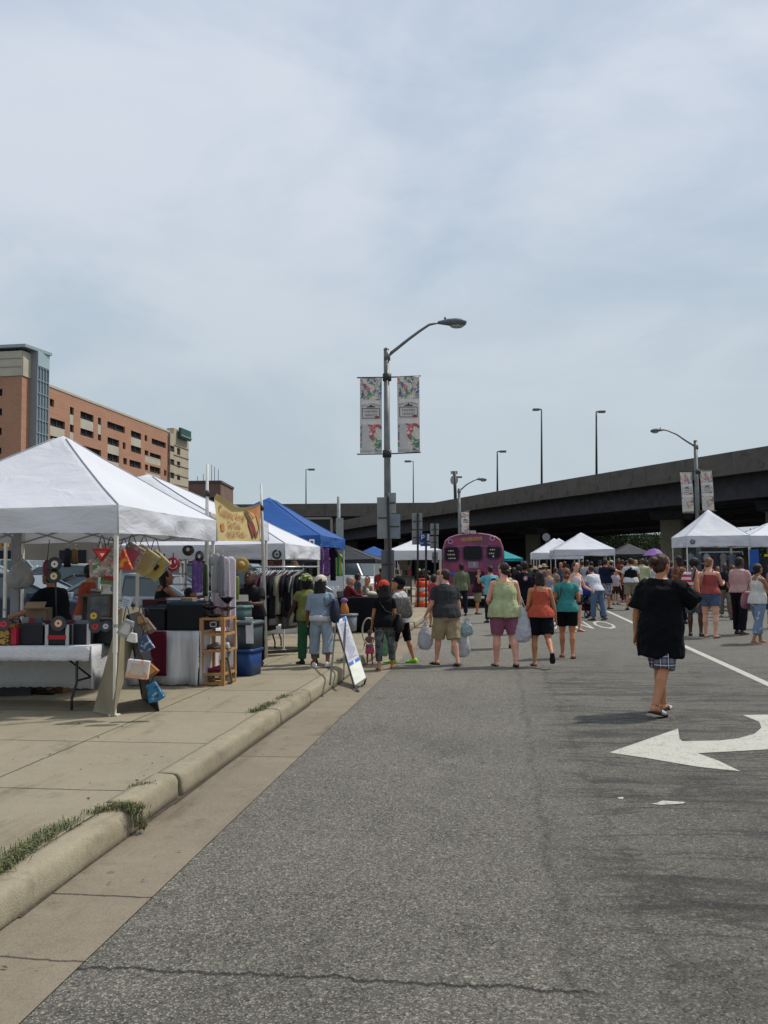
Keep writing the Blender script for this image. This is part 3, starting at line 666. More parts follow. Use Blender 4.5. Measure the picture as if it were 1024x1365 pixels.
for h in wh:
    mb = MB(); mb.slab([QE(h[0], .16, h[2]), QE(h[1], .16, h[2]), QE(h[1], .16, h[3]), QE(h[0], .16, h[3])], .06); mb.build('window', dark_m, E, world=True)
s0, zs = fe(930, 512); s1, _ = fe(985, 530)
mb = MB(); mb.slab([QE(s0, -.4, fe(950, 572)[1]), QE(s1, -.4, fe(950, 572)[1]), QE(s1, -.4, fe(950, 520)[1]), QE(s0, -.4, fe(950, 520)[1])], .3)
mb.bar(QE(s0, -.6, fe(950, 560)[1]), QE(s1, -.6, fe(950, 560)[1]), .2, mi=1)
mb.build('sign_panel', [M('sign_green', (.012, .06, .045), rough=.5), plain('6f8f86')], E, world=True)
# farther brick building with antennas
B = thing('brick_building', 'dull red brick building with rooftop antennas beyond the cream building', 'building', at(272, 740, 190))
x0, x1 = at(252, 700, 190).x, at(294, 700, 190).x; zb = at(272, 643.5, 190).z
mb = MB(); mb.box(((x0 + x1) / 2 - 2, 198, zb / 2), (x1 - x0 + 4, 16, zb)); mb.build('wall', M('red_brick', (.17, .105, .085), rough=.9, var=.15, scale=.5), B, world=True)
mb = MB(); mb.box(((x0 + x1) / 2 - 2, 198, zb + .2), (x1 - x0 + 4.4, 16.4, .5)); mb.build('parapet', M('parapet_d', (.10, .06, .05)), B, world=True)
for k, px in enumerate((262, 270, 276, 281, 285, 290)):
    p = at(px, 640, 190); mb = MB(); mb.tube([(p.x, 191, zb), (p.x, 191, zb + (1.5, 2, 2.5, 4, 3.6, 3)[k])], .07, 5); mb.build('antenna', M('antenna_d', (.1, .1, .1)), B, world=True)
for k, px in enumerate((258, 266, 275, 284)):
    p = at(px, 680, 190)
    for zz in (4, 9, 14): mb = MB(); mb.box((p.x, 189.95, zb - zz), (1.1, .2, 1.8)); mb.build('window', dark_m, B, world=True)
# low beige building behind the front tent
lb = thing('low_building', 'low tan building glimpsed under the front white tent', 'building', (-60, 75, 0))
mb = MB(); mb.box((-42, 78, 2.4), (46, 8, 4.8)); mb.build('wall', M('tan_wall', (.23, .20, .16), rough=.9, var=.12, scale=.4), lb, world=True)
mb = MB(); mb.box((-42, 78, 4.9), (46.4, 8.4, .3)); mb.build('roof', M('roof_tan', (.15, .14, .12)), lb, world=True)
for k in range(7): mb = MB(); mb.box((-62 + k * 6, 73.95, 2.4), (2.2, .2, 1.6)); mb.build('window', dark_m, lb, world=True)
# ------------------------------------------------------------------ poles and lamps
galv = M('galvanised_steel', (.16, .165, .16), rough=.5, var=.2, scale=3, metal=.5, bump=.1)
lampgrey = M('lamp_grey', (.12, .125, .13), rough=.5, var=.1)
dark_pole = M('dark_pole', (.035, .035, .035), rough=.55, var=.2)
lens_m = M('lamp_lens', (.30, .30, .28), rough=.2, var=.05)
def pxm(Y): return Y / F
def street_lamp(px, ptop, Y, pts, head, label, rbot=.11, rtop=.075, z0=0.0, group='street lamps'):
    b0 = at(px[0], ptop[0], Y); b0.z = z0; tip = at(px[1], ptop[1], Y)
    t = thing('street_lamp', label, 'street lamp', b0, 0, group)
    top = Vector((tip.x, Y, tip.z)); base = Vector((tip.x + (b0.x - tip.x), Y, z0)); base = Vector((tip.x, Y, z0)); t.location = base
    mb = MB(); mb.tube([base, base.lerp(top, .5), top], [rbot, (rbot + rtop) / 2, rtop], 12); mb.tube([base, base + Vector((0, 0, .25))], rbot * 1.5, 12); mb.ell(top, (rtop * 1.1, rtop * 1.1, .06), 10, 6)
    mb.build('pole', galv, t, world=True)
    P = [at(x, y, Y) for x, y in pts]; mb = MB(); mb.tube(P, [.05 - .018 * i / (len(P) - 1) for i in range(len(P))], 8); mb.tube([P[0] - Vector((0, 0, .12)), P[0] + Vector((0, 0, .12))], rtop * 1.25, 10)
    mb.build('arm', galv, t, world=True)
    a, bb = at(*head[0], Y), at(*head[1], Y); L_ = (bb - a).length; d = (bb - a).normalized(); mb = MB(); rings = []
    for k, (u_, ww, hu, hd) in enumerate(((0, .045, .04, .045), (.12, .06, .06, .06), (.35, .11, .10, .09), (.6, .15, .11, .13), (.82, .15, .09, .14), (.95, .10, .04, .10), (1, .04, .01, .04))):
        c = a + d * L_ * u_; up = Vector((0, 0, 1)); sd = Vector((0, 1, 0)); sc_ = L_ / .8
        rings.append([c + sd * math.cos(q) * ww * sc_ + up * math.sin(q) * (hu if math.sin(q) > 0 else hd) * sc_ for q in [2 * math.pi * j / 14 for j in range(14)]])
    mb.loft(rings); mb.tube([a + d * L_ * .25 + Vector((0, 0, .09 * sc_)), a + d * L_ * .25 + Vector((0, 0, .15 * sc_))], .03, 8); hd_ = mb.build('lamp_head', lampgrey, t, world=True)
    mb = MB(); mb.ell(a + d * L_ * .66 - Vector((0, 0, .11 * sc_)), (.2 * sc_, .11 * sc_, .07 * sc_), 12, 6); o = mb.build('lens', lens_m, t, world=True); o.parent = hd_
    return t, base, top
YL = 25.0
t1, base1, top1 = street_lamp((516, 515), (825, 466), YL, [(516, 475), (530, 464), (545, 452), (560, 441), (572, 433), (585, 430)], [(584, 430), (622, 429)], 'tall grey street lamp with two market banners standing on the left pavement', .115, .075, .146)
for yy in (503, 605):
    mb = MB(); p = at(516, yy, YL); mb.tube([p - Vector((0, 0, .1)), p + Vector((0, 0, .1))], .125, 12)
    mb.tube([at(476, yy + .5, YL), at(516, yy, YL), at(561, yy - 2, YL)], .02, 6)
    mb.build('banner_bracket', dark_pole, t1, world=True)
t2, base2, top2 = street_lamp((935, 927), (760, 588), 44, [(928, 596), (915, 588), (902, 579), (890, 574), (884, 573)], [(885, 573), (867, 574)], 'grey street lamp with two banners behind the right white tents', .13, .09)
for yy in (629, 683):
    mb = MB(); p = at(930 if yy < 650 else 933, yy, 44); mb.tube([p - Vector((0, 0, .1)), p + Vector((0, 0, .1))], .15, 10); mb.tube([at(907 + (yy > 650) * 4, yy, 44), at(952 + (yy > 650) * 3, yy - 2, 44)], .025, 6)
    mb.build('banner_bracket', dark_pole, t2, world=True)
t3, _, _ = street_lamp((612, 612), (760, 652), 60, [(612, 655), (622, 646), (631, 641), (636, 639)], [(635, 639), (649, 639)], 'smaller grey street lamp standing behind the pink bus', .13, .09)
mb = MB(); mb.tube([at(612, 682, 60), at(627, 681, 60)], .03, 6); mb.build('banner_bracket', dark_pole, t3, world=True)
def highway_lamp(px, pt, pb_, Y, side, label, two=False):
    a, bb = at(px, pt, Y), at(px, pb_, Y); t = thing('highway_lamp', label, 'street lamp', bb, 0, 'lamp masts on the viaducts')
    k = Y / F; mb = MB(); mb.tube([bb - Vector((0, 0, 1)), a], [.12, .075], 8); mb.build('mast', dark_pole, t, world=True)
    mb = MB(); mb.bar(a, a + Vector((side * 6 * k, 0, .05)), .12); mb.box(a + Vector((side * 7.5 * k, 0, 0)), (8.5 * k, .5, 2.4 * k))
    mb.build('lamp_head', lampgrey, t, world=True)
def ydeck(px, py): return gnd(px, py, ZV).y + 1
highway_lamp(722, 546, 645, ydeck(722, 645), -1, 'tall lamp mast on the viaduct, head to the left, above the white market tents')
highway_lamp(795, 549, 632, ydeck(795, 632), 1, 'tall lamp mast on the viaduct with its head turned right')
highway_lamp(663, 602, 656, ydeck(663, 656), 1, 'short distant lamp mast above the pink bus')
highway_lamp(551, 615, 674, 165, -1, 'distant lamp mast right of the banner lamp, on the far viaduct')
highway_lamp(408, 626, 671, 165, 1, 'thin distant lamp mast on the far viaduct above the blue tent')
# gantry sign
Yg = ydeck(607, 665); g0 = at(606, 690, Yg); gt = thing('highway_sign', 'back of a round highway sign on a mast above the viaduct edge', 'sign', g0)
mb = MB(); mb.tube([at(608, 690, Yg), at(606, 628, Yg)], .2, 8); mb.bar(at(606, 636, Yg), at(616, 636, Yg), .2); mb.build('post', dark_pole, gt, world=True)
mb = MB(); p = at(605.5, 640, Yg); T = basis(p, (1, 0, 0), (0, 0, 1)); mb.prism([(math.cos(a) * 5.2 * Yg / F, math.sin(a) * 6.5 * Yg / F) for a in np.linspace(0, 2 * math.pi, 20)[:-1]], .15, T); p = at(605.5, 630, Yg); mb.box(p, (9 * Yg / F, .2, 4 * Yg / F)); mb.build('panel', M('sign_back', (.3, .31, .31), rough=.5, metal=.3), gt, world=True)
# ------------------------------------------------------------------ street banners
def banner_mat(name, seed):
    ma, N, L, b = nodes_mat(name); g2 = NG(ma.node_tree); co = g2.map(g2.tc('Generated'), loc=(seed, seed * .3, 0), scale=(1, 1, 1.3))
    v1 = g2.vor(g2.map(co, loc=(0, 0, 0)), 3.4, 'Color'); x = g2.xyz(v1); v2 = g2.noise(co, 6, 5, .7, 1)
    c = g2.mix(g2.ss(x[0], .25, .35), (.10, .22, .13), (.50, .42, .33)); c = g2.mix(g2.ss(x[1], .55, .65), c, (.52, .07, .09)); c = g2.mix(g2.ss(x[2], .72, .8), c, (.10, .12, .22)); c = g2.mix(g2.ss(x[0], .78, .85), c, (.62, .58, .45))
    L.new(g2.mix(g2.ss(v2, .50, .58), c, (.74, .68, .62)), b.inputs['Base Color']); b.inputs['Roughness'].default_value = .7; return ma
bwhite = M('banner_vinyl', (.78, .76, .73), rough=.65, var=.05, scale=4, trans=.35)
ink = plain('3a3f42', .7)
def banner(x0, x1, y0, y1, Y, label, skew=0.0, tilt=0.0, detail=True, seed=0, grp='market banners on the street lamps'):
    a, c = at(x0, y0, Y), at(x1, y1, Y); c2 = at(x1 + skew, y0 - tilt, Y); W_ = abs(at(x1, y0, Y).x - a.x); H_ = a.z - at(x0, y1, Y).z
    ctr = Vector(((a.x + c.x) / 2, Y, 0)); t = thing('street_banner', label, 'banner', (ctr.x, Y, at(x0, y1, Y).z), 0, grp)
    sh = (at(x0 + skew, y1, Y).x - a.x)
    T0 = Matrix(((1, 0, -sh / H_ if H_ else 0, 0), (0, 1, 0, 0), (0, 0, 1, 0), (0, 0, 0, 1))) if sh else Matrix.Identity(4)
    def S(v): return (v[0] - (v[2] - H_) / H_ * sh, v[1], v[2])
    nx, nz = 6, 16; mb = MB(); V_ = [];
    for i in range(nz + 1):
        for j in range(nx + 1):
            x = -W_ / 2 + W_ * j / nx; z = H_ * i / nz; V_.append(S((x, math.sin(z * 2.1 + seed) * .03 * (1 if 0 < i < nz else 0) + .015 * math.sin(x * 9 + z), z)))
    fs = [(i * (nx + 1) + j, i * (nx + 1) + j + 1, (i + 1) * (nx + 1) + j + 1, (i + 1) * (nx + 1) + j) for i in range(nz) for j in range(nx)]
    mb.add(V_, fs, 0, True); cl = mb.build('banner_cloth', bwhite, t); so_ = cl.modifiers.new('s', 'SOLIDIFY'); so_.thickness = .008; so_.offset = 1
    def panel(u0, u1, v0, v1, mat_, nm='printed_photo', yoff=-.012):
        m2 = MB(); n2 = 6; vs = []
        for i in range(n2 + 1):
            for j in (0, 1, 2):
                x = -W_ / 2 + W_ * (u0 + (u1 - u0) * j / 2); z = H_ * (v0 + (v1 - v0) * i / n2); q = S((x, math.sin(z * 2.1 + seed) * .03 + .015 * math.sin(x * 9 + z) + yoff, z)); vs.append(q)
        m2.add(vs, [(i * 3 + j, i * 3 + j + 1, (i + 1) * 3 + j + 1, (i + 1) * 3 + j) for i in range(n2) for j in (0, 1)], 0, True); m2.build(nm, mat_, t)
    panel(.01, .99, .70, .99, banner_mat('banner_photo_%d' % seed, seed * 1.7)); panel(.01, .99, .02, .38, banner_mat('banner_photo2_%d' % seed, seed * 2.9 + 5))
    if detail:
        mb = MB(); txt = 'BALTIMORE'; n = len(txt)
        for k, ch in enumerate(txt):
            th = (k - (n - 1) / 2) * .105; rr = W_ * .95; p = Vector((math.sin(th) * rr * 1.0, -.045, H_ * .655 - rr + math.cos(th) * rr - .02)); p = Vector(S(p))
            T = basis(p, (math.cos(th), 0, -math.sin(th)), (math.sin(th), 0, math.cos(th))); add_text(mb, ch, W_ * .125, T)
        zc_ = H_ * .605
        for k in range(9): x = (k - 4) * W_ * .045; hh = W_ * (.03, .05, .045, .09, .13, .08, .05, .06, .03)[k]; mb.box(S((x, -.045, zc_ + hh / 2)), (W_ * .045, .004, hh))
        for (xa, za, xb, zb_) in ((-.4, .59, .4, .59), (.4, .59, .4, .46), (.4, .46, -.4, .46), (-.4, .46, -.4, .59)):
            mb.bar(S((xa * W_, -.045, za * H_)), S((xb * W_, -.045, zb_ * H_)), .018, .004, ref=(0, 1, 0))
        T = basis(S((0, -.045, H_ * .548)), (1, 0, 0), (0, 0, 1)); add_text(mb, 'FARMERS', W_ * .15, T); T = basis(S((0, -.045, H_ * .50)), (1, 0, 0), (0, 0, 1)); add_text(mb, 'MARKET', W_ * .15, T)
        mb.build('lettering', ink, t)
        mb = MB(); p = S((W_ * .28, -.05, H_ * .475)); mb.ell(p, (W_ * .1, .004, W_ * .06), 10, 6); mb.build('red_mark', plain('a8444e'), t)
    return t
banner(480.5, 509.5, 504, 604, YL, 'market banner on the left side of the near street lamp', 0, 0, True, 1)
banner(530, 559.5, 501.5, 603, YL, 'market banner on the right side of the near street lamp', 1.0, 1.0, True, 1)
banner(907, 922.5, 629.5, 684, 44, 'market banner on the left side of the street lamp behind the right tents', 4, 1, True, 2)
banner(933.5, 949.5, 627.5, 682, 44, 'market banner on the right side of the street lamp behind the right tents', 4, 1, True, 2)
banner(615, 625.5, 682, 710, 60, 'small market banner on the lamp behind the pink bus', 0, 0, True, 3)
# ------------------------------------------------------------------ people
def skin_mat(h):
    return M('skin_' + h, h, rough=.55, var=.10, scale=9, bump=.15, bscale=60, spec=.35)
SK = {'light': 'c98f72', 'tan': 'b27a58', 'pink': 'd09a82', 'brown': '7a4e36', 'dark': '4a3026', 'mid': '94664a'}
def hair_mat(h): return M('hair_' + h, h, rough=.6, var=.35, scale=30, bump=.9, bscale=40, stretch=(1, 1, .25), spec=.35)
eye_m = plain('1c1512', .3); lip_m = plain('8a4a40', .5); brow_m = plain('2c1f18', .8)
def plaid(name, c1, c2, c3, sc_=16):
    if name in _mc: return _mc[name]
    ma, N, L, b = nodes_mat(name); g2 = NG(ma.node_tree); X = g2.xyz(g2.tc())
    def bands(o, per, wd, off=0.0):
        f = g2.m('FRACT', g2.m('ADD', g2.m('MULTIPLY', o, per), off)); return g2.m('LESS_THAN', f, wd)
    hx = g2.m('ADD', X[0], g2.m('MULTIPLY', X[1], .6))
    a = g2.m('ADD', g2.m('MULTIPLY', bands(hx, sc_, .45), .5), g2.m('MULTIPLY', bands(X[2], sc_, .45), .5))
    thin = g2.m('MAXIMUM', bands(hx, sc_, .1, .3), bands(X[2], sc_, .1, .3))
    L.new(g2.mix(thin, g2.mix(a, c1, c2), c3), b.inputs['Base Color']); b.inputs['Roughness'].default_value = .9; _mc[name] = ma; return ma
def stripes(name, c1, c2, per=9, axis=2, wd=.5):
    if name in _mc: return _mc[name]
    ma, N, L, b = nodes_mat(name); g2 = NG(ma.node_tree); X = g2.xyz(g2.tc())
    L.new(g2.mix(g2.m('LESS_THAN', g2.m('FRACT', g2.m('MULTIPLY', X[axis], per)), wd), c1, c2), b.inputs['Base Color']); b.inputs['Roughness'].default_value = .9; _mc[name] = ma; return ma
def blotch(name, cols, scale=9, th=.5):
    if name in _mc: return _mc[name]
    ma, N, L, b = nodes_mat(name); g2 = NG(ma.node_tree); co = g2.tc(); c = cols[0]
    for k, q in enumerate(cols[1:]):
        n_ = g2.noise(g2.map(co, loc=(k * 3.3, k * 1.7, k)), scale, 3, .5, .6); c = g2.mix(g2.ss(n_, th + .02, th + .06), c, q)
    L.new(c, b.inputs['Base Color']); b.inputs['Roughness'].default_value = .9; _mc[name] = ma; return ma
def interp(tab, z):
    if z <= tab[0][0]: return tab[0][1:]
    for p, q in zip(tab, tab[1:]):
        if z <= q[0]:
            k = (z - p[0]) / (q[0] - p[0]); return tuple(a + (b - a) * k for a, b in zip(p[1:], q[1:]))
    return tab[-1][1:]
def hand(mb, wrist, d, thumb, palm, k=1.0, curl=22, seg=6):
    """palm and five bent fingers; d along the forearm, thumb side, palm normal"""
    d, t, p = Vector(d), Vector(thumb), Vector(palm)
    rings = []
    for u, w_, th in ((-.015, .026, .019), (.02, .033, .017), (.055, .041, .015), (.085, .042, .013), (.098, .036, .010)):
        c = wrist + d * u * k; rings.append([c + t * math.cos(a) * w_ * k + p * math.sin(a) * th * k for a in [2 * math.pi * j / 12 for j in range(12)]])
    mb.loft(rings)
    for off, ln, c0 in ((.030, .072, .9), (.011, .080, 1), (-.010, .074, 1.08), (-.029, .058, 1.2)):
        q = wrist + d * .088 * k + t * off * k; pts = [q]; ang = 0; dirn = d
        for s_, fr in enumerate((.45, .31, .24)):
            ang += R(curl * c0 * (1 if s_ else .7)); dirn = (d * math.cos(ang) + p * math.sin(ang)).normalized(); q = q + dirn * ln * fr * k; pts.append(q)
        mb.tube(pts, [.0088 * k, .0085 * k, .0078 * k, .0062 * k], seg, round_=True)
    q = wrist + d * .025 * k + t * .028 * k; d1 = (d * .62 + t * .62 + p * .45).normalized(); d2 = (d * .85 + t * .12 + p * .5).normalized()
    mb.tube([q, q + d1 * .036 * k, q + d1 * .036 * k + d2 * .036 * k], [.0125 * k, .0105 * k, .008 * k], seg, round_=True)
PEOPLE = {}
def person(label, X, Y, z0=0.0, H=1.7, b=1.0, fem=False, head=0.0, legs=((0, 4, 2), (0, 4, 2)), arms=((4, 9, 12, 0), (4, 9, 12, 0)), lean=2, yaw=0, nod=0,
           hair=('short', '241a14'), skin='light', top=('tee', '222222', {}), bot=('shorts', 'b5a27c', {}), shoes=('sandal', '1c1815'), vox=.012, group='people walking through the market', sit=None, hat=None, curl=(24, 24), hipk=1.0, belly=0.0, key=None, palm=(None, None)):
    k = H / 1.75; sx = (.93 if fem else 1.0); S = math.sqrt(b)
    P_ = thing('person', label, 'person', (X, Y, z0), -R(head), group)
    # ---- skeleton
    hz = .93; lr = R(lean)
    sh_w = (.172 if fem else .195) * (.75 + .25 * b)
    def leanT(p):
        p = Vector(p)
        if p.z <= .95: return p
        dz = p.z - .95; return Vector((p.x, p.y + math.sin(lr) * dz, .95 + math.cos(lr) * dz + (p.y) * 0))
    LJ = []
    for i, lg in enumerate(legs):
        sd = -1 if i == 0 else 1; fl, ab, kn = R(lg[0]), R(lg[1]), R(lg[2]); toe = lg[3] if len(lg) > 3 else 0
        hip = Vector((sd * .088 * (.8 + .2 * b), 0, hz)); th = Vector((sd * math.sin(ab), math.sin(fl) * math.cos(ab), -math.cos(fl) * math.cos(ab)))
        knee = hip + th * .43; f2 = fl - kn; shn = Vector((sd * math.sin(ab) * .35, math.sin(f2), -math.cos(f2))).normalized(); ank = knee + shn * .42
        LJ.append((hip, knee, ank, toe, sd))
    lows = []
    for hip, knee, ank, toe, sd in LJ:
        tr = R(toe); fwd = Vector((0, math.cos(tr), -math.sin(tr))); dn = Vector((0, -math.sin(tr), -math.cos(tr)))
        lows += [(ank - fwd * .05 + dn * .075).z, (ank + fwd * .16 + dn * .075).z]
    dz = -min(lows)
    if sit is not None: dz = (sit / k) - hz + .1
    OFF = Vector((0, 0, dz))
    AJ = []
    for i, ar in enumerate(arms):
        sd = -1 if i == 0 else 1; fl, ab, el, inn = [R(v) for v in ar[:4]]
        sh = leanT((sd * sh_w * .97, -.005, 1.388)); up = Vector((sd * math.sin(ab), math.sin(fl) * math.cos(ab), -math.cos(fl) * math.cos(ab)))
        if lean > 15: sh = sh + Vector((0, 0, 0))
        elb = sh + up * .285; f2 = fl + el; fo = Vector((sd * math.sin(ab) * .6 - sd * math.sin(inn), math.sin(f2) * math.cos(inn), -math.cos(f2) * math.cos(inn))).normalized(); wr = elb + fo * .25
        AJ.append((sh, elb, wr, fo, sd))
    hc0 = leanT((0, .015, 1.625))
    HT = Matrix.Translation(hc0) @ Matrix.Rotation(-R(yaw), 4, 'Z') @ Matrix.Rotation(-R(nod), 4, 'X')
    hk = 1.0 / k if k < .8 else 1.0; hk = min(hk, 1.35) * (1.0 if k >= .8 else 1.0)
    G_ = lambda p: (Vector(p) + OFF) * k
    HG = lambda p: G_(HT @ (Vector(p) * hk))
    hip_w = (1.09 if fem else 1.0) * hipk
    TORSO = [(.80, .105 * hip_w, .085, 0), (.86, .158 * hip_w, .112, -.01), (.93, .176 * hip_w, .125, -.018), (1.0, .168 * hip_w, .118 + belly * .3, -.008 + belly * .2), (1.08, (.142 if fem else .152), .105 + belly, .004 + belly * .6), (1.18, (.142 if fem else .158), .108 + belly, .006 + belly * .5), (1.28, (.158 if fem else .172), .118 + belly * .3, .004), (1.36, .172 * (1 if not fem else .95), .112, -.004), (1.42, .15, .095, -.01), (1.462, .095, .075, -.012), (1.49, .062, .062, -.006), (1.56, .056, .058, .008)]
    def tor(z, ease=0.0, n=18, cx=0.0):
        rx, ry, yc = interp(TORSO, z); s_ = (b if z < 1.3 else .6 * b + .4) if z < 1.44 else 1
        rx = rx * (.3 + .7 * s_) * sx + ease if z < 1.47 else rx + ease; ry = ry * (.15 + .85 * s_) + ease if z < 1.47 else ry + ease
        out = []
        for j in range(n):
            a = 2 * math.pi * j / n; c, s__ = math.cos(a), math.sin(a)
            c2 = math.copysign(abs(c) ** .85, c); out.append(G_(leanT((c2 * rx, yc + s__ * ry, z))))
        return out
    A_ = (.55 + .45 * b)
    body = MB()
    body.loft([tor(z) for z in (.80, .84, .88, .93, .98, 1.04, 1.10, 1.16, 1.22, 1.28, 1.34, 1.39, 1.43, 1.46, 1.485, 1.51, 1.56)])
    for hip, knee, ank, toe, sd in LJ:
        q = [hip + Vector((0, 0, .02)), hip.lerp(knee, .25), hip.lerp(knee, .6), knee - (knee - hip).normalized() * .03, knee, knee.lerp(ank, .12), knee.lerp(ank, .32), knee.lerp(ank, .6), knee.lerp(ank, .85), ank]
        back = Vector((0, -1, 0)); q[6] = q[6] + back * .012; q[5] = q[5] + back * .008
        rr = [.088, .086, .072, .056, .054, .053, .059, .046, .036, .037]; rr = [x_ * (A_ if n_ > 3 else (.35 + .65 * b) * hip_w) for n_, x_ in enumerate(rr)]
        body.tube([G_(p) for p in q], [x_ * k for x_ in rr], 12, round_=False)
        tr = R(toe); fwd = Vector((sd * .12, math.cos(tr), -math.sin(tr))).normalized(); dn = Vector((0, -math.sin(tr), -math.cos(tr))); sdv = fwd.cross(dn)
        rings = []
        for u, w_, hh, lo in ((-.055, .024, .045, .068), (-.03, .034, .075, .07), (.02, .036, .07, .07), (.07, .042, .05, .07), (.12, .046, .034, .07), (.155, .044, .026, .07), (.185, .032, .018, .07), (.195, .012, .01, .068)):
            c = ank + fwd * u; rings.append([G_(c + sdv * math.cos(a) * w_ * (.85 + .15 * b) + dn * (lo - hh / 2 - hh / 2 * math.sin(a))) for a in [2 * math.pi * j / 12 for j in range(12)]])
        body.loft(rings)
    for i, (sh, elb, wr, fo, sd) in enumerate(AJ):
        pts = [sh + Vector((-sd * .05, 0, .005)), sh, sh.lerp(elb, .35), sh.lerp(elb, .75), elb, elb.lerp(wr, .2), elb.lerp(wr, .55), elb.lerp(wr, .85), wr]
        rr = [x_ * (A_ if n_ > 6 else (.4 + .6 * b)) for n_, x_ in enumerate((.055, .056, .048, .042, .038, .042, .036, .027, .025))]
        if fem: rr = [x_ * .93 for x_ in rr]
        body.tube([G_(p) for p in pts], [x_ * k for x_ in rr], 10)
        body.ell(G_(sh + Vector((-sd * .008, 0, -.006))), (.056 * k * (.4 + .6 * b),) * 3, 10, 6)
        th = Vector((0, 1, 0)) if abs(fo.y) < .8 else Vector((0, 0, 1)); th = (th - fo * th.dot(fo)).normalized(); pm = fo.cross(th) * (1 if sd < 0 else -1)
        if pm.x * sd > 0: pm = -pm
        if palm[i] is not None: pm = Vector(palm[i]); pm = (pm - fo * pm.dot(fo)).normalized(); th = pm.cross(fo) * (1 if sd > 0 else -1)
        hand(body, G_(wr + fo * .01), fo, th, pm, k * 1.02, curl[i], 6 if vox < .01 else 5)
    hd = []
    for z, rx, ry, yy in ((-.118, .022, .022, .042), (-.103, .042, .045, .032), (-.075, .058, .068, .016), (-.04, .068, .084, .008), (0, .075, .094, .0), (.035, .077, .097, -.002), (.065, .072, .092, -.004), (.09, .058, .076, -.006), (.108, .038, .05, -.006), (.118, .014, .02, -.006)):
        hd.append([HG((math.cos(a) * rx, yy + math.sin(a) * ry, z)) for a in [2 * math.pi * j / 16 for j in range(16)]])
    body.loft(hd)
    ek = k * hk
    hrot = (Matrix.Rotation(-R(yaw), 3, 'Z') @ Matrix.Rotation(-R(nod), 3, 'X'))
    body.tube([HG((0, .088, .012)), HG((0, .103, -.012)), HG((0, .112, -.03))], [.008 * ek, .011 * ek, .014 * ek], 8, round_=True)
    for sd in (-1, 1): body.ell(HG((sd * .077, -.004, -.008)), (.010 * ek, .019 * ek, .030 * ek), 8, 6, T=hrot)
    extra = MB()
    for sd in (-1, 1):
        extra.ell(HG((sd * .031, .0885, .008)), (.012 * ek, .006 * ek, .0065 * ek), 8, 5, 1, T=hrot)
        extra.tube([HG((sd * .018, .095, .027)), HG((sd * .034, .092, .031)), HG((sd * .047, .083, .026))], .0035 * ek, 5, 3)
    extra.tube([HG((-.024, .084, -.062)), HG((0, .092, -.060)), HG((.024, .084, -.062))], [.003 * ek, .006 * ek, .003 * ek], 6, 2)
    bo = body.build('body', [skin_mat(SK[skin] if skin in SK else skin), eye_m, lip_m, brow_m], P_); mark_remesh(bo, vox, 2, extra=extra)
    # ---- hair / hat
    hk_, hc_ = hair[0], hair[1]
    if hk_ != 'bald':
        hb = MB(); sz = hair[2] if len(hair) > 2 else 1.0
        hb.ell(HG((0, -.018, .03)), (.085 * ek * sz, .100 * ek * sz, .100 * ek * sz), 16, 12, T=hrot)
        hb.ell(HG((0, -.045, -.015)), (.078 * ek * sz, .068 * ek * sz, .085 * ek * sz), 14, 10, T=hrot)
        if hk_ == 'bun': hb.ell(HG((0, -.128, .045)), (.05 * ek, .045 * ek, .05 * ek), 10, 8, T=hrot)
        if hk_ == 'bunlow': hb.ell(HG((0, -.115, -.04)), (.045 * ek, .038 * ek, .04 * ek), 10, 8, T=hrot)
        if hk_ == 'pony': hb.tube([HG((0, -.09, .02)), HG((0, -.13, .0)), HG((0, -.135, -.08)), HG((0, -.115, -.17))], [.03 * ek, .034 * ek, .03 * ek, .012 * ek], 10, round_=True)
        if hk_ in ('long', 'bob'):
            l_ = .30 if hk_ == 'long' else .17
            hb.loft([[HG((math.cos(a) * w_, yy + math.sin(a) * d_, z)) for a in [2 * math.pi * j / 14 for j in range(14)]] for z, w_, d_, yy in ((.05, .08, .07, -.03), (0, .088, .06, -.045), (-.08, .092, .05, -.06), (-.08 - (l_ - .08) * .5, .094, .042, -.07), (-l_, .07, .022, -.075))])
        if hk_ == 'afro': hb.ell(HG((0, -.015, .04)), (.115 * ek, .12 * ek, .115 * ek), 16, 10, T=hrot)
        mark_remesh(hb.build('hair', hair_mat(hc_), P_), max(vox, .007), 1, .012, .035)
    if hat:
        mb = MB(); kind, hcol = hat[0], hat[1]; mt_ = hat[2] if len(hat) > 2 else fabric(hcol)
        prof = ((.035, .093, .108), (.06, .092, .106), (.09, .082, .096), (.118, .06, .074), (.134, .028, .036), (.137, .004, .006))
        if kind != 'visor': mb.loft([[HG((math.cos(a) * rx, -.006 + math.sin(a) * ry, z)) for a in [2 * math.pi * j / 20 for j in range(20)]] for z, rx, ry in prof])
        else: mb.loft([[HG((math.cos(a) * rx, -.006 + math.sin(a) * ry, z)) for a in [2 * math.pi * j / 20 for j in range(20)]] for z, rx, ry in ((.03, .092, .106), (.07, .09, .104))], True)
        if kind in ('cap', 'visor', 'capback'):
            fl_ = -1 if kind == 'capback' else 1
            pl = [(-.075, .06), (-.07, .12), (-.04, .165), (0, .178), (.04, .165), (.07, .12), (.075, .06)]; vs = []
            for zo in (.034, .041):
                for x_, y_ in pl: vs.append(HG((x_, y_ * fl_, zo - (abs(x_) ** 2) * 2.2)))
            n_ = len(pl); mb.add(vs, [tuple(range(n_)), tuple(range(n_, 2 * n_))[::-1]] + [(i, (i + 1) % n_, (i + 1) % n_ + n_, i + n_) for i in range(n_)])
        else:
            mb.loft([[HG((math.cos(a) * rx, -.006 + math.sin(a) * rx * 1.1, z)) for a in [2 * math.pi * j / 20 for j in range(20)]] for z, rx in ((.04, .09), (.036, .13), (.022, .165), (.016, .165), (.03, .12), (.033, .088))], False)
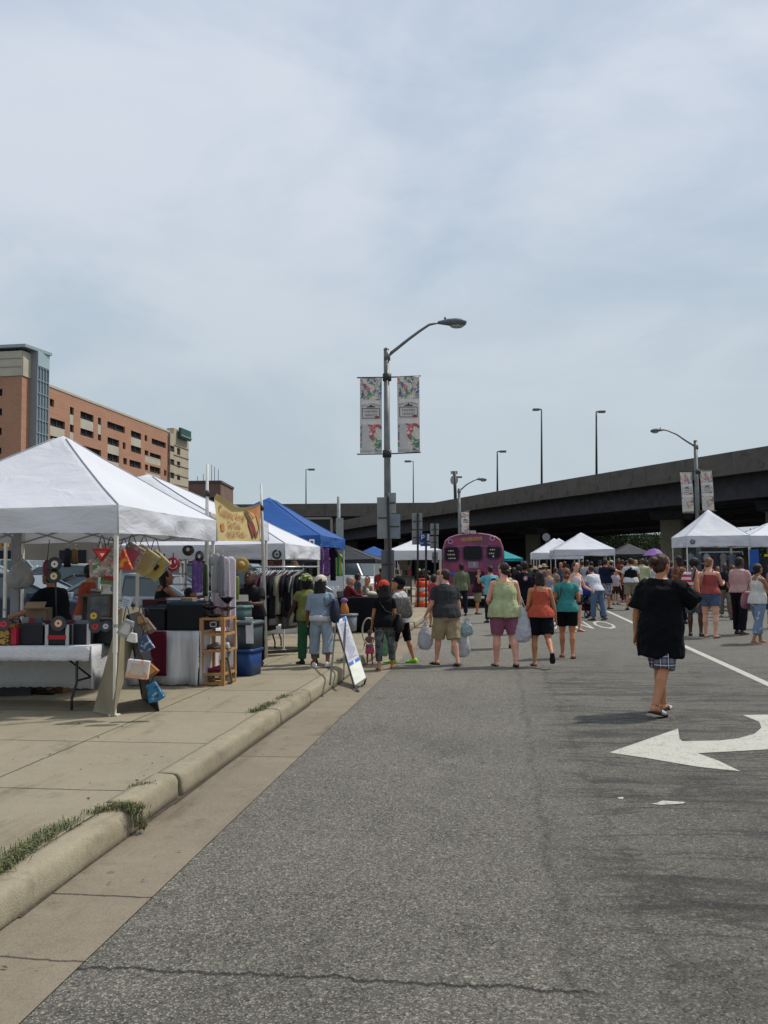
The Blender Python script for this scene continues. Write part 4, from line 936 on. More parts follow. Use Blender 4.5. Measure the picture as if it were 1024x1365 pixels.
        mb.build('hat', mt_, P_)
    # ---- clothes
    def mt(c): return c if not isinstance(c, str) else fabric(c)
    kind, col, o_ = top; ease = o_.get('ease', .018); hem = o_.get('hem', .90); slv = o_.get('sleeve', {'tee': .62, 'long': 1.8, 'tank': 0, 'sleeveless': 0}[kind]); flare = o_.get('flare', 0)
    tb = MB(); zs = [z for z in (.60, .66, .72, .78, .84, .90, .95, 1.0, 1.06, 1.12, 1.18, 1.24, 1.30, 1.36) if z > hem + .015]
    zs = [hem] + zs + ([1.40, 1.43, 1.455, 1.475] if kind in ('tee', 'long') else [1.385, 1.405] if kind == 'sleeveless' else [1.375])
    rings = []
    for z in zs:
        e = ease + flare * max(0, (1.25 - z)) / .4 * 1.0
        if z < 1.08: e = max(e, bot[2].get('ease', .014) + .027)
        if z < .94:                                            # below the hips: keep the hip girth
            rx, ry, yc = interp(TORSO, .94); s_ = b; rx = rx * (.3 + .7 * s_) * sx + e; ry = ry * (.15 + .85 * s_) + e
            rings.append([G_(Vector((math.copysign(abs(math.cos(a)) ** .85, math.cos(a)) * rx, yc + math.sin(a) * ry, z))) for a in [2 * math.pi * j / 18 for j in range(18)]])
        else:
            ee = e if z < 1.40 else ease * .7
            if kind in ('tank', 'sleeveless') and z > 1.3: 
                rr_ = tor(z, .010); c_0 = sum(rr_, Vector()) / len(rr_); f_ = {'tank': .80, 'sleeveless': .98}[kind] if z > 1.38 else {'tank': .93, 'sleeveless': 1.0}[kind]
                rr_ = [Vector((c_0.x + (q.x - c_0.x) * f_, q.y, q.z)) for q in rr_]; rings.append(rr_)
            else: rings.append(tor(z, ee))
    tb.loft(rings)
    if kind in ('tank', 'sleeveless'):                          # shoulder straps
        ww = .082 if kind == 'tank' else .105
        for sd in (-1, 1):
            tb.tube([G_(leanT((sd * ww, -.095, 1.36))), G_(leanT((sd * ww, -.06, 1.455))), G_(leanT((sd * ww, 0, 1.478))), G_(leanT((sd * ww, .06, 1.44))), G_(leanT((sd * ww, .10, 1.36)))], (.026 if kind == 'tank' else .04) * k, 8, flat=.6)
    if slv:
        for sh, elb, wr, fo, sd in AJ:
            L1 = min(slv, 1.0); e0 = o_.get('sl_r', .058) * (.4 + .6 * b)
            pts = [leanT((sd * (sh_w - .085), -.01, 1.385)), sh + Vector((-sd * .03, 0, 0)), sh + (elb - sh) * .15, sh.lerp(elb, L1 * .6), sh.lerp(elb, L1)]; rr = [.066 * (.4 + .6 * b), e0 + .005 + ease * .2, e0 + .003 + ease * .3, e0 + ease * .45, e0 * .98 + ease * (.6 if slv < 1.2 else .2)]
            if slv > 1.0: L2 = slv - 1; pts += [elb.lerp(wr, L2 * .5), elb.lerp(wr, L2)]; rr += [.046 * A_ + ease * .4, .036 * A_ + ease * .5]
            tb.tube([G_(p) for p in pts], [x_ * k for x_ in rr], 12); tb.ell(G_(sh + Vector((-sd * .012, 0, -.008))), ((.064 * (.4 + .6 * b) + min(ease, .03) * .25) * k,) * 3, 12, 8)
    to = tb.build({'tee': 't_shirt', 'long': 'shirt', 'tank': 'tank_top', 'sleeveless': 'sleeveless_blouse'}[kind], mt(col), P_)
    mark_remesh(to, max(vox * 1.15, .008), 3, o_.get('fold', .026), .15)
    kind, col, o_ = bot; ease = o_.get('ease', .014); L_ = o_.get('len', {'shorts': .95, 'pants': 1.93, 'capri': 1.5, 'skirt': .9, 'jeans': 1.93}[kind]); hr = o_.get('hr', .07)
    pb = MB(); pb.loft([tor(z, ease + (.004 if z > .97 else 0)) for z in (.81, .85, .89, .93, .97, 1.01)])
    if kind == 'skirt':
        rx, ry, yc = interp(TORSO, .92); ln = .43 * L_
        pb.loft([[G_(Vector((math.cos(a) * (rx * b + ease + fl_), yc + math.sin(a) * (ry * b + ease + fl_), z))) for a in [2 * math.pi * j / 18 for j in range(18)]] for z, fl_ in ((.95, 0), (.86, .015), (.92 - ln * .6, .03), (.92 - ln, .045))])
    else:
        for hip, knee, ank, toe, sd in LJ:
            pts = []; rr = []; n_ = 7
            for j in range(n_):
                u_ = L_ * j / (n_ - 1); p = hip.lerp(knee, u_) if u_ <= 1 else knee.lerp(ank, u_ - 1)
                r0 = interp([(0, .092 * (.35 + .65 * b) * hip_w), (.5, .08 * (.35 + .65 * b) * hip_w), (.95, .062 * A_), (1.3, .062 * A_), (2, .045 * A_)], u_)[0] + ease
                e = o_.get('flare', 0) * u_; pts.append(p); rr.append(max(r0, hr if u_ > 1.2 and kind in ('pants', 'jeans') else 0) + e)
            pts[0] = pts[0] + Vector((0, 0, .01)); pb.tube([G_(p) for p in pts], [x_ * k for x_ in rr], 14)
    mark_remesh(pb.build({'shorts': 'shorts', 'pants': 'trousers', 'jeans': 'jeans', 'capri': 'capri_trousers', 'skirt': 'skirt'}[kind], mt(col), P_), max(vox * 1.15, .008), 2, o_.get('fold', .016) * .8, .12)
    # ---- shoes
    kind, col = shoes[:2]
    if kind != 'none':
        for hip, knee, ank, toe, sd in LJ:
            tr = R(toe); fwd = Vector((sd * .12, math.cos(tr), -math.sin(tr))).normalized(); dn = Vector((0, -math.sin(tr), -math.cos(tr))); sdv = fwd.cross(dn); mb = MB()
            if kind in ('shoe', 'boot'):
                rings = []
                for u, w_, hh in ((-.075, .028, .05), (-.05, .042, .085), (.0, .044, .09), (.06, .048, .068), (.12, .052, .05), (.17, .048, .042), (.2, .034, .035), (.212, .014, .028)):
                    c = ank + fwd * u; rings.append([G_(c + sdv * math.cos(a) * w_ + dn * (.076 - hh / 2 - hh / 2 * math.sin(a))) for a in [2 * math.pi * j / 12 for j in range(12)]])
                mb.loft(rings); o = mb.build('shoe', plain(col, .55), P_)
                if shoes[2:]:
                    m2 = MB(); m2.loft([[G_(ank + fwd * u + sdv * w_ * sg + dn * zz) for sg, zz in ((-1, .068), (1, .068), (1, .083), (-1, .083))] for u, w_ in ((-.07, .035), (.05, .05), (.15, .052), (.205, .025))]); m2.build('sole', plain(shoes[2], .6), P_)
            else:
                for u0, u1 in ((0, 1),):
                    rings = [[G_(ank + fwd * u + sdv * w_ * sg + dn * zz) for sg, zz in ((-1, .064), (1, .064), (1, .083), (-1, .083))] for u, w_ in ((-.068, .026), (-.04, .04), (.04, .042), (.12, .052), (.18, .044), (.205, .02))]
                    mb.loft(rings, True, 0, False)
                so_ = mb.build('sandal_sole', plain(col, .6), P_)
                mb = MB(); st_c = shoes[2] if len(shoes) > 2 else col
                if kind == 'slide': mb.loft([[G_(ank + fwd * u + sdv * x_ * 1.06 + dn * (.075 - zz)) for x_, zz in ((-.052, 0), (-.046, hh * .8), (-.02, hh), (.02, hh), (.046, hh * .8), (.052, 0), (.044, 0), (.02, hh - .008), (-.02, hh - .008), (-.044, 0))] for u, hh in ((.055, .062), (.09, .054), (.13, .043))], False, 0, True)
                else:
                    for sg in (-1, 1): mb.tube([G_(ank + fwd * .16 + dn * .058), G_(ank + fwd * .10 + sdv * sg * .04 + dn * .035), G_(ank + fwd * .05 + sdv * sg * .045 + dn * .068)], .006 * k, 6)
                mb.build('sandal_strap', plain(st_c, .5), P_)
    Wm = Matrix.Translation((X, Y, z0)) @ Matrix.Rotation(-R(head), 4, 'Z')
    info = dict(obj=P_, wr=[Wm @ G_(a[2] + a[3] * .08) for a in AJ], wrist=[Wm @ G_(a[2]) for a in AJ], elb=[Wm @ G_(a[1]) for a in AJ], sh=[Wm @ G_(a[0]) for a in AJ], headc=Wm @ G_(hc0), W=Wm, k=k, G=G_, leanT=leanT, HG=lambda p: Wm @ HG(p), L=lambda p: Wm @ G_(leanT(p)), b=b)
    if key: PEOPLE[key] = info
    return info
def place(label, px, yf, yt, z0=0.0, **kw):
    p = gnd(px, yf, z0); top = at(px, yt, p.y).z; return person(label, p.x, p.y, z0, H=(top - z0) / (1.015 if not kw.get('hat') else 1.03) * kw.pop('hk', 1), **kw)
def placed(label, px, Y, yt, z0=0.0, **kw):
    p = at(px, 756, Y); top = at(px, yt, Y).z; return person(label, p.x, Y, z0, H=(top - z0) / 1.02 * kw.pop('hk', 1), **kw)
# ---- bags (top level: held or worn)
def plastic_bag(p, h, w_, col, label, cat='bag', seed=0, tint=None):
    t = thing('plastic_bag', label, cat, p); mb = MB(); n = 16; rings = []
    for u, rr in ((0, .12), (.1, .25), (.22, .5), (.4, .8), (.62, 1), (.82, .98), (.95, .75), (1, .35)):
        rings.append([Vector((math.cos(a) * w_ * .5 * rr * (1 + .14 * noise.noise(Vector((a * 1.5, u * 4, seed)))), math.sin(a) * w_ * .28 * rr * (1 + .2 * noise.noise(Vector((a * 2, u * 5, seed + 3)))), -h * (.16 + .84 * u) + .01 * math.sin(a * 5 + seed))) for a in [2 * math.pi * j / n for j in range(n)]])
    mb.loft(rings); o = mb.build('bag_body', M('poly_' + col, col, rough=.35, var=.1, scale=9, bump=1.0, bscale=16, trans=.25), t); mark_remesh(o, .014 if h < .5 else .018, 2, .03, .06)
    mb = MB(); mb.tube([(-.05, 0, -h * .22), (-.02, 0, -.06), (0, 0, 0), (.02, 0, -.06), (.05, 0, -h * .22)], .008, 6); mb.build('handle', M('poly_' + col, col), t)
    return t
def shoulder_bag(info, side, size, col, label, cross=False, zc=.98, fwd=0.0, drop=None, cat='shoulder bag'):
    """a soft bag on a strap over a shoulder; side -1 left, 1 right"""
    b = info['b']; k = info['k']; hw = .17 * (.3 + .7 * b)
    sh_side = -side if cross else side
    base = info['L']((side * (hw + .06 + size[1] * .4), fwd, zc)); t = thing('shoulder_bag', label, cat, base, info['obj'].rotation_euler.z)
    inv = (Matrix.Translation(base) @ Matrix.Rotation(info['obj'].rotation_euler.z, 4, 'Z')).inverted()
    mb = MB(); n = 14; rings = []
    for u, rr in ((0, .38), (.1, .55), (.3, .82), (.58, 1.0), (.82, .98), (.95, .72), (1, .35)):
        rings.append([Vector((math.sin(a) * size[1] * .5 * rr, math.cos(a) * size[0] * .5 * (.45 + .55 * rr), (.5 - u) * size[2])) for a in [2 * math.pi * j / n for j in range(n)]])
    mb.loft(rings); m_ = col if not isinstance(col, str) else M('bagfab_' + col, col, rough=.6, var=.12, bump=.4, bscale=20)
    mb.build('bag_body', m_, t)
    top = info['L']((sh_side * .10, -.0, 1.50)); L_ = lambda p: inv @ p
    bk = info['L']((sh_side * .095, -.12 * (.3 + .7 * b) - .02, 1.34)); ft = info['L']((sh_side * .095, .13 * (.3 + .7 * b) + .02, 1.34))
    e0 = base + Vector((0, 0, size[2] * .45)); sg = Vector((math.sin(info['obj'].rotation_euler.z) * -1, math.cos(info['obj'].rotation_euler.z), 0))
    m1 = info['L']((side * hw * (.1 if cross else .75), -.15 * (.3 + .7 * b) - .01, 1.18)); m2 = info['L']((side * hw * (.1 if cross else .75), .15 * (.3 + .7 * b) + .02, 1.18))
    mb = MB(); mb.tube([L_(e0 - sg * size[0] * .35), L_(m1), L_(bk), L_(top), L_(ft), L_(m2), L_(e0 + sg * size[0] * .35)], .014, 6, flat=.5); mb.build('strap', m_, t)
    return t
# ------------------------------------------------------------------ canopy tents
def tentfab(name, col, tr=.22):
    if name in _mc: return _mc[name]
    ma, N, L, b = nodes_mat(name); g2 = NG(ma.node_tree); co = g2.tc(); out = N['Material Output']
    n1 = g2.noise(g2.map(co, scale=(1, 1, 2.5)), 2.2, 5, .55, .8); n2 = g2.noise(co, .9, 3)
    c = g2.mix(g2.ss(n2, .3, .7), tuple(x * .94 for x in col), col); L.new(c, b.inputs['Base Color']); b.inputs['Roughness'].default_value = .62; b.inputs['Specular IOR Level'].default_value = .3
    bp = g2.bump(n1, .5, .06); L.new(bp, b.inputs['Normal'])
    t = N.new('ShaderNodeBsdfTranslucent'); L.new(c, t.inputs[0]); m_ = N.new('ShaderNodeMixShader'); m_.inputs[0].default_value = tr
    L.new(b.outputs[0], m_.inputs[1]); L.new(t.outputs[0], m_.inputs[2]); L.new(m_.outputs[0], out.inputs[0]); _mc[name] = ma; return ma
TW = tentfab('tent_white', (.70, .71, .755), .19); TB = tentfab('tent_blue', (.02, .095, .33), .15); TK = tentfab('tent_black', (.02, .022, .025), .05); TT = tentfab('tent_teal', (.03, .36, .38), .2)
TP = tentfab('tent_purple', (.22, .10, .36), .2)
leg_white = M('leg_white', (.66, .63, .56), rough=.4, var=.06); truss_m = M('truss_grey', (.33, .33, .33), rough=.5, metal=.3)
def canopy(label, C, w_, l_, zb, zt, zp, z0=0.0, mat_=TW, ang=ANG, group='white canopy tents', seed=0, legs=(1, 1, 1, 1), logo=None, lw=.035, n=26, legm=None, droop=.03, walls=()):
    t = thing('canopy_tent', label, 'tent', (C[0], C[1], z0), -ang, group); zb -= z0; zt -= z0; zp -= z0
    mb = MB(); vs = []
    for i in range(n + 1):
        for j in range(n + 1):
            u, v = 2 * j / n - 1, 2 * i / n - 1; m_ = max(abs(u), abs(v)); mn = min(abs(u), abs(v))
            h = zt + (zp - zt) * ((1 - m_) * (1 - .13 * m_) if m_ > .001 else .985)
            edge = (m_ - mn) * (1 - m_) * .16; h -= edge * (zp - zt)
            h += .012 * noise.noise(Vector((u * 3, v * 3, seed))) * (1 - m_ ** 4)
            ox = 0
            vs.append((-w_ / 2 + u * w_ / 2, l_ / 2 + v * l_ / 2, h - droop * .5 * math.cos(mn * math.pi / 2) * (m_ ** 6)))
    fs = []
    for i in range(n):
        for j in range(n):
            a, b_, c_, d_ = i * (n + 1) + j, i * (n + 1) + j + 1, (i + 1) * (n + 1) + j + 1, (i + 1) * (n + 1) + j
            fs += [(a, b_, c_), (a, c_, d_)] if (2 * i + 1 - n) * (2 * j + 1 - n) > 0 else [(a, b_, d_), (b_, c_, d_)]
    mb.add(vs, fs, 0, True)
    cano = mb.build('canopy', mat_, t)
    cs = [(-w_, 0), (0, 0), (0, l_), (-w_, l_)]
    for k in range(4):
        (xa, ya), (xb, yb) = cs[k], cs[(k + 1) % 4]; nx, ny = (yb - ya), -(xb - xa); nl = math.hypot(nx, ny); nx /= nl; ny /= nl; vs = []; nn_, mm = 40, 6
        for i in range(mm + 1):
            for j in range(nn_ + 1):
                u = j / nn_; v = i / mm; e = math.sin(u * math.pi) ** .5 if 0 < u < 1 else 0
                out = (.012 + .022 * v) * noise.noise(Vector((u * 6 + k * 9, v * 1.4, seed + 2.2))) * 2 * e + .012 * v * math.sin(u * 40 + seed) * e * .4 + .004
                mn = abs(2 * u - 1); dr = droop * .5 * math.cos(mn * math.pi / 2)
                z = zt - dr * (1 - v) - (zt - zb) * v + v * droop * 1.1 * math.sin(u * math.pi) * (0.6 + .4 * noise.noise(Vector((seed, k, 1))))
                vs.append((xa + (xb - xa) * u + nx * out, ya + (yb - ya) * u + ny * out, z))
        m2 = MB(); m2.add(vs, [(i * (nn_ + 1) + j, i * (nn_ + 1) + j + 1, (i + 1) * (nn_ + 1) + j + 1, (i + 1) * (nn_ + 1) + j) for i in range(mm) for j in range(nn_)], 0, True)
        m2.build('valance', mat_, t)
    m2 = MB()                                                   # seams: ridges and corner piping
    for sx_, sy_ in ((-1, -1), (1, -1), (1, 1), (-1, 1)):
        pts = []
        for q in range(1, n // 2 + 1):
            m_ = q / (n // 2) * .999; h = zt + (zp - zt) * ((1 - m_) * (1 - .13 * m_) if m_ > .001 else .985); pts.append((-w_ / 2 + sx_ * m_ * w_ / 2, l_ / 2 + sy_ * m_ * l_ / 2, h + .006 + .012 * noise.noise(Vector((sx_ * m_ * 3, sy_ * m_ * 3, seed))) * (1 - m_ ** 4)))
        pts.append((-w_ / 2 + sx_ * w_ / 2 * 1.004, l_ / 2 + sy_ * l_ / 2 * 1.004, zb)); m2.tube(pts, .006, 5)
    m2.build('seam', {TW: M('seam_w', (.36, .36, .40)), TB: TB, TK: TK, TT: TT, TP: TP}[mat_], t)
    lm = legm or leg_white
    for k, (x, y) in enumerate([(-w_ + .03, .03), (-.03, .03), (-.03, l_ - .03), (-w_ + .03, l_ - .03)]):
        if not legs[k]: continue
        mb = MB(); mb.box((x, y, (zt - .05) / 2 + .3), (lw, lw, zt - .05 - .6)); mb.box((x, y, .45), (lw * .78, lw * .78, .9)); mb.box((x, y, .008), (lw * 2.4, lw * 2.4, .014)); mb.box((x, y, .86), (lw * 1.15, lw * 1.15, .03), mi=1)
        mb.build('leg', [lm, truss_m], t)
    mb = MB()
    for k in range(4):
        (xa, ya), (xb, yb) = cs[k], cs[(k + 1) % 4]; cx, cy = -w_ / 2, l_ / 2
        f = lambda u: Vector((xa + (xb - xa) * u + (cx - xa - (xb - xa) * .5) * .03, ya + (yb - ya) * u + (cy - ya - (yb - ya) * .5) * .03, 0))
        up, dn = Vector((0, 0, zt - .08)), Vector((0, 0, zb + .02))
        for a_, b_ in ((.02, .26), (.26, .5), (.5, .74), (.74, .98)):
            mb.bar(f(a_) + up, f(b_) + dn, .02); mb.bar(f(a_) + dn, f(b_) + up, .02)
    mb.bar((-w_ / 2, l_ / 2, zb + .1), (-w_ / 2, l_ / 2, zp - .06), .03)
    for (x, y) in ((-w_ / 2, 0), (-w_ / 2, l_), (-w_, l_ / 2), (0, l_ / 2)): mb.bar((x, y, zt - .1), (-w_ / 2, l_ / 2, zb + .25), .02)
    mb.build('scissor_frame', truss_m, t)
    if logo:
        lx, face, lz, lr_ = logo; mb = MB()
        T = basis((lx, -.05, lz - z0), (1, 0, 0), (0, 0, 1)) if face == 'front' else basis((.05, lx, lz - z0), (0, 1, 0), (0, 0, 1))
        ring = [(math.cos(a) * lr_, math.sin(a) * lr_) for a in np.linspace(0, 2 * math.pi, 18)[:-1]]
        for k in range(17):
            if k in (3,): continue
            a0, a1 = ring[k], ring[(k + 1) % 17]; mb.add([(a0[0], a0[1], .002), (a1[0], a1[1], .002), (a1[0] * .55, a1[1] * .55, .002), (a0[0] * .55, a0[1] * .55, .002)], [(0, 1, 2, 3)], 0, False, T)
        mb.add([(-lr_ * .2, -lr_ * .3, .003), (lr_ * .6, 0, .003), (-lr_ * .2, lr_ * .3, .003)], [(0, 1, 2)], 0, False, T)
        mb.build('logo', plain('3a3d48', .6), t)
    return t
Y1 = gnd(155, 954, .146).y; z1b, z1t = at(154, 711, Y1).z, at(152, 673, Y1).z
c1 = at(155, 800, Y1); T1W = 3.0
ctr = Vector((c1.x, c1.y, 0)) + SU * 1.5 - SV * 1.5
canopy('large white canopy tent nearest the camera, over the record table at the picture edge', (c1.x + .02, Y1 - .03), 2.7, T1W, z1b, z1t, at(82, 585, ctr.y).z + .04, .146, seed=1, n=36, legs=(0, 1, 1, 1))
Y2 = 11.95; c2 = at(281, 700, Y2); canopy('second white canopy tent, behind the nearest one and beside the yellow banner', (c2.x, Y2), 3, 3, at(281, 713, Y2).z, at(281, 684, Y2).z, at(205, 640, Y2 + 1.7).z + .10, .146, seed=2, logo=(-.12, 'front', at(276, 706, Y2).z, .05), legs=(1, 0, 1, 1))
Y3 = gnd(379.5, 867, .146).y; c3 = at(380, 800, Y3); canopy('third white canopy tent with a dark round logo, over the clothes rack', (c3.x, Y3), 3, 3, at(380, 745, Y3).z, at(380, 724, Y3).z, at(300, 668, Y3 + 1.6).z, .146, seed=3, logo=(-.13, 'front', at(371, 739, Y3).z, .085))
Y4 = 18.6; c4 = at(427, 700, Y4); canopy('bright blue canopy tent behind the white tents', (c4.x, Y4), 3, 3, at(427, 729, Y4).z, at(427, 713, Y4).z, at(363, 663, Y4 + 1.6).z + .02, .146, TB, group='blue canopy tents', seed=4)
mb = MB(); a = at(413, 719, Y4 - .25); tg_ = thing('price_tag', 'small white printed tag on the front of the bright blue tent', 'tag', a); mb.box(a + Vector((.035, .1, -.06)), (.11, .01, .13)); mb.build('card', plain('e0e2e2', .6), tg_, world=True); mb = MB(); mb.ell(a + Vector((.035, .09, -.06)), (.03, .004, .035), 10, 6); mb.build('logo', plain('30343c', .6), tg_, world=True)
Y5 = 28; c5 = at(500, 740, Y5); canopy('black canopy tent in shade beyond the blue tent', (c5.x, Y5), 3, 3, at(500, 751, Y5).z, at(500, 745, Y5).z, at(445, 722, Y5 + 1.5).z, .146, TK, group=None, seed=5, n=14)
Y6 = 52; c6 = at(524, 740, Y6); canopy('small blue canopy tent far down the pavement', (c6.x, Y6), 2.6, 2.6, at(524, 747, Y6).z, at(524, 741, Y6).z, at(504, 728, Y6 + 1.5).z, .146, TB, group='blue canopy tents', seed=6, n=14)
Y6 = 46; c6 = at(505, 748, Y6); canopy('low blue canopy tent just before the small far blue tent', (c6.x, Y6), 2.9, 2.9, at(505, 752, Y6).z, at(505, 746, Y6).z, at(480, 739, Y6 + 1.5).z, .0, TB, group='blue canopy tents', seed=16, n=14)
Y7 = 42; c7 = at(589, 740, Y7); canopy('white canopy tent behind the sign posts left of the pink bus', (c7.x, Y7), 2.6, 2.6, at(589, 746, Y7).z, at(589, 733, Y7).z, at(552, 719, Y7 + 1.4).z, .0, seed=7, n=16, ang=R(2))
Y7 = 56; c7 = at(588, 740, Y7); canopy('white canopy tent half hidden behind the parking sign', (c7.x, Y7), 3, 3, at(588, 744, Y7).z, at(588, 735, Y7).z, at(560, 722, Y7 + 1.4).z, .0, seed=17, n=16, ang=R(2))
Y8 = 36; q = R(7); c8 = at(820, 735, Y8); canopy('white canopy tent in the middle of the right row, seen over the crowd', (c8.x, Y8), 2.42, 2.42, at(820, 740.5, Y8).z, at(820, 731.5, Y8).z, at(775, 710, Y8 + 1.2).z + .02, 0, seed=8, n=20, ang=R(6))
Y9 = 46; c9 = at(773, 735, Y9); canopy('white canopy tent just behind the middle one of the right row', (c9.x, Y9), 2.4, 2.4, at(773, 745, Y9).z, at(773, 736, Y9).z, at(738, 717, Y9 + 1.2).z, 0, seed=9, n=16, ang=R(6))
Y9 = 52; c9 = at(778, 735, Y9); canopy('farthest white tent of the right row, only its peak showing', (c9.x, Y9), 2.6, 2.6, at(778, 745, Y9).z, at(778, 736, Y9).z, at(747, 717, Y9 + 1.2).z, 0, seed=10, n=16, ang=R(6))
YA = 32; cA = at(1000, 735, YA); canopy('white canopy tent with a round logo on the right, in front of the banner lamp', (cA.x, YA), 2.24, 2.24, at(1000, 728, YA).z, at(1000, 713, YA).z, at(968, 679.5, YA + 1.2).z + .02, 0, seed=11, n=22, ang=R(5), logo=(-2.02, 'front', at(928, 722, YA).z, .09))
cB = at(1083, 735, YA); canopy('white canopy tent cut by the picture edge on the right', (cB.x, YA - .1), 2.24, 2.24, at(1083, 728, YA).z, at(1083, 713, YA).z, at(1040, 696, YA + 1.2).z, 0, seed=12, n=20, ang=R(5))
YT = 41; cT = at(697, 740, YT); canopy('teal canopy tent peeking out right of the pink bus', (cT.x, YT), 2.6, 2.6, at(697, 748, YT).z, at(697, 744, YT).z, at(662, 728, YT + 1).z, 0, TT, group=None, seed=13, n=14)
Yk = 60; ck_ = at(873, 740, Yk); canopy('black canopy tent under the viaduct behind the crowd', (ck_.x, Yk), 3, 3, at(873, 742, Yk).z, at(873, 738, Yk).z, at(850, 724, Yk + 1.5).z, 0, TK, group=None, seed=14, n=14, ang=R(6))
Yp = 48; pp = at(872, 740, Yp); um = thing('market_umbrella', 'purple umbrella behind the phone caller', 'umbrella', (pp.x, Yp, 0)); zt_ = at(868, 731, Yp).z; zb_ = at(868, 740, Yp).z
mb = MB(); rg = [[Vector((math.cos(a) * r_, math.sin(a) * r_, z_ - .03 * abs(math.sin(a * 4)) * r_)) for a in np.linspace(0, 2 * math.pi, 33)[:-1]] for r_, z_ in ((.02, zt_), (.3, zt_ - .08), (.5, zb_ + .05), (.62, zb_))]; mb.loft(rg, False); mb.build('canopy', TP, um)
mb = MB(); mb.tube([(0, 0, 0), (0, 0, zt_)], .02, 8); mb.build('pole', dark_pole, um)
# ------------------------------------------------------------------ the people (px centre, feet y, head-top y)
place('heavyset person in an oversized black t-shirt and plaid shorts holding a phone to the ear', 884, 951, 724, hk=.97, head=46, b=1.12, key='phone', vox=.0055, lean=4, yaw=14,
      legs=((17, 1, 8), (-17, 1, 14, 14)), arms=((-12, 14, 18, 0), (44, 25, 134, 15)), hair=('bun', '3b2418'), skin='tan', belly=.02,
      top=('tee', '0c0d12', dict(ease=.062, hem=.64, flare=.004, sleeve=.92, sl_r=.074, fold=.05)), bot=('shorts', plaid('plaid_bw', (.02, .02, .03), (.16, .16, .19), (.45, .45, .5), 11), dict(len=1.0, ease=.03, flare=.01, fold=.02)), shoes=('slide', '17151a', 'b9bcc4'), curl=(55, 48))
i = PEOPLE['phone']
ph = i['wr'][1] + Vector((-.03, -.01, .0)); t = thing('phone', 'dark phone held to the right ear of the person in black', 'phone', ph); mb = MB(); mb.box((0, 0, 0), (.016, .07, .14), rot=(.5, .1, 0)); mb.build('phone_case', plain('16171b', .3), t, bevel=.006); mb = MB(); mb.box((-.009, 0, 0), (.002, .06, .12), rot=(.5, .1, 0)); mb.build('screen', plain('6d747c', .15), t)
place('woman in a sleeveless lime blouse and mauve knee shorts walking away', 674, 888, 744, hk=.98, head=-4, b=1.42, fem=True, key='lime', vox=.007, lean=2, yaw=-32,
      legs=((5, 5, 4), (-6, 5, 14, 6)), arms=((8, 16, 58, 25), (4, 15, 20, 0)), hair=('bunlow', '2a1a15', .98), skin='pink', hipk=1.08, belly=.02,
      top=('sleeveless', 'b3bc84', dict(ease=.028, hem=.83, flare=.022, fold=.035)), bot=('shorts', '96566f', dict(len=.92, ease=.02, fold=.02)), shoes=('sandal', '231b19'))
place('woman in an orange tank top and dark shorts lifting her right foot', 722, 888, 757, hk=.99, head=2, b=1.06, fem=True, key='orange', vox=.007, lean=2,
      legs=((4, 3, 4), (-16, 3, 42, 48)), arms=((6, 10, 30, 0), (-2, 15, 14, 0)), hair=('bob', '1f1613', .95), skin='tan', hipk=1.05,
      top=('tank', 'c44c2c', dict(ease=.02, hem=.90, flare=.015, fold=.035)), bot=('shorts', '11131c', dict(len=.82, ease=.035, flare=.01, fold=.02)), shoes=('sandal', '15130f'))
place('woman in a teal tee and black shorts with her hair in a bun', 757, 877, 753, hk=.985, head=12, b=.98, fem=True, key='teal', vox=.0075, lean=2, yaw=-8,
      legs=((8, 1, 4), (-6, 1, 8, 6)), arms=((12, 10, 60, 20), (10, 14, 70, 22)), hair=('bunlow', '6b4630'), skin='tan',
      top=('tee', '2a8d8a', dict(ease=.02, hem=.90, sleeve=.36, fold=.035)), bot=('shorts', '0f1016', dict(len=.72, ease=.03, fold=.02)), shoes=('sandal', '5a3a2a'))
place('man in a charcoal tee and khaki shorts walking with white bags', 596, 887, 752, hk=.98, head=-22, b=1.12, key='grey', vox=.007, lean=4, yaw=-28,
      legs=((18, 2, 10), (-8, 2, 14, 8)), arms=((12, 10, 34, 0), (-6, 10, 16, 0)), hair=('short', '33241b', .96), skin='pink', belly=.03,
      top=('tee', '3b3d40', dict(ease=.03, hem=.88, flare=.02, sleeve=.7, fold=.035)), bot=('shorts', 'ab9670', dict(len=1.05, ease=.045, flare=.015, fold=.03)), shoes=('sandal', '241d19'))
place('man in a white visor and navy tee behind the woman in lime', 672, 864, 743, hk=.96, head=20, b=1.25, vox=.011, yaw=55, hat=('visor', 'e8e6e0'), legs=((4, 5, 4), (4, 5, 4)), arms=((10, 12, 30, 0), (10, 16, 20, 0)), hair=('short', '3a2a20'), skin='pink',
      top=('tee', '171b2b', dict(ease=.03, hem=.86)), bot=('shorts', '4b4a47', dict(len=.9, ease=.03)), shoes=('shoe', '17161a', 'c8c4bc'))
place('woman in an orange cap and black tee with dark camo trousers', 513, 893, 768, hk=.965, head=-6, b=1.0, fem=True, key='cap', vox=.0075, hat=('cap', 'c8361e'), lean=3,
      legs=((-6, 4, 6, 4), (10, 8, 6)), arms=((6, 9, 22, 0), (4, 10, 18, 0)), hair=('bob', '15100f'), skin='tan', top=('tee', '14141a', dict(ease=.02, hem=.86, sleeve=.55)),
      bot=('pants', blotch('camo_dark', [(.07, .075, .075), (.03, .035, .035), (.13, .135, .13)], 11), dict(len=1.75, ease=.016, hr=.055)), shoes=('sandal', '8c6b3e'))
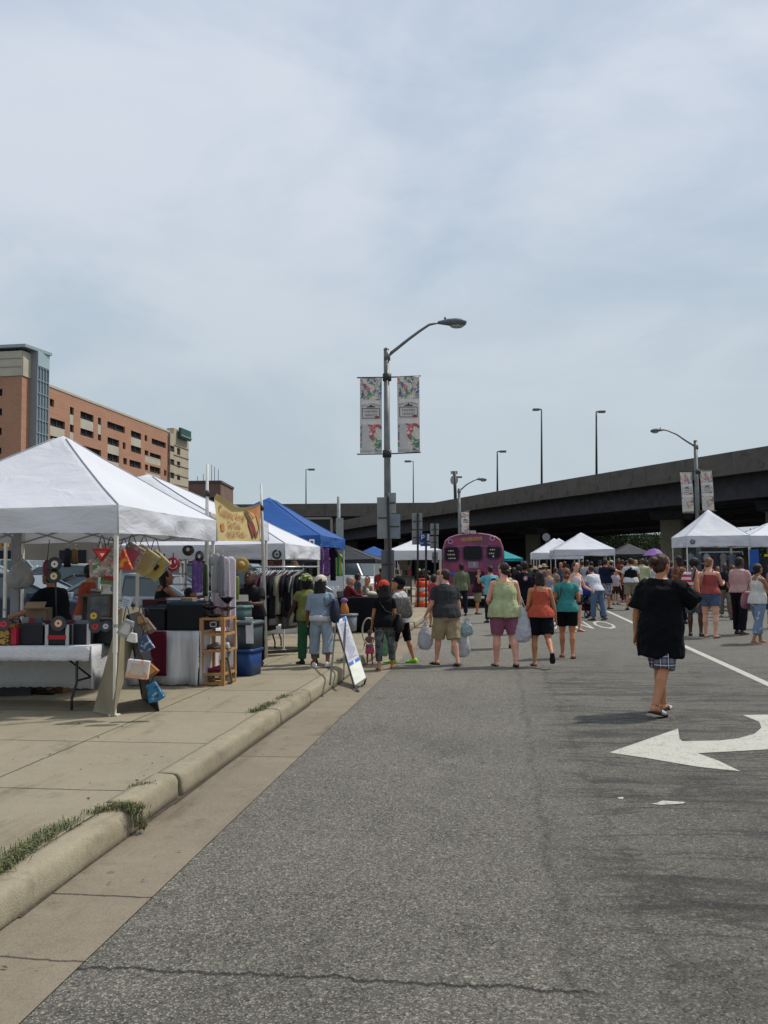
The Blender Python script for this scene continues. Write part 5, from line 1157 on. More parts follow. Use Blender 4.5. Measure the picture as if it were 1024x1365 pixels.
place('small child in pink beside the woman with the orange cap', 493, 886, 838, hk=.96, head=-10, b=1.0, fem=True, vox=.008, hair=('short', '6b4c3b'), skin='brown', legs=((2, 4, 2), (-2, 4, 4)), arms=((10, 14, 20, 0), (70, 10, 30, 0)),
      top=('tee', '8a6a66', dict(ease=.02, hem=.9)), bot=('skirt', 'd8457f', dict(len=.8)), shoes=('shoe', 'b8425a'))
place('man in a black cap, white tee and bright green shoes', 536, 884, 760, hk=.955, head=-62, b=.95, key='wtee', vox=.0075, hat=('cap', '121318'), lean=5, nod=-22, yaw=-10,
      legs=((14, 2, 8), (-10, 2, 10, 6)), arms=((14, 6, 30, 0), (8, 8, 22, 0)), hair=('short', '1c1512', .95), skin='tan', top=('tee', 'c9c7c6', dict(ease=.025, hem=.84, sleeve=.6)),
      bot=('shorts', '14151b', dict(len=1.1, ease=.02)), shoes=('shoe', '8fd12c', '5fa01e'))
place('person in a denim jacket, white cap and loose pale jeans', 428, 888.5, 760, .146, hk=.955, head=4, b=1.1, key='denim', vox=.0075, hat=('cap', 'd8cdb4'), lean=2, yaw=8, legs=((4, 5, 4), (-8, 7, 12, 6)), arms=((6, 14, 26, 0), (8, 16, 60, 10)), hair=('bob', '14100f'), skin='brown',
      top=('tee', '8a9fb3', dict(ease=.03, hem=1.0, sleeve=1.0, flare=.01, fold=.03)), bot=('capri', '93a3b2', dict(len=1.6, ease=.022, hr=.085, flare=.018, fold=.025)), shoes=('shoe', 'd9d7d4', 'c8c6c0'))
# white hem under the denim jacket: part of the outfit
i = PEOPLE['denim']; mb = MB(); mb.loft([[i['G'](i['leanT']((math.cos(a) * rx, -.005 + math.sin(a) * ry, z))) for a in [2 * math.pi * j / 18 for j in range(18)]] for z, rx, ry in ((.90, .226, .178), (.96, .236, .186), (1.02, .226, .176))]); mb.build('shirt_hem', fabric('d5d4d8'), i['obj'])
place('person in green trousers and a yellow top leaning over the clothes rack', 411, 885, 758, .146, hk=.955, head=-28, b=1.12, key='green', vox=.008, hat=('cap', '2f4a22', blotch('cap_print', [(.03, .05, .03), (.12, .28, .08), (.5, .5, .12)], 26)), lean=8, nod=-14, legs=((4, 3, 4), (-4, 3, 4)), arms=((18, 14, 18, 0), (6, 8, 20, 0)), hair=('short', '120e0d'), skin='dark',
      top=('tee', '787c38', dict(ease=.03, hem=.86, sleeve=.45)), bot=('pants', '2b6640', dict(ease=.03, hr=.085)), shoes=('shoe', '17171a', '2a2a2a'))
place('slim person in an olive shirt and dark jeans beside the pink bus', 616, 821, 748, hk=.98, head=-10, b=.95, vox=.013, key='olive', yaw=-20, hair=('short', '15110f'), skin='dark', top=('long', '6b7250', dict(ease=.03, hem=.84)), bot=('jeans', '1c2230', {}), shoes=('shoe', '3a3632'))
place('man in a maroon tee and khaki shorts facing right by the bus', 637, 819, 757, hk=.98, head=70, b=1.1, vox=.013, hair=('short', '241b17'), skin='tan', legs=((6, 3, 6), (-4, 3, 6)), arms=((20, 6, 30, 0), (24, 6, 34, 0)), top=('tee', '3c1e2b', dict(ease=.03, hem=.86)), bot=('shorts', '8e8262', dict(len=1.0, ease=.04)), shoes=('shoe', '201d1c'))
place('person in a turquoise top shading the eyes with a raised hand', 655, 830, 751, hk=.98, head=-12, b=1.1, vox=.013, hair=('short', '1c1513'), skin='tan', arms=((50, 24, 118, 14), (4, 10, 14, 0)), top=('tee', '5fb3c4', dict(ease=.03, hem=.86)), bot=('pants', '23252e', {}), shoes=('shoe', '1f1d1d'))
place('man in a dark navy shirt with a round red emblem on the back', 701, 845, 744, hk=.98, head=4, b=1.28, vox=.011, key='emblem', hair=('short', '1a1412'), skin='brown', arms=((8, 12, 30, 0), (8, 12, 30, 0)), top=('tee', '12151f', dict(ease=.035, hem=.84)), bot=('pants', '1d2028', {}), shoes=('shoe', '18181a'))
i = PEOPLE['emblem']; mb = MB(); mb.ell(i['G']((.0, -.178, 1.33)), (.055, .012, .06), 14, 6); mb.build('emblem', plain('8f5a66'), i['obj']); mb = MB(); mb.ell(i['G']((0, -.186, 1.33)), (.03, .01, .034), 12, 6); mb.build('emblem_center', plain('c0b8bc'), i['obj'])
place('woman with long brown hair in a white tank beside the stroller', 768, 842, 746, hk=.985, head=150, b=.98, fem=True, vox=.011, hair=('long', '3a241a'), skin='pink', arms=((20, 12, 50, 10), (14, 14, 40, 10)), top=('tank', 'd9cfcf', dict(hem=.92)), bot=('shorts', '26304c', dict(len=.6)), shoes=('sandal', '2c2420'))
place('person in a white tee and faded blue jeans bending over the stroller', 797, 827, 750, hk=1.0, head=-30, b=1.12, vox=.010, lean=22, nod=-16, hair=('short', '3b2c22'), skin='tan', legs=((8, 2, 6), (-10, 3, 8, 4)), arms=((30, 8, 40, 0), (34, 8, 40, 0)), top=('tee', 'd3d6e0', dict(ease=.03, hem=.92)), bot=('jeans', '55708f', dict(ease=.02, hr=.08)), shoes=('shoe', '4a4238'))
place('person in a navy tee pointing to the right, in patterned shorts', 808, 812, 742, hk=.98, head=48, b=1.15, vox=.012, hair=('short', '2c2019'), skin='tan', arms=((10, 10, 20, 0), (72, 20, 10, -30)), top=('tee', '1b2137', dict(ease=.03, hem=.9)), bot=('shorts', blotch('print_short', [(.35, .35, .42), (.08, .08, .12)], 16), dict(len=1.0, ease=.04)), shoes=('shoe', '19181b'))
place('child in a pale pink tee and brown shorts among the crowd', 821, 806, 757, hk=.98, head=160, b=.95, vox=.013, hair=('short', '5b4535'), skin='pink', top=('tee', 'c7b3be', dict(ease=.03)), bot=('shorts', '4a2a26', dict(len=.9)), shoes=('shoe', '2a2422'))
place('woman in a green top and dark leggings with pink shoes', 832, 803, 752, hk=.98, head=-40, b=.9, fem=True, vox=.013, hair=('pony', '4b382b'), skin='tan', top=('tee', '21483c', dict(hem=.9)), bot=('pants', '3c1f33', dict(ease=.01, hr=.05)), shoes=('shoe', 'd0456f'))
place('man in a black vest over a white tee and khaki shorts', 842, 813, 741, hk=.98, head=6, b=1.18, vox=.012, key='vest', hair=('short', '2a1f1a'), skin='tan', arms=((8, 12, 40, 10), (12, 18, 30, 0)), top=('tee', 'd0cfcc', dict(ease=.03, hem=.92)), bot=('shorts', '8d8268', dict(len=.98, ease=.04)), shoes=('shoe', '22201f'))
i = PEOPLE['vest']; mb = MB(); rgs = []
for z, rx, ry in ((.93, .215, .17), (1.1, .205, .165), (1.28, .215, .165), (1.38, .19, .15), (1.44, .13, .12)): rgs.append([i['G'](i['leanT']((math.cos(a) * rx * 1.04, math.sin(a) * ry * 1.04, z))) for a in [2 * math.pi * j / 18 for j in range(18)]])
mb.loft(rgs); mb.build('vest', fabric('15161c'), i['obj'])
place('person in a pale yellow-green plaid shirt seen from behind', 858, 806, 742, hk=.98, head=8, b=1.1, vox=.013, hair=('short', '4a3c2c'), skin='light', top=('long', plaid('plaid_yellow', (.42, .45, .25), (.55, .56, .36), (.25, .3, .16), 14), dict(ease=.03, hem=.84)), bot=('jeans', '2d3344', {}), shoes=('shoe', '2a2624'))
place('dark haired person in a red and white striped top and grey shorts', 928, 848, 741, hk=.985, head=26, b=1.08, vox=.010, hair=('afro', '110e0e', .9), skin='dark', legs=((3, 3, 4), (-3, 3, 4)), arms=((10, 10, 50, 15), (20, 10, 60, 10)), top=('tee', stripes('stripe_red', (.52, .02, .06), (.68, .62, .62), 9), dict(ease=.03, hem=.9)), bot=('shorts', '5c6068', dict(len=.95, ease=.035)), shoes=('shoe', '2a2622'))
place('woman in a rust red tank top and denim shorts with a tan bag', 948, 850, 738, hk=.975, head=34, b=1.12, fem=True, key='red', vox=.008, yaw=24, hair=('bunlow', '7a5236'), skin='pink', legs=((5, 3, 4), (-5, 4, 6)), arms=((16, 12, 60, 20), (34, 10, 62, 10)), top=('tank', 'a5433d', dict(ease=.02, hem=.95, fold=.03)), bot=('shorts', '4d6485', dict(len=.55, ease=.025)), shoes=('sandal', '33302c'))
place('man in a pink shirt and navy trousers looking right', 988, 846, 738, hk=.98, head=58, b=1.12, vox=.009, yaw=20, hair=('short', '1a1412', .96), skin='dark', legs=((4, 3, 4), (-6, 3, 6)), arms=((12, 8, 30, 0), (10, 8, 30, 0)), top=('long', 'c79a96', dict(ease=.035, hem=.95, sleeve=1.3)), bot=('pants', '151824', dict(ease=.03, hr=.085)), shoes=('shoe', '3b2f26'))
place('woman in a white tank and ripped jeans with a pink bag', 1012, 858, 745, hk=.975, head=70, b=1.0, fem=True, key='wtank', vox=.008, nod=-18, hair=('bunlow', '1c1513'), skin='mid', legs=((14, 3, 8), (-12, 3, 10, 8)), arms=((18, 6, 70, 5), (26, 8, 62, 5)), top=('tank', 'd5d0c6', dict(ease=.03, hem=.88)), bot=('jeans', blotch('ripped', [(.14, .20, .29), (.10, .15, .23), (.5, .5, .48)], 9, .6), dict(ease=.022, hr=.075, len=1.7)), shoes=('sandal', 'a08a72'))
place('person in a pinkish top walking out of the picture on the right', 1032, 838, 744, hk=.98, head=80, b=1.0, fem=True, vox=.011, hair=('pony', '4c352a'), skin='pink', top=('tee', 'b0616a', {}), bot=('jeans', '2f3c55', {}), shoes=('shoe', '77706a'))
place('dark haired person in an orange print top behind the striped shirt', 908, 832, 737, hk=.98, head=-30, b=1.1, fem=True, vox=.012, hair=('bob', '0f0d0e'), skin='brown', top=('tee', blotch('orange_print', [(.10, .04, .03), (.35, .12, .04)], 12), {}), bot=('pants', '15151a', {}), shoes=('shoe', '1b1918'))
# behind the grey tee man: people around the pavement corner
place('person in a red top partly hidden behind the man in charcoal', 579, 836, 764, hk=.98, head=30, b=1.0, fem=True, vox=.012, hair=('short', '2d211b'), skin='tan', top=('tee', 'b5303f', {}), bot=('shorts', 'b2767c', dict(len=.9)), shoes=('shoe', '6a4a42'))
rndp = random.Random(11)
far = [
 (559, 800, 757, .146, 'person in black with a yellow cap standing by the sign posts', ('cap', 'c9c24a'), ('tee', '15161c'), 'dark', 0), (566, 803, 757, .146, 'person in dark clothes with a teal cap by the parking sign', ('cap', '2b6d78'), ('tee', '16202a'), 'tan', 20),
 (572, 798, 760, .146, 'person in a floral top behind the parking sign', None, ('tee', 'a89690'), 'tan', -20), (585, 800, 759, 0, 'blond person in a pale top left of the bus', None, ('tee', 'b9b2ae'), 'pink', 40),
 (692, 815, 750, 0, 'person in black standing right of the pink bus', None, ('tee', '15171d'), 'dark', 10), (714, 812, 752, 0, 'person in a straw hat and dark shirt in the crowd', ('hat', 'b5a06f'), ('tee', '2b2d33'), 'tan', 0),
 (726, 814, 748, 0, 'person in a wide sun hat near the middle tent', ('hat', 'a99a72'), ('tee', '5b5d63'), 'pink', 30), (733, 822, 756, 0, 'bald person in a grey vest in front of the middle tent', None, ('tank', '8c8f96'), 'tan', -20),
 (741, 812, 754, 0, 'person in a beige top under the corner of the middle tent', None, ('tee', '8f8170'), 'mid', 60), (749, 806, 747, 0, 'person in a blue shirt under the middle tent', None, ('tee', '3a4f75'), 'tan', 200),
 (758, 804, 750, 0, 'person in green under the middle tent', None, ('tee', '35503b'), 'dark', 30), (784, 806, 744, 0, 'person in white seen under the middle tent', None, ('tee', 'b5b9c4'), 'brown', 20),
 (790, 808, 746, 0, 'person in a dark green shirt beneath the middle tent', None, ('tee', '24322c'), 'tan', -30), (816, 800, 744, 0, 'person in a light cap right of the middle tent', ('cap', 'b4b0a8'), ('tee', '40444c'), 'tan', 50),
 (826, 799, 742, 0, 'person in a red tee deep in the crowd', None, ('tee', '7a2c30'), 'dark', 0), (836, 800, 745, 0, 'person in pale grey deep in the crowd', None, ('tee', '9a9ca2'), 'pink', 90),
 (849, 800, 744, 0, 'blond person in a teal top in the crowd', None, ('tee', '2c5a5e'), 'light', 10), (864, 801, 745, 0, 'person in black left of the phone caller', None, ('tee', '17181d'), 'mid', 30),
 (870, 803, 748, 0, 'person in a white top just left of the phone caller', None, ('tee', 'c0c3cb'), 'tan', -30), (600, 803, 758, 0, 'person in a blue shirt in front of the bus', None, ('tee', '3d5675'), 'tan', 0),
 (678, 806, 752, 0, 'person in a brown shirt under the teal tent', None, ('tee', '4f3a30'), 'mid', 90), (686, 804, 754, 0, 'person in a grey cap under the teal tent', ('cap', '6b6d70'), ('tee', '32343a'), 'tan', 10),
 (896, 812, 745, 0, 'person in dark blue under the left edge of the right tent', None, ('tee', '20304a'), 'mid', 20), (958, 818, 752, 0, 'vendor in a striped grey top under the right tent', None, ('tee', '8d9298'), 'mid', 180),
 (968, 822, 748, 0, 'vendor in dark clothes at the back of the right tent', None, ('tee', '1c1e24'), 'dark', 200), (978, 826, 750, 0, 'dark haired vendor beside the man in pink', None, ('tee', '2a1d20'), 'brown', 160),
 (697, 803, 746, 0, 'person in a dark plaid shirt right of the pink bus', None, ('tee', '33302f'), 'tan', 20), (708, 801, 749, 0, 'person in olive deep in the crowd left of the straw hat', None, ('tee', '565a40'), 'mid', 10),
 (721, 800, 751, 0, 'person in white with a pale hat behind the straw hats', ('hat', 'c9c2b0'), ('tee', 'b9bdc6'), 'light', -10), (754, 799, 746, 0, 'person in burgundy deep under the middle tent', None, ('tee', '4a1d2a'), 'dark', 200),
 (777, 800, 745, 0, 'person in a mustard top deep under the middle tent', None, ('tee', '8a7434'), 'tan', 0), (801, 799, 744, 0, 'person in a navy cap behind the pointing one', ('cap', '20304c'), ('tee', '8f949c'), 'tan', 10),
 (811, 798, 745, 0, 'blond person in black far behind the pointing one', None, ('tee', '1b1c22'), 'light', -20), (831, 797, 744, 0, 'person in an orange tee at the back of the crowd', None, ('tee', 'a85a30'), 'tan', 20),
 (845, 798, 743, 0, 'person in dark grey at the back beside the black vest', None, ('tee', '3a3c42'), 'brown', -10), (855, 797, 744, 0, 'person in light blue at the very back of the crowd', None, ('tee', '7c93b0'), 'tan', 5),
 (867, 798, 743, 0, 'person in plum at the very back left of the phone caller', None, ('tee', '4a2c48'), 'mid', 15), (915, 806, 744, 0, 'person in charcoal behind the striped shirt', None, ('tee', '2b2d33'), 'brown', 40),
 (1004, 812, 748, 0, 'person in black between the pink shirt and the white tank', None, ('tee', '17181c'), 'mid', 30), (938, 806, 748, 0, 'person in pale green behind the rust red tank', None, ('tee', '7d8f78'), 'tan', -30),
]
for (x, yf, yt, z0, lb, ht, tp_, sk_, hd_) in far:
    place(lb, x, yf, yt, z0, hk=.98, head=hd_, b=rndp.uniform(.92, 1.2), fem=rndp.random() < .45, vox=.017, hat=ht, skin=sk_, hair=(('bald', '000000') if 'bald' in lb else (rndp.choice(['short', 'short', 'bob', 'pony']), '9a7a4a' if 'blond' in lb else rndp.choice(['1a1412', '33241b', '4a3426']))),
          legs=((rndp.uniform(-8, 12), 3, 5), (rndp.uniform(-8, 12), 3, 8)), arms=((rndp.uniform(0, 30), 9, rndp.uniform(10, 70), 5), (rndp.uniform(0, 30), 9, rndp.uniform(10, 70), 5)),
          top=(tp_[0], tp_[1], dict(hem=.88, ease=.025)), bot=(rndp.choice(['shorts', 'pants', 'jeans']), rndp.choice(['23252d', '3a4252', '7d7460', '51504c', '1a1b20']), {}), shoes=('shoe', rndp.choice(['1c1b1d', '6b6660', '3a2f28'])), group='people in the far crowd')
# vendors on the pavement
def vendor(label, px, Y, yt, **kw): kw.setdefault('group', 'vendors and shoppers at the left stalls'); return placed(label, px, Y, yt, .146, **kw)
vendor('broad vendor in a black tee behind the record table, face hidden by two hanging records', 76, 10.2, 752, head=-70, b=1.35, vox=.010, lean=10, nod=-15, arms=((35, 10, 40, 5), (40, 10, 40, 5)), hair=('short', '1d1613'), skin='mid', top=('tee', '0f1119', dict(ease=.035, hem=.86)), bot=('pants', '17181c', {}), shoes=('shoe', '1b1b1b'))
vendor('vendor in an orange tee with a grey cap behind the record table', 113, 11.4, 748, head=60, b=.95, vox=.010, lean=8, nod=-10, yaw=15, hat=('capback', '34383c'), arms=((25, 8, 40, 0), (30, 8, 40, 0)), hair=('short', '2a1f1a'), skin='tan', top=('tee', 'a8451f', dict(ease=.03)), bot=('pants', '22242a', {}), shoes=('shoe', '1b1b1b'))
vendor('woman in a dark tank top sorting things behind the red draped table', 214, 13.2, 758, head=40, b=1.1, fem=True, vox=.011, lean=10, yaw=30, nod=-15, arms=((30, 12, 40, 0), (46, 10, 30, 0)), hair=('bob', '15100f'), skin='mid', top=('tank', '1c1f28', {}), bot=('pants', '1a1b20', {}), shoes=('shoe', '1b1b1b'))
vendor('small dark haired person crouching at the bench behind the red draped table', 252, 14.2, 783, head=70, b=1.0, vox=.012, nod=-15, hair=('short', '120e0e'), skin='mid', arms=((40, 8, 50, 0), (40, 8, 50, 0)), top=('tee', '23252c', {}), bot=('pants', '17181c', {}), shoes=('shoe', '1b1b1b'))
vendor('clothing vendor bending over an open book between the two white tents', 339, 12.9, 757, head=195, b=1.1, vox=.010, lean=16, nod=-30, arms=((34, 12, 60, 20), (34, 12, 60, 20)), hair=('short', '2a2422'), skin='dark', key='book', top=('tee', '26232c', dict(ease=.035)), bot=('pants', '17181c', {}), shoes=('shoe', '1b1b1b'))
vendor('seated person in a dark red sweater behind the black draped table', 463, 19.8, 768, head=70, b=1.15, vox=.011, lean=8, arms=((30, 10, 50, 0), (38, 8, 44, 0)), hair=('short', '8d837c', .9), skin='tan', top=('long', '7a1d24', dict(ease=.03)), bot=('pants', '17181c', {}), shoes=('shoe', '1b1b1b'))
vendor('person in a grey tank sitting at the far end of the black draped table', 490, 22.5, 768, head=-160, b=1.0, fem=True, vox=.012, hair=('bunlow', '1d1512'), skin='tan', top=('tank', '6d7276', {}), bot=('pants', '1c3a38', {}), shoes=('shoe', '1b1b1b'))
vendor('person in a red shirt and cap standing near the street lamp', 508, 27.0, 754, head=10, b=1.05, vox=.013, hat=('cap', 'b4a84a'), hair=('short', '15100f'), skin='brown', top=('tee', '8e1e22', {}), bot=('pants', '1c1d22', {}), shoes=('shoe', '1b1b1b'))
vendor('person in grey sorting goods beyond the black tent', 476, 26.0, 764, head=60, b=1.0, vox=.014, hair=('short', '1d1512'), skin='brown', top=('tee', '4a4c50', {}), bot=('pants', '23252d', {}), shoes=('shoe', '1b1b1b'))
# ---- bags
i = PEOPLE['grey']; plastic_bag(i['wr'][0], .52, .26, 'c3c3c8', 'white plastic bag hanging from the left hand of the man in charcoal', seed=1); plastic_bag(i['wr'][1] + Vector((.02, 0, 0)), .56, .32, 'c0c3c5', 'full white plastic bag in the right hand of the man in charcoal', seed=2)
plastic_bag(i['wr'][1] + Vector((.12, -.05, .10)), .32, .2, 'a5b9bc', 'pale blue plastic bag bulging beside the khaki shorts', seed=5)
i = PEOPLE['orange']; p = i['sh'][0] + Vector((-.15, -.02, -.10)); plastic_bag(p, .70, .34, 'c9c9d0', 'big white plastic bag on the left arm of the woman in orange', seed=3); 
i = PEOPLE['orange']; 
shoulder_bag(PEOPLE['teal'], -1, (.26, .10, .30), '15161c', 'black shoulder bag with a long strap on the woman in teal', zc=.98)
shoulder_bag(PEOPLE['cap'], 1, (.30, .15, .28), '1a1a1e', 'black slouchy handbag on the hip of the woman in the orange cap', zc=.93, cross=True)
shoulder_bag(PEOPLE['wtee'], -1, (.34, .17, .33), blotch('bag_weave', [(.13, .11, .10), (.22, .195, .175)], 30), 'big grey patterned shoulder bag on the man in the white tee', zc=1.16, fwd=-.20)
shoulder_bag(PEOPLE['denim'], 1, (.30, .14, .34), '161d33', 'dark navy handbag under the right arm of the person in denim', zc=1.10, fwd=-.08)
shoulder_bag(PEOPLE['red'], -1, (.28, .12, .36), '9a8872', 'tan shoulder bag hanging at the left hip of the woman in rust red', zc=.98, fwd=-.12)
shoulder_bag(PEOPLE['wtank'], -1, (.36, .14, .34), '94606a', 'pink woven bag on the woman in ripped jeans', zc=.95)
i = PEOPLE['green']; p = i['L']((.12, -.17, .80)); t = thing('cloth_pouch', 'small magenta pouch hanging on the green trousers', 'pouch', p); mb = MB(); mb.ell((0, 0, 0), (.075, .03, .13), 12, 8); mb.build('pouch_body', fabric('b52463'), t); mb = MB(); mb.tube([(0, 0, .1), (0, .03, .2)], .008, 6); mb.build('loop', fabric('b52463'), t)
i = PEOPLE['cap']; p = i['wr'][0]; t = thing('hoop', 'pale ring held in the left hand of the woman in the orange cap', 'hoop', p); mb = MB(); mb.tube([(-.04 + math.cos(a) * .10, 0, -.04 + math.sin(a) * .20) for a in np.linspace(0, 2 * math.pi, 22)], .012, 6, caps=False); mb.build('ring', plain('b8ac98', .6), t); mb = MB(); mb.box((-.0, 0, .0), (.03, .03, .06)); mb.build('grip', plain('8f826e', .6), t)
i = PEOPLE['wtee']; plastic_bag(i['wrist'][0] + Vector((0, -.05, -.1)), .5, .16, '7fae86', 'thin green plastic bag held in front of the man in the white tee', seed=9)
# ------------------------------------------------------------------ left stalls
rs = random.Random(21)
blk = plain('101116', .45); blk2 = plain('191a20', .6); alu = M('aluminium', (.45, .46, .48), rough=.35, metal=.6)
wood = M('pine_wood', (.42, .22, .085), rough=.6, var=.18, scale=4, stretch=(8, 8, 1), bump=.2)
tan_board = M('pegboard_tan', (.25, .215, .14), rough=.85, var=.18, scale=3)
lace = M('lace_cloth', (.70, .70, .72), rough=.85, var=.06, scale=40, bump=.5, bscale=60, trans=.15)
def local(root): return root
def ztab(px, py, Y): return at(px, py, Y).z
def cloth_sheet(name, label, base, w_, d_, zt, drops, mat_, rz=-ANG, cat='tablecloth', group=None, z0=.146, seed=0, fold=.03, rr=.0):
    """cloth over a table: x from -w/2..w/2, y 0..d; drops = (front, right, back, left) lengths"""
    t = thing('tablecloth', label, cat, base, rz, group); zt -= base[2]
    mb = MB(); mb.add([(-w_ / 2 - .01, -.01, zt), (w_ / 2 + .01, -.01, zt), (w_ / 2 + .01, d_ + .01, zt), (-w_ / 2 - .01, d_ + .01, zt)], [(0, 1, 2, 3)])
    cs = [(-w_ / 2 - .01, -.01), (w_ / 2 + .01, -.01), (w_ / 2 + .01, d_ + .01), (-w_ / 2 - .01, d_ + .01)]
    for k, dr in enumerate(drops):
        if not dr: continue
        (xa, ya), (xb, yb) = cs[k], cs[(k + 1) % 4]; nx, ny = (yb - ya), -(xb - xa); l_ = math.hypot(nx, ny); nx /= l_; ny /= l_; n = max(12, int(l_ * 26)); mm = max(3, int(dr * 10)); vs = []
        for i in range(mm + 1):
            for j in range(n + 1):
                u = j / n; v = i / mm; o = fold * v * (math.sin(u * l_ * 17 + seed) * .6 + noise.noise(Vector((u * l_ * 5, v, seed))) * 1.6 + .3) + .003; hem = .006 * math.sin(u * l_ * 60) if v == 1 else 0
                vs.append((xa + (xb - xa) * u + nx * o, ya + (yb - ya) * u + ny * o, zt - dr * v * (1 + .03 * noise.noise(Vector((u * 4, seed, 0)))) + hem))
        mb.add(vs, [(i * (n + 1) + j, i * (n + 1) + j + 1, (i + 1) * (n + 1) + j + 1, (i + 1) * (n + 1) + j) for i in range(mm) for j in range(n)], 0, True)
    o = mb.build('cloth', mat_, t); s_ = o.modifiers.new('s', 'SOLIDIFY'); s_.thickness = .004; s_.offset = 1
    return t
def folding_table(label, base, w_, d_, zt, rz=-ANG, legm=None, group='folding tables'):
    t = thing('folding_table', label, 'table', base, rz, group); zt -= base[2]; lm = legm or dark_pole
    mb = MB(); mb.box((0, d_ / 2, zt - .03), (w_, d_, .045)); mb.build('table_top', plain('b9b7b0', .5), t, bevel=.008)
    for sx in (-1, 1):
        for y in (.08, d_ - .08):
            x = sx * (w_ / 2 - .16); mb = MB(); mb.tube([(x, y, zt - .05), (x, y, .28), (x + sx * -.05, y, .12), (x + sx * -.05, y, .012)], .014, 8); mb.build('leg', lm, t)
        mb = MB(); x = sx * (w_ / 2 - .16); mb.tube([(x, .08, .3), (x, d_ - .08, .3)], .011, 6); mb.tube([(x, d_ / 2, .3), (x - sx * .4, d_ / 2, zt - .06)], .01, 6); mb.build('brace', lm, t)
    return t
def record(p, r, label, col, normal=(0, -1, 0), hole='1a1a1a', name='vinyl_record', group='vinyl records on show', dy=0):
    p = Vector(p); n_ = Vector(normal).normalized(); t = thing(name, label, 'record', p, 0, group)
    x, y, _ = frame(n_); T = basis((0, 0, 0), x, y); T = basis((0, 0, 0), x, n_.cross(x))
    def disc(r0, r1, z0, z1, mi, mbx, n=28):
        c0 = [(math.cos(a) * r1, math.sin(a) * r1) for a in np.linspace(0, 2 * math.pi, n + 1)[:-1]]; mbx.prism(c0, z1 - z0, T @ Matrix.Translation((0, 0, z0)), mi)
    mb = MB(); disc(0, r, -.002, .002, 0, mb); [mb.tube([T @ Vector((math.cos(a) * r * q, math.sin(a) * r * q, .0022)) for a in np.linspace(0, 2 * math.pi, 25)], .0009, 4, caps=False) for q in (.95, .8, .62)]
    mb.build('disc', M('vinyl_black', (.012, .012, .014), rough=.25, var=.1, spec=.6), t)
    m2 = MB(); sg = 1 if (T.to_3x3() @ Vector((0, 0, 1))).dot(n_) > 0 else -1
    T2 = T if sg > 0 else T @ Matrix.Rotation(math.pi, 4, 'X')
    m2.prism([(math.cos(a) * r * .48, math.sin(a) * r * .48) for a in np.linspace(0, 2 * math.pi, 25)[:-1]], .003, T2 @ Matrix.Translation((0, 0, .0025))); lb_ = m2.build('paper_label', plain(col, .6), t)
    m3 = MB(); m3.prism([(math.cos(a) * r * .13, math.sin(a) * r * .13) for a in np.linspace(0, 2 * math.pi, 15)[:-1]], .003, T2 @ Matrix.Translation((0, 0, .006))); m3.build('center_hole', plain(hole, .6), t)
    return t
def crate(x0, x1, y0, y1, Y, dep, label, mat_, band=None, corners=False, cat='crate', name='record_crate', group='crates on the record table', fill=True):
    a, b = at(x0, y1, Y), at(x1, y0, Y); w_, h_ = b.x - a.x, b.z - a.z; t = thing(name, label, cat, (a.x + w_ / 2, Y, a.z), -ANG, group)
    mb = MB(); mb.box((0, dep / 2, .01), (w_, dep, .02))
    for (c, s_) in (((0, .008, h_ / 2), (w_, .016, h_)), ((0, dep - .008, h_ / 2), (w_, .016, h_)), ((-w_ / 2 + .008, dep / 2, h_ / 2), (.016, dep - .033, h_)), ((w_ / 2 - .008, dep / 2, h_ / 2), (.016, dep - .033, h_))): mb.box(c, s_)
    mb.build('shell', mat_, t)
    if corners:
        for sx in (-1, 1): mb = MB(); mb.box((sx * (w_ / 2 - .006), -.003, h_ / 2), (.035, .012, h_ + .008)); mb.build('corner_rail', alu, t)
    if band: mb = MB(); mb.box((0, -.006, h_ * band[1]), (w_ * .86, .008, h_ * band[2])); mb.build('band', plain(band[0], .6), t)
    if fill:
        mb = MB(); n = int(dep / .02)
        for k in range(2, n - 1): mb.box((rs.uniform(-.006, .006), k * dep / n, h_ * .5 + rs.uniform(.0, .045)), (w_ - .05, .006, h_ * .98), rs.randrange(6))
        mb.build('record_sleeves', [plain('2a2c33', .6), plain('5a4034', .6), plain('70727a', .6), plain('7a2a30', .6), plain('a39a84', .6), plain('2c4a5c', .6)], t)
    return t
# record table
Yt = gnd(109, 949, .146).y; zt1 = ztab(60, 862, Yt); xr = at(121, 862, Yt).x; bx = xr - 1.25
off = Vector((SV.x, SV.y, 0)) * -1.25
tb0 = Vector((xr, Yt - .06, .146)) + off
folding_table('folding table with the records and crates under the nearest tent', tb0, 2.5, .78, zt1)
cloth_sheet('x', 'white lace tablecloth with a short front edge on the record table', tb0, 2.52, .80, zt1 + .004, (.14, .42, .52, .2), lace, seed=1, fold=.025)
leop = blotch('leopard', [(.42, .26, .06), (.04, .025, .015)], 34, .50)
crate(-22, 13, 832, 861.5, Yt + .06, .34, 'leopard print record box standing at the left end of the lace cloth', leop, fill=True)
crate(14, 22, 836, 861.5, Yt + .05, .34, 'narrow bright red box squeezed beside the leopard print one', plain('a8203a', .5), fill=False, name='storage_box', cat='box')
crate(24, 58, 835, 861.5, Yt + .08, .36, 'plain black record box between the leopard print box and the aluminium case', blk2)
crate(61, 92, 833, 861.5, Yt + .04, .36, 'black record case with aluminium corners and a red band', blk, ('a3202e', .42, .2), True)
crate(94, 120, 832, 861.5, Yt + .10, .36, 'black crate with a silver rim right of the aluminium cornered case', blk2, None, True)
crate(121, 148, 830, 860, Yt + .22, .4, 'black crate at the right end of the record table under three small records', blk)
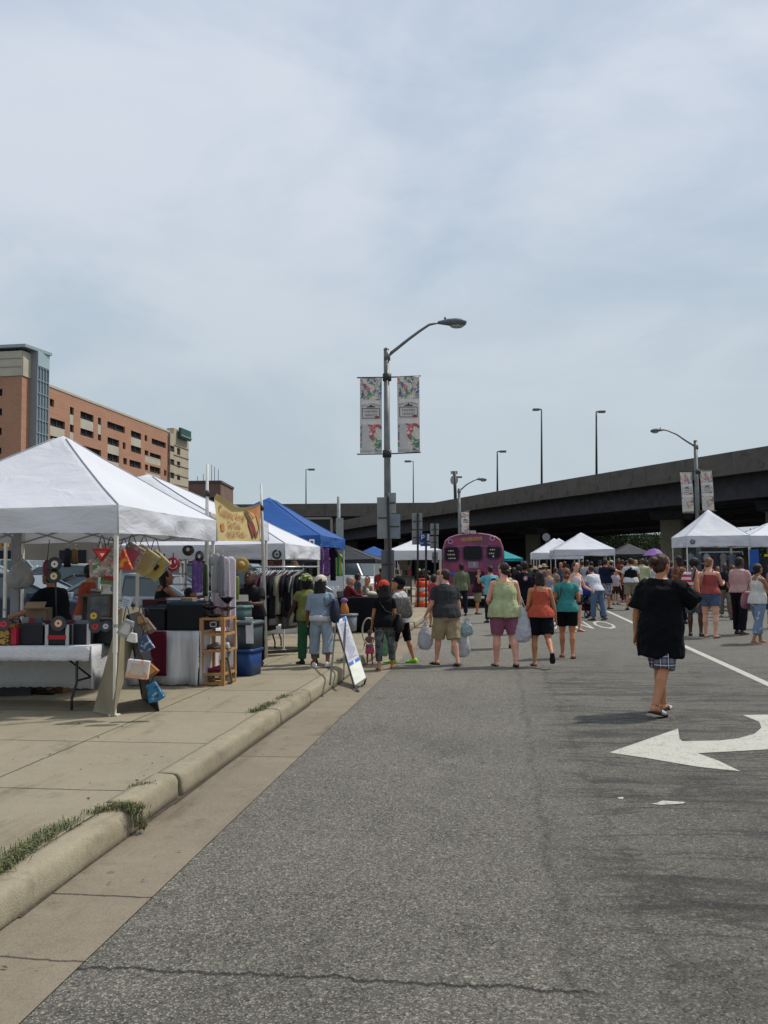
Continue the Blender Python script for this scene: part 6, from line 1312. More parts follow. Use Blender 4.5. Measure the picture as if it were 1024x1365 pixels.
for (x, y, r_, c, lb, h) in ((5, 832, 7, 'c02a3c', 'record with a red label on the leopard print box', '1a1a1a'), (78, 831, 8, 'd9a88a', 'record with a peach label standing on the aluminium cornered case', '2a1a14'), (125, 821, 7.5, 'c2a53a', 'record with a mustard label leaning below the grey framed picture', '3a2a14'), (127, 835, 7, 'b0302e', 'record with a red label on the black crate beside the tent leg', '1a1a1a'), (141, 835, 6, 'b9bcc6', 'record with a pale grey label right beside the tent leg', '1a1a1a')):
    p = at(x, y, Yt + .0); record(p + Vector((0, .0, 0)), r_ * Yt / F * 1.25, lb, c, (.1, -1, .15), h, group='records set up on the table')
# two hanging records on a small stand plus the maroon disc
Ys = 9.3
for y, c, lb in ((752, 'e4e0da', 'upper hanging record with a white label in front of the vendor in black'), (768, 'e0c9a6', 'lower hanging record with a cream label in front of the vendor in black')):
    record(at(73 if y < 760 else 72, y, Ys), 9.6 * Ys / F, lb, c, (0, -1, 0), '2a241c', group='records hung in front of the vendor')
p = at(63, 757, Ys + .1); t = thing('round_purse', 'maroon round purse hanging behind the two hung records', 'purse', p); mb = MB(); mb.ell((0, 0, 0), (6.5 * Ys / F, .03, 11 * Ys / F), 16, 10); mb.build('purse_body', plain('5c1a2c', .4), t); mb = MB(); mb.tube([(0, 0, .08), (.02, 0, .3)], .004, 5); mb.build('strap', blk, t)
mb = MB(); st_ = thing('display_stand', 'thin dark stand holding the two hanging records', 'stand', at(74, 862, Ys)); zb = at(74, 862, Ys).z
mb.tube([at(76, 862, Ys + .03), at(74, 742, Ys + .03)], .008, 6); mb.build('rod', dark_pole, st_, world=True); mb = MB(); pz = at(76, 861, Ys + .03); mb.box(pz + Vector((0, 0, .01)), (.2, .12, .015)); mb.build('foot', dark_pole, st_, world=True)
# grey picture, mannequin, small boxes
a, b_ = at(118, 823, Yt + .45), at(146, 793, Yt + .45); t = thing('framed_picture', 'grey framed picture standing at the back of the record table', 'picture', (a.x, a.y, a.z)); w_, h_ = b_.x - a.x, b_.z - a.z
mb = MB(); mb.box((w_ / 2, 0, h_ / 2), (w_ * .9, .01, h_ * .88)); mb.build('print', M('slate_print', (.10, .11, .115), rough=.6, var=.4, scale=12), t)
mb = MB(); [mb.bar(p, q, .018) for p, q in (((0, 0, 0), (w_, 0, 0)), ((0, 0, h_), (w_, 0, h_)), ((0, 0, .01), (0, 0, h_ - .01)), ((w_, 0, .01), (w_, 0, h_ - .01)))]; mb.build('frame', M('frame_brown', (.12, .08, .05), rough=.6), t)
sh = thing('back_shelf', 'small dark shelf at the back of the record table carrying the mannequin head', 'shelf', at(132, 862, Yt + .6)); za = at(132, 792.5, Yt + .6).z; pb = at(132, 862, Yt + .6)
mb = MB(); mb.box((pb.x, Yt + .6, za - .012), (.34, .24, .022)); mb.build('shelf_board', M('dark_board', (.07, .05, .04), rough=.6), sh, world=True)
for sx in (-1, 1): mb = MB(); mb.box((pb.x + sx * .15, Yt + .6, (za - .024 + zt1) / 2), (.02, .2, za - .024 - zt1)); mb.build('side', M('dark_board', (.07, .05, .04), rough=.6), sh, world=True)
p = at(142, 792, Yt + .58); t = thing('mannequin_head', 'white foam mannequin head on the back shelf beside the tent leg', 'mannequin', p, R(170)); mb = MB()
for z, rx, ry, yc in ((0, .07, .06, 0), (.02, .062, .055, 0), (.045, .038, .04, 0), (.08, .036, .042, .0), (.1, .05, .062, .012), (.14, .062, .078, .008), (.18, .066, .082, 0), (.21, .058, .072, -.004), (.235, .03, .04, -.004), (.242, .008, .01, 0)): mb.v += []
mb.loft([[Vector((math.cos(q) * rx, yc + math.sin(q) * ry, z * .86)) for q in [2 * math.pi * j / 18 for j in range(18)]] for z, rx, ry, yc in ((0, .07, .06, 0), (.02, .062, .055, 0), (.045, .038, .04, 0), (.08, .036, .042, .0), (.1, .05, .062, .012), (.14, .062, .078, .008), (.18, .066, .082, 0), (.21, .058, .072, -.004), (.235, .03, .04, -.004), (.242, .008, .01, 0))])
mb.build('foam_head', M('foam_white', (.66, .64, .58), rough=.8), t); mb = MB(); mb.tube([(0, .08, .155), (0, .098, .13), (0, .085, .125)], .008, 6); mb.build('nose', M('foam_white', (.66, .64, .58)), t)
for x0, x1, y0, y1, c, lb in ((121, 128, 785, 792.5, '8d93a3', 'small blue grey box on the back shelf'), (128.5, 136, 786, 792.5, 'b5ad95', 'small cream box on the back shelf beside the mannequin head')):
    crate(x0, x1, y0, y1, Yt + .55, .1, lb, plain(c, .6), ('3a3c48', .5, .3), False, 'box', 'small_box', None, False)
p = at(104, 826, Yt + .35); t = thing('price_card', 'white card standing behind the black crates on the record table', 'card', p, .2); mb = MB(); mb.box((0, 0, 0), (.075, .006, .085), rot=(.2, 0, 0)); mb.build('card', plain('a9acb4', .7), t)
t = thing('cardboard_box', 'brown open cardboard box behind the black record box', 'box', at(52, 845, Yt + .5), .15); mb = MB(); mb.box((0, 0, .12), (.2, .3, .3)); mb.build('box_body', M('cardboard', (.22, .15, .09), rough=.9), t); mb = MB(); mb.box((0, -.18, .31), (.2, .12, .006), rot=(.5, 0, 0)); mb.build('flap', M('cardboard', (.22, .15, .09)), t)
# grey post with a plastic bag
pp = at(22.5, 760, 10.3); t = thing('grey_post', 'grey metal post with a black bracket holding up the plastic bag', 'post', (pp.x, 10.3, .146)); mb = MB(); mb.box((0, 0, .95), (.075, .05, 1.9)); mb.box((-.055, .02, .9), (.03, .04, 1.75)); mb.build('upright', M('post_grey', (.26, .26, .28), rough=.5, metal=.2), t); mb = MB(); mb.box((.02, -.0, at(26, 703, 10.3).z - .146), (.13, .08, .09)); mb.build('bracket', blk, t); mb = MB(); mb.box((0, 0, .012), (.3, .3, .02)); mb.build('foot_plate', dark_pole, t)
p = at(28, 738, 10.15); b0 = plastic_bag(p, .40, .32, 'a3a09c', 'crumpled grey white plastic bag hung on the grey post', seed=12)
# hanging handbags
def handbag(px, py, Y, w_, h_, rot, cols, label, strap=.22, shape='square', group='handbags hanging under the nearest tent', yaw=0.0):
    p = at(px, py, Y); t = thing('handbag', label, 'handbag', p, yaw, group); Rm = Matrix.Rotation(rot, 4, 'Y')
    if shape == 'tri': poly = [(-w_ / 2, -h_ / 2), (w_ / 2, -h_ / 2), (0, h_ / 2)]
    elif shape == 'triup': poly = [(-w_ / 2, h_ / 2), (w_ / 2, h_ / 2), (.0, -h_ / 2)]
    elif shape == 'flare': poly = [(-w_ * .28, h_ / 2), (w_ * .28, h_ / 2), (w_ / 2, -h_ * .45), (0, -h_ / 2), (-w_ / 2, -h_ * .4)]
    else: poly = [(-w_ / 2, -h_ / 2), (w_ / 2, -h_ / 2), (w_ / 2, h_ / 2), (-w_ / 2, h_ / 2)]
    T = Rm @ basis((0, .03, 0), (1, 0, 0), (0, 0, 1)); mb = MB(); mb.prism(poly, .06, T); mb.build('bag_panel', cols[0] if not isinstance(cols[0], str) else plain(cols[0], .45), t, bevel=.008)
    if len(cols) > 1:
        T = Rm @ basis((0, -.031, 0), (1, 0, 0), (0, 0, 1)); mb = MB(); mb.prism([(x * .62, y * .62) for x, y in poly], .004, T); mb.build('picture_patch', cols[1] if not isinstance(cols[1], str) else plain(cols[1], .45), t)
    if len(cols) > 2:
        T = Rm @ basis((0, -.036, 0), (1, 0, 0), (0, 0, 1)); mb = MB(); mb.prism([(x * .26 + w_ * .08, y * .26) for x, y in poly], .004, T); mb.build('clasp', plain(cols[2], .4), t)
    if strap:
        top = max(q[1] for q in [((Rm @ Vector((x, 0, y))).x, (Rm @ Vector((x, 0, y))).z) for x, y in poly]); mb = MB(); mb.tube([(-w_ * .22, 0, top * .8), (-w_ * .08, 0, top + strap * .75), (0, 0, top + strap), (w_ * .08, 0, top + strap * .75), (w_ * .22, 0, top * .8)], .0045, 6); mb.build('strap', blk, t)
    return t
pk = blotch('print_pink', [(.36, .22, .20), (.38, .08, .11), (.12, .18, .12), (.42, .36, .32)], 22, .52)
yl = blotch('print_yellow', [(.42, .33, .12), (.36, .30, .22), (.25, .12, .15), (.2, .2, .2)], 16, .55)
fl = blotch('print_flame', [(.45, .05, .03), (.62, .30, .04)], 12, .5)
gr_ = blotch('print_green', [(.08, .25, .08), (.42, .12, .16), (.5, .5, .46)], 14, .53)
handbag(136, 740, 8.55, .19, .13, 0, ['8e1f22', 'c8301f', 'e8c0b0'], 'red triangular handbag on black straps just left of the tent leg', .13, 'triup')
handbag(148, 748, 8.9, .20, .30, .15, [pk], 'pink floral handbag hanging behind the tent leg', .08)
handbag(133, 757, 9.0, .20, .19, -.1, [pk, gr_, 'c3c4c0'], 'mixed print handbag below the red triangular one', .1)
handbag(147, 766, 9.05, .17, .20, .1, [gr_, '9a2a44'], 'green and crimson handbag just above the mannequin head', .1)
handbag(165, 745, 8.9, .19, .22, 0, [fl], 'flame coloured triangular handbag just right of the tent leg', .10, 'tri')
handbag(176, 741, 9.25, .20, .24, .5, [pk, 'a34a5c'], 'pink and grey handbag tilted beside the flame coloured one', .07)
handbag(192, 748, 9.5, .25, .27, .62, [yl, 'a08c60'], 'yellow print handbag tilted like a diamond', .08)
handbag(207, 754, 9.7, .24, .27, .75, [yl, 'a8923f', '2d2a28'], 'bright yellow handbag with a black star patch', .12)
p = at(231, 752, 10.2); t = thing('smiley_disc', 'shiny crimson disc with a smiling face hanging under the tent', 'disc', p); r_ = 9.5 * 10.2 / F
mb = MB(); mb.ell((0, 0, 0), (r_, .018, r_), 24, 12); mb.build('disc', M('crimson_gloss', (.30, .015, .045), rough=.2, var=.1, spec=.6), t)
mb = MB(); mb.tube([(math.cos(a) * r_ * .62, -.02, math.sin(a) * r_ * .62 - .0) for a in np.linspace(R(200), R(340), 12)], .005, 5); mb.build('smile', plain('d9a5a5', .4), t)
for sx in (-1, 1): mb = MB(); mb.ell((sx * r_ * .26, -.02, r_ * .3), (.009, .006, .02), 8, 6); mb.build('eye', plain('e0b5b5', .4), t)
mb = MB(); mb.tube([(0, 0, r_), (0, 0, r_ + .05)], .006, 5); mb.build('hook', blk, t)
p = at(219, 752, 10.2); t = thing('black_scarf', 'thin black strap hanging left of the crimson smiling disc', 'strap', p); mb = MB(); mb.tube([(0, 0, .12), (.002, 0, -.14)], .008, 6, flat=.4); mb.build('band', blk, t)
for (x, y, w2, lb) in ((251, 733, .075, 'black bowl made from a record hanging at the tent edge'), (266, 743, .055, 'second black record bowl hanging beside the dresses')):
    p = at(x, y, 10.9); t = thing('record_bowl', lb, 'bowl', p, 0, 'record bowls'); mb = MB(); mb.loft([[Vector((math.cos(a) * w2 * q, -.03 * (1 - q), math.sin(a) * w2 * q * (1.0 if math.sin(a) < 0 else .8 if w2 > .07 else 1.5))) for a in np.linspace(0, 2 * math.pi, 21)[:-1]] for q in (1, .75, .5)] , False); mb.ell((0, -.005, 0), (w2 * .55, .02, w2 * .55), 14, 6); mb.build('bowl', M('vinyl_black', (.012, .012, .014)), t); mb = MB(); mb.ell((0, -.028, .005), (w2 * .3, .006, w2 * .32), 12, 6); mb.build('paper_label', plain('b9bcb5', .5), t)
# fine white post
p = at(183, 806, 11.0); t = thing('white_post', 'short white display post behind the A-frame of handbags', 'post', (p.x, 11.0, .146)); mb = MB(); mb.box((0, 0, (at(183, 760, 11).z - .146) / 2), (.035, .035, at(183, 760, 11).z - .146)); mb.build('upright', leg_white, t); mb = MB(); mb.box((0, 0, .01), (.2, .2, .02)); mb.build('foot', leg_white, t)
# A-frame boards with handbags
A = thing('display_board', 'tan and black A-frame board beside the nearest tent leg, hung with handbags', 'display board', gnd(165, 952, .146))
q1 = [at(163, 806, 8.75), at(190, 812, 9.15), gnd(151, 955, .15), gnd(125, 949, .15)]
mb = MB(); mb.slab(q1, .02); mb.build('tan_panel', tan_board, A, world=True)
q2 = [at(170, 820, 8.8), at(191, 812, 9.2), gnd(211.5, 948, .15), gnd(190, 931, .15)]
mb = MB(); mb.slab(q2, .02); mb.build('black_panel', blk2, A, world=True)
mb = MB(); mb.tube([q1[0].lerp(q1[1], .5), q1[0].lerp(q1[1], .5) + Vector((0, 0, .05))], .03, 8); mb.build('top_hinge', dark_pole, A, world=True)
g_ = 'handbags hung on the A-frame'
handbag(169, 838, 8.45, .15, .17, .35, ['8f8f90', 'b5b2aa'], 'silver handbag near the top of the A-frame', .12, 'flare', g_)
handbag(177, 850, 8.42, .10, .09, .2, ['c7c4bd'], 'small white handbag below the silver one', .05, 'flare', g_)
handbag(188, 826, 8.55, .10, .12, -.3, ['5b4634', '8b6b45'], 'brown leather handbag at the top right of the A-frame', .08, 'flare', g_)
handbag(196, 835, 8.6, .13, .16, -.5, ['6e5848', '94806a'], 'taupe handbag sticking out right from the A-frame', .08, 'flare', g_)
handbag(194, 858, 8.5, .14, .15, -.35, [blotch('print_blue', [(.04, .07, .13), (.28, .33, .4)], 20, .5)], 'blue and white handbag in the middle of the A-frame', .08, 'flare', g_)
pv = M('print_sunset', (.55, .42, .36), rough=.5); handbag(184.5, 892, 8.25, .20, .17, .12, [blotch('print_sunset2', [(.55, .50, .47), (.62, .30, .17)], 5, .5), 'b9a89a'], 'pale square handbag with an orange lower edge on the A-frame', .06, 'square', g_)
handbag(202, 893, 8.4, .11, .11, -.6, ['8c5a24', 'b98742'], 'golden brown handbag right of the pale square one', .05, 'flare', g_)
handbag(206, 923, 8.35, .16, .18, -.4, [blotch('print_cyan', [(.03, .15, .28), (.3, .38, .42), (.03, .05, .09)], 13, .54)], 'bright blue handbag lowest on the A-frame', .05, 'flare', g_)
p = at(169, 804, 8.6); t = thing('paper_sign', 'white paper card pinned at the top of the A-frame', 'card', p, .1); mb = MB(); mb.box((0, 0, 0), (.085, .006, .12), rot=(0, R(18), 0)); mb.build('card', plain('b4b6be', .7), t); mb = MB(); [mb.box((-.005 * k, -.005, .03 - k * .02), (.05, .002, .004), rot=(0, R(18), 0)) for k in range(4)]; mb.build('writing', ink, t)
# red and silver table
Yr = gnd(225, 914, .146).y; zr = ztab(225, 842, Yr) ; xl, xr_ = at(168, 880, Yr).x, at(266, 880, Yr).x; cb = Vector(((xl + xr_) / 2, Yr, .146))
silver = M('silver_satin', (.52, .52, .54), rough=.3, var=.2, scale=5, spec=.7, bump=.8, bscale=4, stretch=(3, 3, .25))
folding_table('table covered with red and silver cloth behind the A-frame', cb, xr_ - xl, 1.6, zr, rz=-ANG)
cloth_sheet('x', 'shiny silver tablecloth reaching the ground right of the tan boards', cb, xr_ - xl + .02, 1.62, zr + .005, (zr - .16, zr - .16, .3, .3), silver, seed=4, fold=.045)
rw = (at(225, 870, Yr).x - at(186, 870, Yr).x); t = thing('red_cloth', 'crimson cloth panel hanging over the silver tablecloth', 'cloth', (at(205.5, 870, Yr).x, Yr - .07, .146), -ANG); mb = MB(); vs = []; zz = zr - .146 + .012; zl = at(205, 900, Yr).z - .146
for i in range(9):
    for j in range(9): vs.append((-rw / 2 + rw * j / 8, -.012 * math.sin(j * 1.7) * (i / 8) - .01, zz - (zz - zl) * i / 8))
mb.add(vs, [(i * 9 + j, i * 9 + j + 1, (i + 1) * 9 + j + 1, (i + 1) * 9 + j) for i in range(8) for j in range(8)], 0, True); o = mb.build('cloth', fabric('5f1029', bump=.2), t); sm_ = o.modifiers.new('s', 'SOLIDIFY'); sm_.thickness = .006
crate(222, 272, 806, 841.5, Yr + .1, .5, 'big black bin of records on the silver tablecloth, right half', blk, None, False, group='black bins on the silver table')
crate(186, 220, 812, 841.5, Yr + .15, .5, 'lower black bin of records on the silver tablecloth, left half', blk2, None, False, group='black bins on the silver table')
crate(205, 268, 800, 812, Yr + .95, .5, 'flat black tray with papers behind the black bins', blk2, None, False, group='black bins on the silver table')
p = at(262, 797, Yr + .9); t = thing('paper_stack', 'white open papers lying on the black tray', 'papers', at(250, 800, Yr + 1.0)); mb = MB(); mb.box((0, 0, .01), (.42, .28, .012), rot=(.04, 0, .2)); mb.box((-.15, .0, .024), (.22, .2, .008), rot=(.04, 0, -.1)); mb.build('sheets', plain('a7aaae', .7), t)
# wooden shelf with shoes
Yw = gnd(283, 914, .146).y; zw = at(283, 824, Yw).z - .146; S_ = thing('wooden_shelf', 'light pine shelf unit with shoes between the silver cloth and the grey bin', 'shelf', (at(283, 870, Yw).x, Yw, .146), R(-10)); W2 = at(298, 870, Yw).x - at(268, 870, Yw).x
for x in (-W2 / 2, W2 / 2):
    for y in (0, .42): mb = MB(); mb.box((x, y, zw / 2), (.045 if y == 0 else .03, .03, zw)); mb.build('post', wood, S_)
for k, yy in enumerate((825, 846, 868, 899, 911)):
    zz = at(283, yy, Yw).z - .146
    mb = MB(); mb.box((0, -.002, zz), (W2 - .046, .02, .03)); mb.box((0, .42, zz), (W2 - .035, .02, .03))
    for x in (-W2 / 2, W2 / 2): mb.box((x, .21, zz), (.02, .387, .03))
    if k in (0, 2, 3): mb.box((0, .21, zz - .006), (W2 - .03, .386, .012))
    mb.build('shelf_frame', wood, S_)
zsh = [at(283, yy, Yw).z + .012 for yy in (868, 899)]
def small_shoe(p, rz, c, label):
    t = thing('shoe', label, 'shoe', p, rz, 'shoes on the pine shelf'); mb = MB(); mb.loft([[Vector((math.cos(a) * w_, y, max(0, h_ / 2 + math.sin(a) * h_ / 2))) for a in [2 * math.pi * j / 12 for j in range(12)]] for y, w_, h_ in ((-.12, .02, .06), (-.1, .034, .085), (-.04, .036, .075), (.03, .042, .05), (.09, .045, .04), (.125, .03, .03))]); mb.build('upper', plain(c, .4), t); mb = MB(); mb.box((0, -.005, .004), (.075, .24, .008)); mb.build('sole', blk, t)
sp_ = S_.location
small_shoe((sp_.x - .05, sp_.y + .2, zsh[0]), 1.3, '6a5c55', 'brown shoe on the middle board of the pine shelf'); small_shoe((sp_.x + .08, sp_.y + .16, zsh[0]), 1.1, 'a9a6a8', 'silver shoe on the middle board of the pine shelf'); small_shoe((sp_.x + .0, sp_.y + .2, zsh[1]), 1.4, '7a2f50', 'plum shoe on the low board of the pine shelf')
p = at(286, 832, Yw); t = thing('belt_buckle', 'silver buckle purse hanging in the top bay of the pine shelf', 'purse', p + Vector((0, -.03, 0)), R(-10)); mb = MB(); mb.box((0, 0, 0), (.13, .03, .085)); mb.build('purse_body', plain('2a2a2e', .4), t, bevel=.01); mb = MB(); [mb.bar(a_, b2, .012) for a_, b2 in (((-.035, -.02, -.025), (.035, -.02, -.025)), ((-.035, -.02, .025), (.035, -.02, .025)), ((-.035, -.02, -.02), (-.035, -.02, .02)), ((.035, -.02, -.02), (.035, -.02, .02)))]; mb.build('buckle', alu, t)
t = thing('framed_picture', 'narrow dark framed picture leaning against the pine shelf on the ground', 'picture', gnd(305, 912, .146), R(-12)); Tl = Matrix.Rotation(R(-17), 4, 'Y') @ Matrix.Rotation(R(-14), 4, 'X'); mb = MB(); mb.add(*[(lambda m_: (m_.v, m_.f))(MB().box((0, 0, .16), (.085, .01, .29)))][0], 0, False, Tl); mb.build('print', M('old_print', (.36, .33, .25), rough=.6, var=.3, scale=14), t)
mb = MB(); tmp = MB(); [tmp.bar(a_, b2, .018) for a_, b2 in (((-.05, -.003, 0), (-.05, -.003, .32)), ((.05, -.003, 0), (.05, -.003, .32)), ((-.04, -.003, .005), (.04, -.003, .005)), ((-.04, -.003, .315), (.04, -.003, .315)))]; mb.add(tmp.v, tmp.f, 0, False, Tl); mb.build('frame', M('frame_brown', (.12, .08, .05)), t)
# black bowls stacked on tiered stand on top of the shelf
for (x, y, w2, lb) in ((281, 811, .12, 'wide black bowl on a thin stand above the left end of the pine shelf'), (303, 801, .095, 'small deep black bowl highest on the stand above the pine shelf'), (303, 812, .12, 'shallow wide black bowl under the small deep one'), (285, 822, .13, 'flat black bowl resting directly on the pine shelf')):
    Yb = Yw + (.1 if x < 290 else .35); p = at(x, y, Yb); hh = .05 if w2 > .1 else .09; t = thing('black_bowl', lb, 'bowl', p, 0, 'black bowls above the pine shelf'); mb = MB()
    mb.loft([[Vector((math.cos(a) * w2 * q * (1 + .07 * math.sin(a * 5) * (q > .8)), math.sin(a) * w2 * q, hh * (q - .5) + .004 * math.sin(a * 5))) for a in np.linspace(0, 2 * math.pi, 25)[:-1]] for q in (.1, .45, .55, .8, 1.0, .97, .7)], False); mb.build('bowl', M('vinyl_black', (.012, .012, .014)), t)
    mb = MB(); mb.tube([(0, 0, -hh * .45), (0, 0, -hh * .45 - .10 if y < 820 else -hh * .45 - .02)], .006, 6); mb.build('stem', dark_pole, t)
# dresses hanging from the second tent
pinkfl = blotch('floral_pink', [(.56, .46, .52), (.36, .16, .24), (.48, .46, .52)], 40, .58)
def hanging(px0, px1, y0, y1, Y, mat_, label, cat='dress', name='hanging_dress', sleeves=True, group='clothes hanging at the left stalls', seed=0, topw=.6, hook=True, depth=.07, yaw=0.0):
    a, b2 = at(px0, y0, Y), at(px1, y1, Y); w_, h_ = b2.x - a.x, a.z - b2.z; t = thing(name, label, cat, ((a.x + b2.x) / 2, Y, a.z), yaw, group); mb = MB(); rings = []; n = 24
    for u in (0, .04, .12, .25, .45, .65, .85, 1):
        ww = w_ / 2 * (topw + (1 - topw) * min(1, u * 1.3)) if u > .03 else w_ / 2 * topw * .5
        rings.append([Vector((math.cos(q) * ww * (1 + .03 * math.sin(u * 5 + seed)), math.sin(q) * depth * .5 * (.5 + .5 * u) + math.cos(q * 1) * 0 + .02 * u * math.sin(q * 7 + seed) * (1 if abs(math.sin(q)) > .2 else .3), -h_ * u)) for q in [2 * math.pi * j / n for j in range(n)]])
    mb.loft(rings)
    if sleeves:
        for sx in (-1, 1): mb.tube([(sx * w_ * topw * .42, 0, -h_ * .06), (sx * w_ * (topw * .5 + .08), 0, -h_ * .16), (sx * w_ * (topw * .5 + .1), 0, -h_ * .3)], [.05, .05, .045], 8, flat=.5)
    mb.build('garment', mat_, t)
    if hook: mb = MB(); mb.tube([(0, 0, -.01), (0, 0, .04), (.015, 0, .055), (.02, 0, .04)], .004, 5); mb.tube([(-w_ * topw * .35, 0, -.03), (0, 0, .0), (w_ * topw * .35, 0, -.03)], .005, 5); mb.build('hanger', alu, t)
    return t
hanging(283, 308, 742, 836, 11.25, pinkfl, 'long pink and white floral dress hanging from the second white tent', seed=1, topw=.8, sleeves=False)
hanging(295, 315, 742, 858, 11.8, blotch('floral_pale', [(.60, .54, .60), (.42, .26, .34)], 50, .62), 'pale floral cloth hanging just right of the pink dress', seed=2, topw=.9, sleeves=False, name='hanging_cloth', cat='cloth')
hanging(283, 294, 738, 790, 11.0, fabric('a5a6ab'), 'light grey cardigan with black edging hanging over the pink dress', seed=3, topw=.8, name='hanging_blouse', cat='top')
t = hanging(292, 300, 740, 795, 10.95, fabric('8a8c92'), 'narrow grey scarf beside the light grey cardigan', seed=4, topw=.9, name='hanging_scarf', cat='scarf', sleeves=False)
hanging(271, 277, 752, 795, 11.4, fabric('4a5a3a'), 'dark green scarf hanging under the record bowl', seed=5, topw=.9, name='hanging_scarf', cat='scarf', sleeves=False)
hanging(256, 270, 745, 790, 12.6, blotch('purple_print', [(.16, .09, .30), (.30, .14, .40)], 12), 'purple patterned cloth hanging at the back of the stall', seed=6, topw=.9, name='hanging_cloth', cat='cloth', sleeves=False)
hanging(304, 318, 750, 822, 12.9, blotch('purple_print2', [(.08, .04, .15), (.15, .05, .2)], 9), 'dark purple cloth hanging behind the floral dresses', seed=7, topw=.9, name='hanging_cloth', cat='cloth', sleeves=False)
hanging(311, 319, 768, 812, 12.3, fabric('8e9448'), 'yellow green ribbon cloth hanging below the straw disc', seed=8, topw=.9, name='hanging_scarf', cat='scarf', sleeves=False)
p = at(322, 753, 12.2); t = thing('straw_disc', 'round golden straw hat hanging under the yellow banner', 'hat', p); r_ = 10.5 * 12.2 / F; mb = MB(); mb.ell((0, 0, 0), (r_, .03, r_ * .95), 24, 10); mb.build('brim', M('straw', (.36, .24, .075), rough=.8, var=.2, scale=30), t); mb = MB(); mb.ell((0, -.03, 0), (r_ * .5, .05, r_ * .5), 18, 8); mb.build('crown_bump', M('straw', (.36, .24, .075)), t)
i = PEOPLE['book']; p = (i['wr'][0] + i['wr'][1]) / 2; t = thing('open_book', 'big grey book held open by the bending clothing vendor', 'book', p + Vector((0, -.12, .06)), R(190)); mb = MB(); mb.box((0, 0, 0), (.25, .03, .2), rot=(R(62), 0, 0)); mb.build('cover', plain('4b4d53', .7), t); mb = MB(); mb.box((0, .012, .012), (.235, .02, .185), rot=(R(62), 0, 0)); mb.build('pages', plain('6b6a66', .8), t)
# bins
def bin_(x0, x1, y0, y1, Y, col, label, dep=.4, taper=1.08, rim=True, z=None, paper=False, lid=None):
    a, b2 = at(x0, y1, Y), at(x1, y0, Y); w_, h_ = b2.x - a.x, b2.z - a.z; t = thing('storage_bin', label, 'bin', ((a.x + b2.x) / 2, Y + dep / 2, a.z), -ANG - .12, 'plastic storage bins'); mb = MB(); n = 28
    def rr(sx, sy, z): return [Vector((math.copysign(abs(math.cos(q)) ** .35, math.cos(q)) * sx, math.copysign(abs(math.sin(q)) ** .35, math.sin(q)) * sy, z)) for q in [2 * math.pi * (j + .5) / n for j in range(n)]]
    w2, d2 = w_ / 2 / taper, dep / 2 / taper; mb.loft([rr(w2, d2, 0), rr(w2 * taper, d2 * taper, h_), rr(w2 * taper - .012, d2 * taper - .012, h_), rr(w2 * .97, d2 * .97, .02)], True); m_ = plain(col, .4); mb.build('tub', m_, t)
    mb = MB(); mb.loft([rr(w2 * taper + .018, d2 * taper + .018, h_ - .035), rr(w2 * taper + .022, d2 * taper + .022, h_ - .005), rr(w2 * taper + .005, d2 * taper + .005, h_ + .004)]) if lid is None else mb.loft([rr(w2 * taper + .022, d2 * taper + .022, h_ - .02), rr(w2 * taper + .024, d2 * taper + .024, h_ + .012), rr(w2 * .9, d2 * .9, h_ + .03), rr(w2 * .8, d2 * .8, h_ + .03)]); mb.build('rim' if lid is None else 'lid', plain(lid or col, .4), t)
    if paper: mb = MB(); mb.box((w2 * .7, -d2 * taper - .004, h_ * .62), (.1, .006, .26), rot=(.06, 0, 0)); mb.build('paper_note', plain('c5c8d0', .7), t)
Yb = gnd(330, 902, .146).y
bin_(316.5, 341, 866, 902, Yb, '1f3f74', 'blue plastic storage bin on the pavement, below the grey one', .42)
bin_(317, 343, 831, 866, Yb + .02, '3d4548', 'dark grey plastic bin with a white note, stacked on the blue one', .40, paper=True, lid='4a5255')
bin_(313, 330, 808, 827, Yb + .3, '55706f', 'greenish plastic tub standing behind the grey bin', .3, 1.05)
p = at(332, 826, Yb + .2); t = thing('tissue_box', 'small white box on the lid of the dark grey bin', 'box', p, .2); mb = MB(); mb.box((0, 0, 0), (.1, .08, .06)); mb.build('box_body', plain('b3b0a8', .7), t, bevel=.006); mb = MB(); mb.box((0, 0, .032), (.05, .02, .004)); mb.build('slot', blk, t)
# banner on two poles
mast = M('mast_white', (.55, .55, .52), rough=.5, var=.1)
for (xb, xt, yt_, Y, lb) in ((275, 276.5, 619, 11.75, 'tall white pole on the left of the yellow banner'), (355, 348, 645, 14.0, 'leaning white pole on the right of the yellow banner')):
    a = at(xb, 800, Y); a.z = .146; b2 = at(xt, yt_, Y); t = thing('banner_pole', lb, 'pole', a, 0, 'poles of the yellow banner'); mb = MB(); mb.tube([a, a.lerp(b2, .72), b2], [.028, .026, .017], 8); mb.build('pole', mast, t, world=True)
    mb = MB(); c = a.lerp(b2, .86); mb.tube([c - Vector((0, 0, .04)), c + Vector((0, 0, .04))], .035, 8); mb.build('tie', dark_pole, t, world=True)
q = [at(284, 658, 11.8), at(345.5, 668, 14.0), at(349, 722, 14.0), at(289, 720.5, 11.8)]
bn_ = thing('vendor_banner', 'yellow fabric banner with red brown lettering and a dancing figure strung between two poles', 'banner', q[3]); mb = MB(); nx, ny = 20, 12; V_ = []
ux = (q[1] - q[0]).normalized(); nn_ = Vector((ux.y, -ux.x, 0)).normalized()
def bp(u, v, o=0.0):
    p = (q[0].lerp(q[1], u)).lerp(q[3].lerp(q[2], u), v); sag = -.14 * math.sin(u * math.pi) * (1 - v) ** 1.5; return p + Vector((0, 0, sag)) + nn_ * (o + .03 * math.sin(u * 9 + v * 2) * (1 - .5 * v) + .05 * math.exp(-((v) / .06) ** 2))
for i in range(ny + 1):
    for j in range(nx + 1): V_.append(bp(j / nx, i / ny))
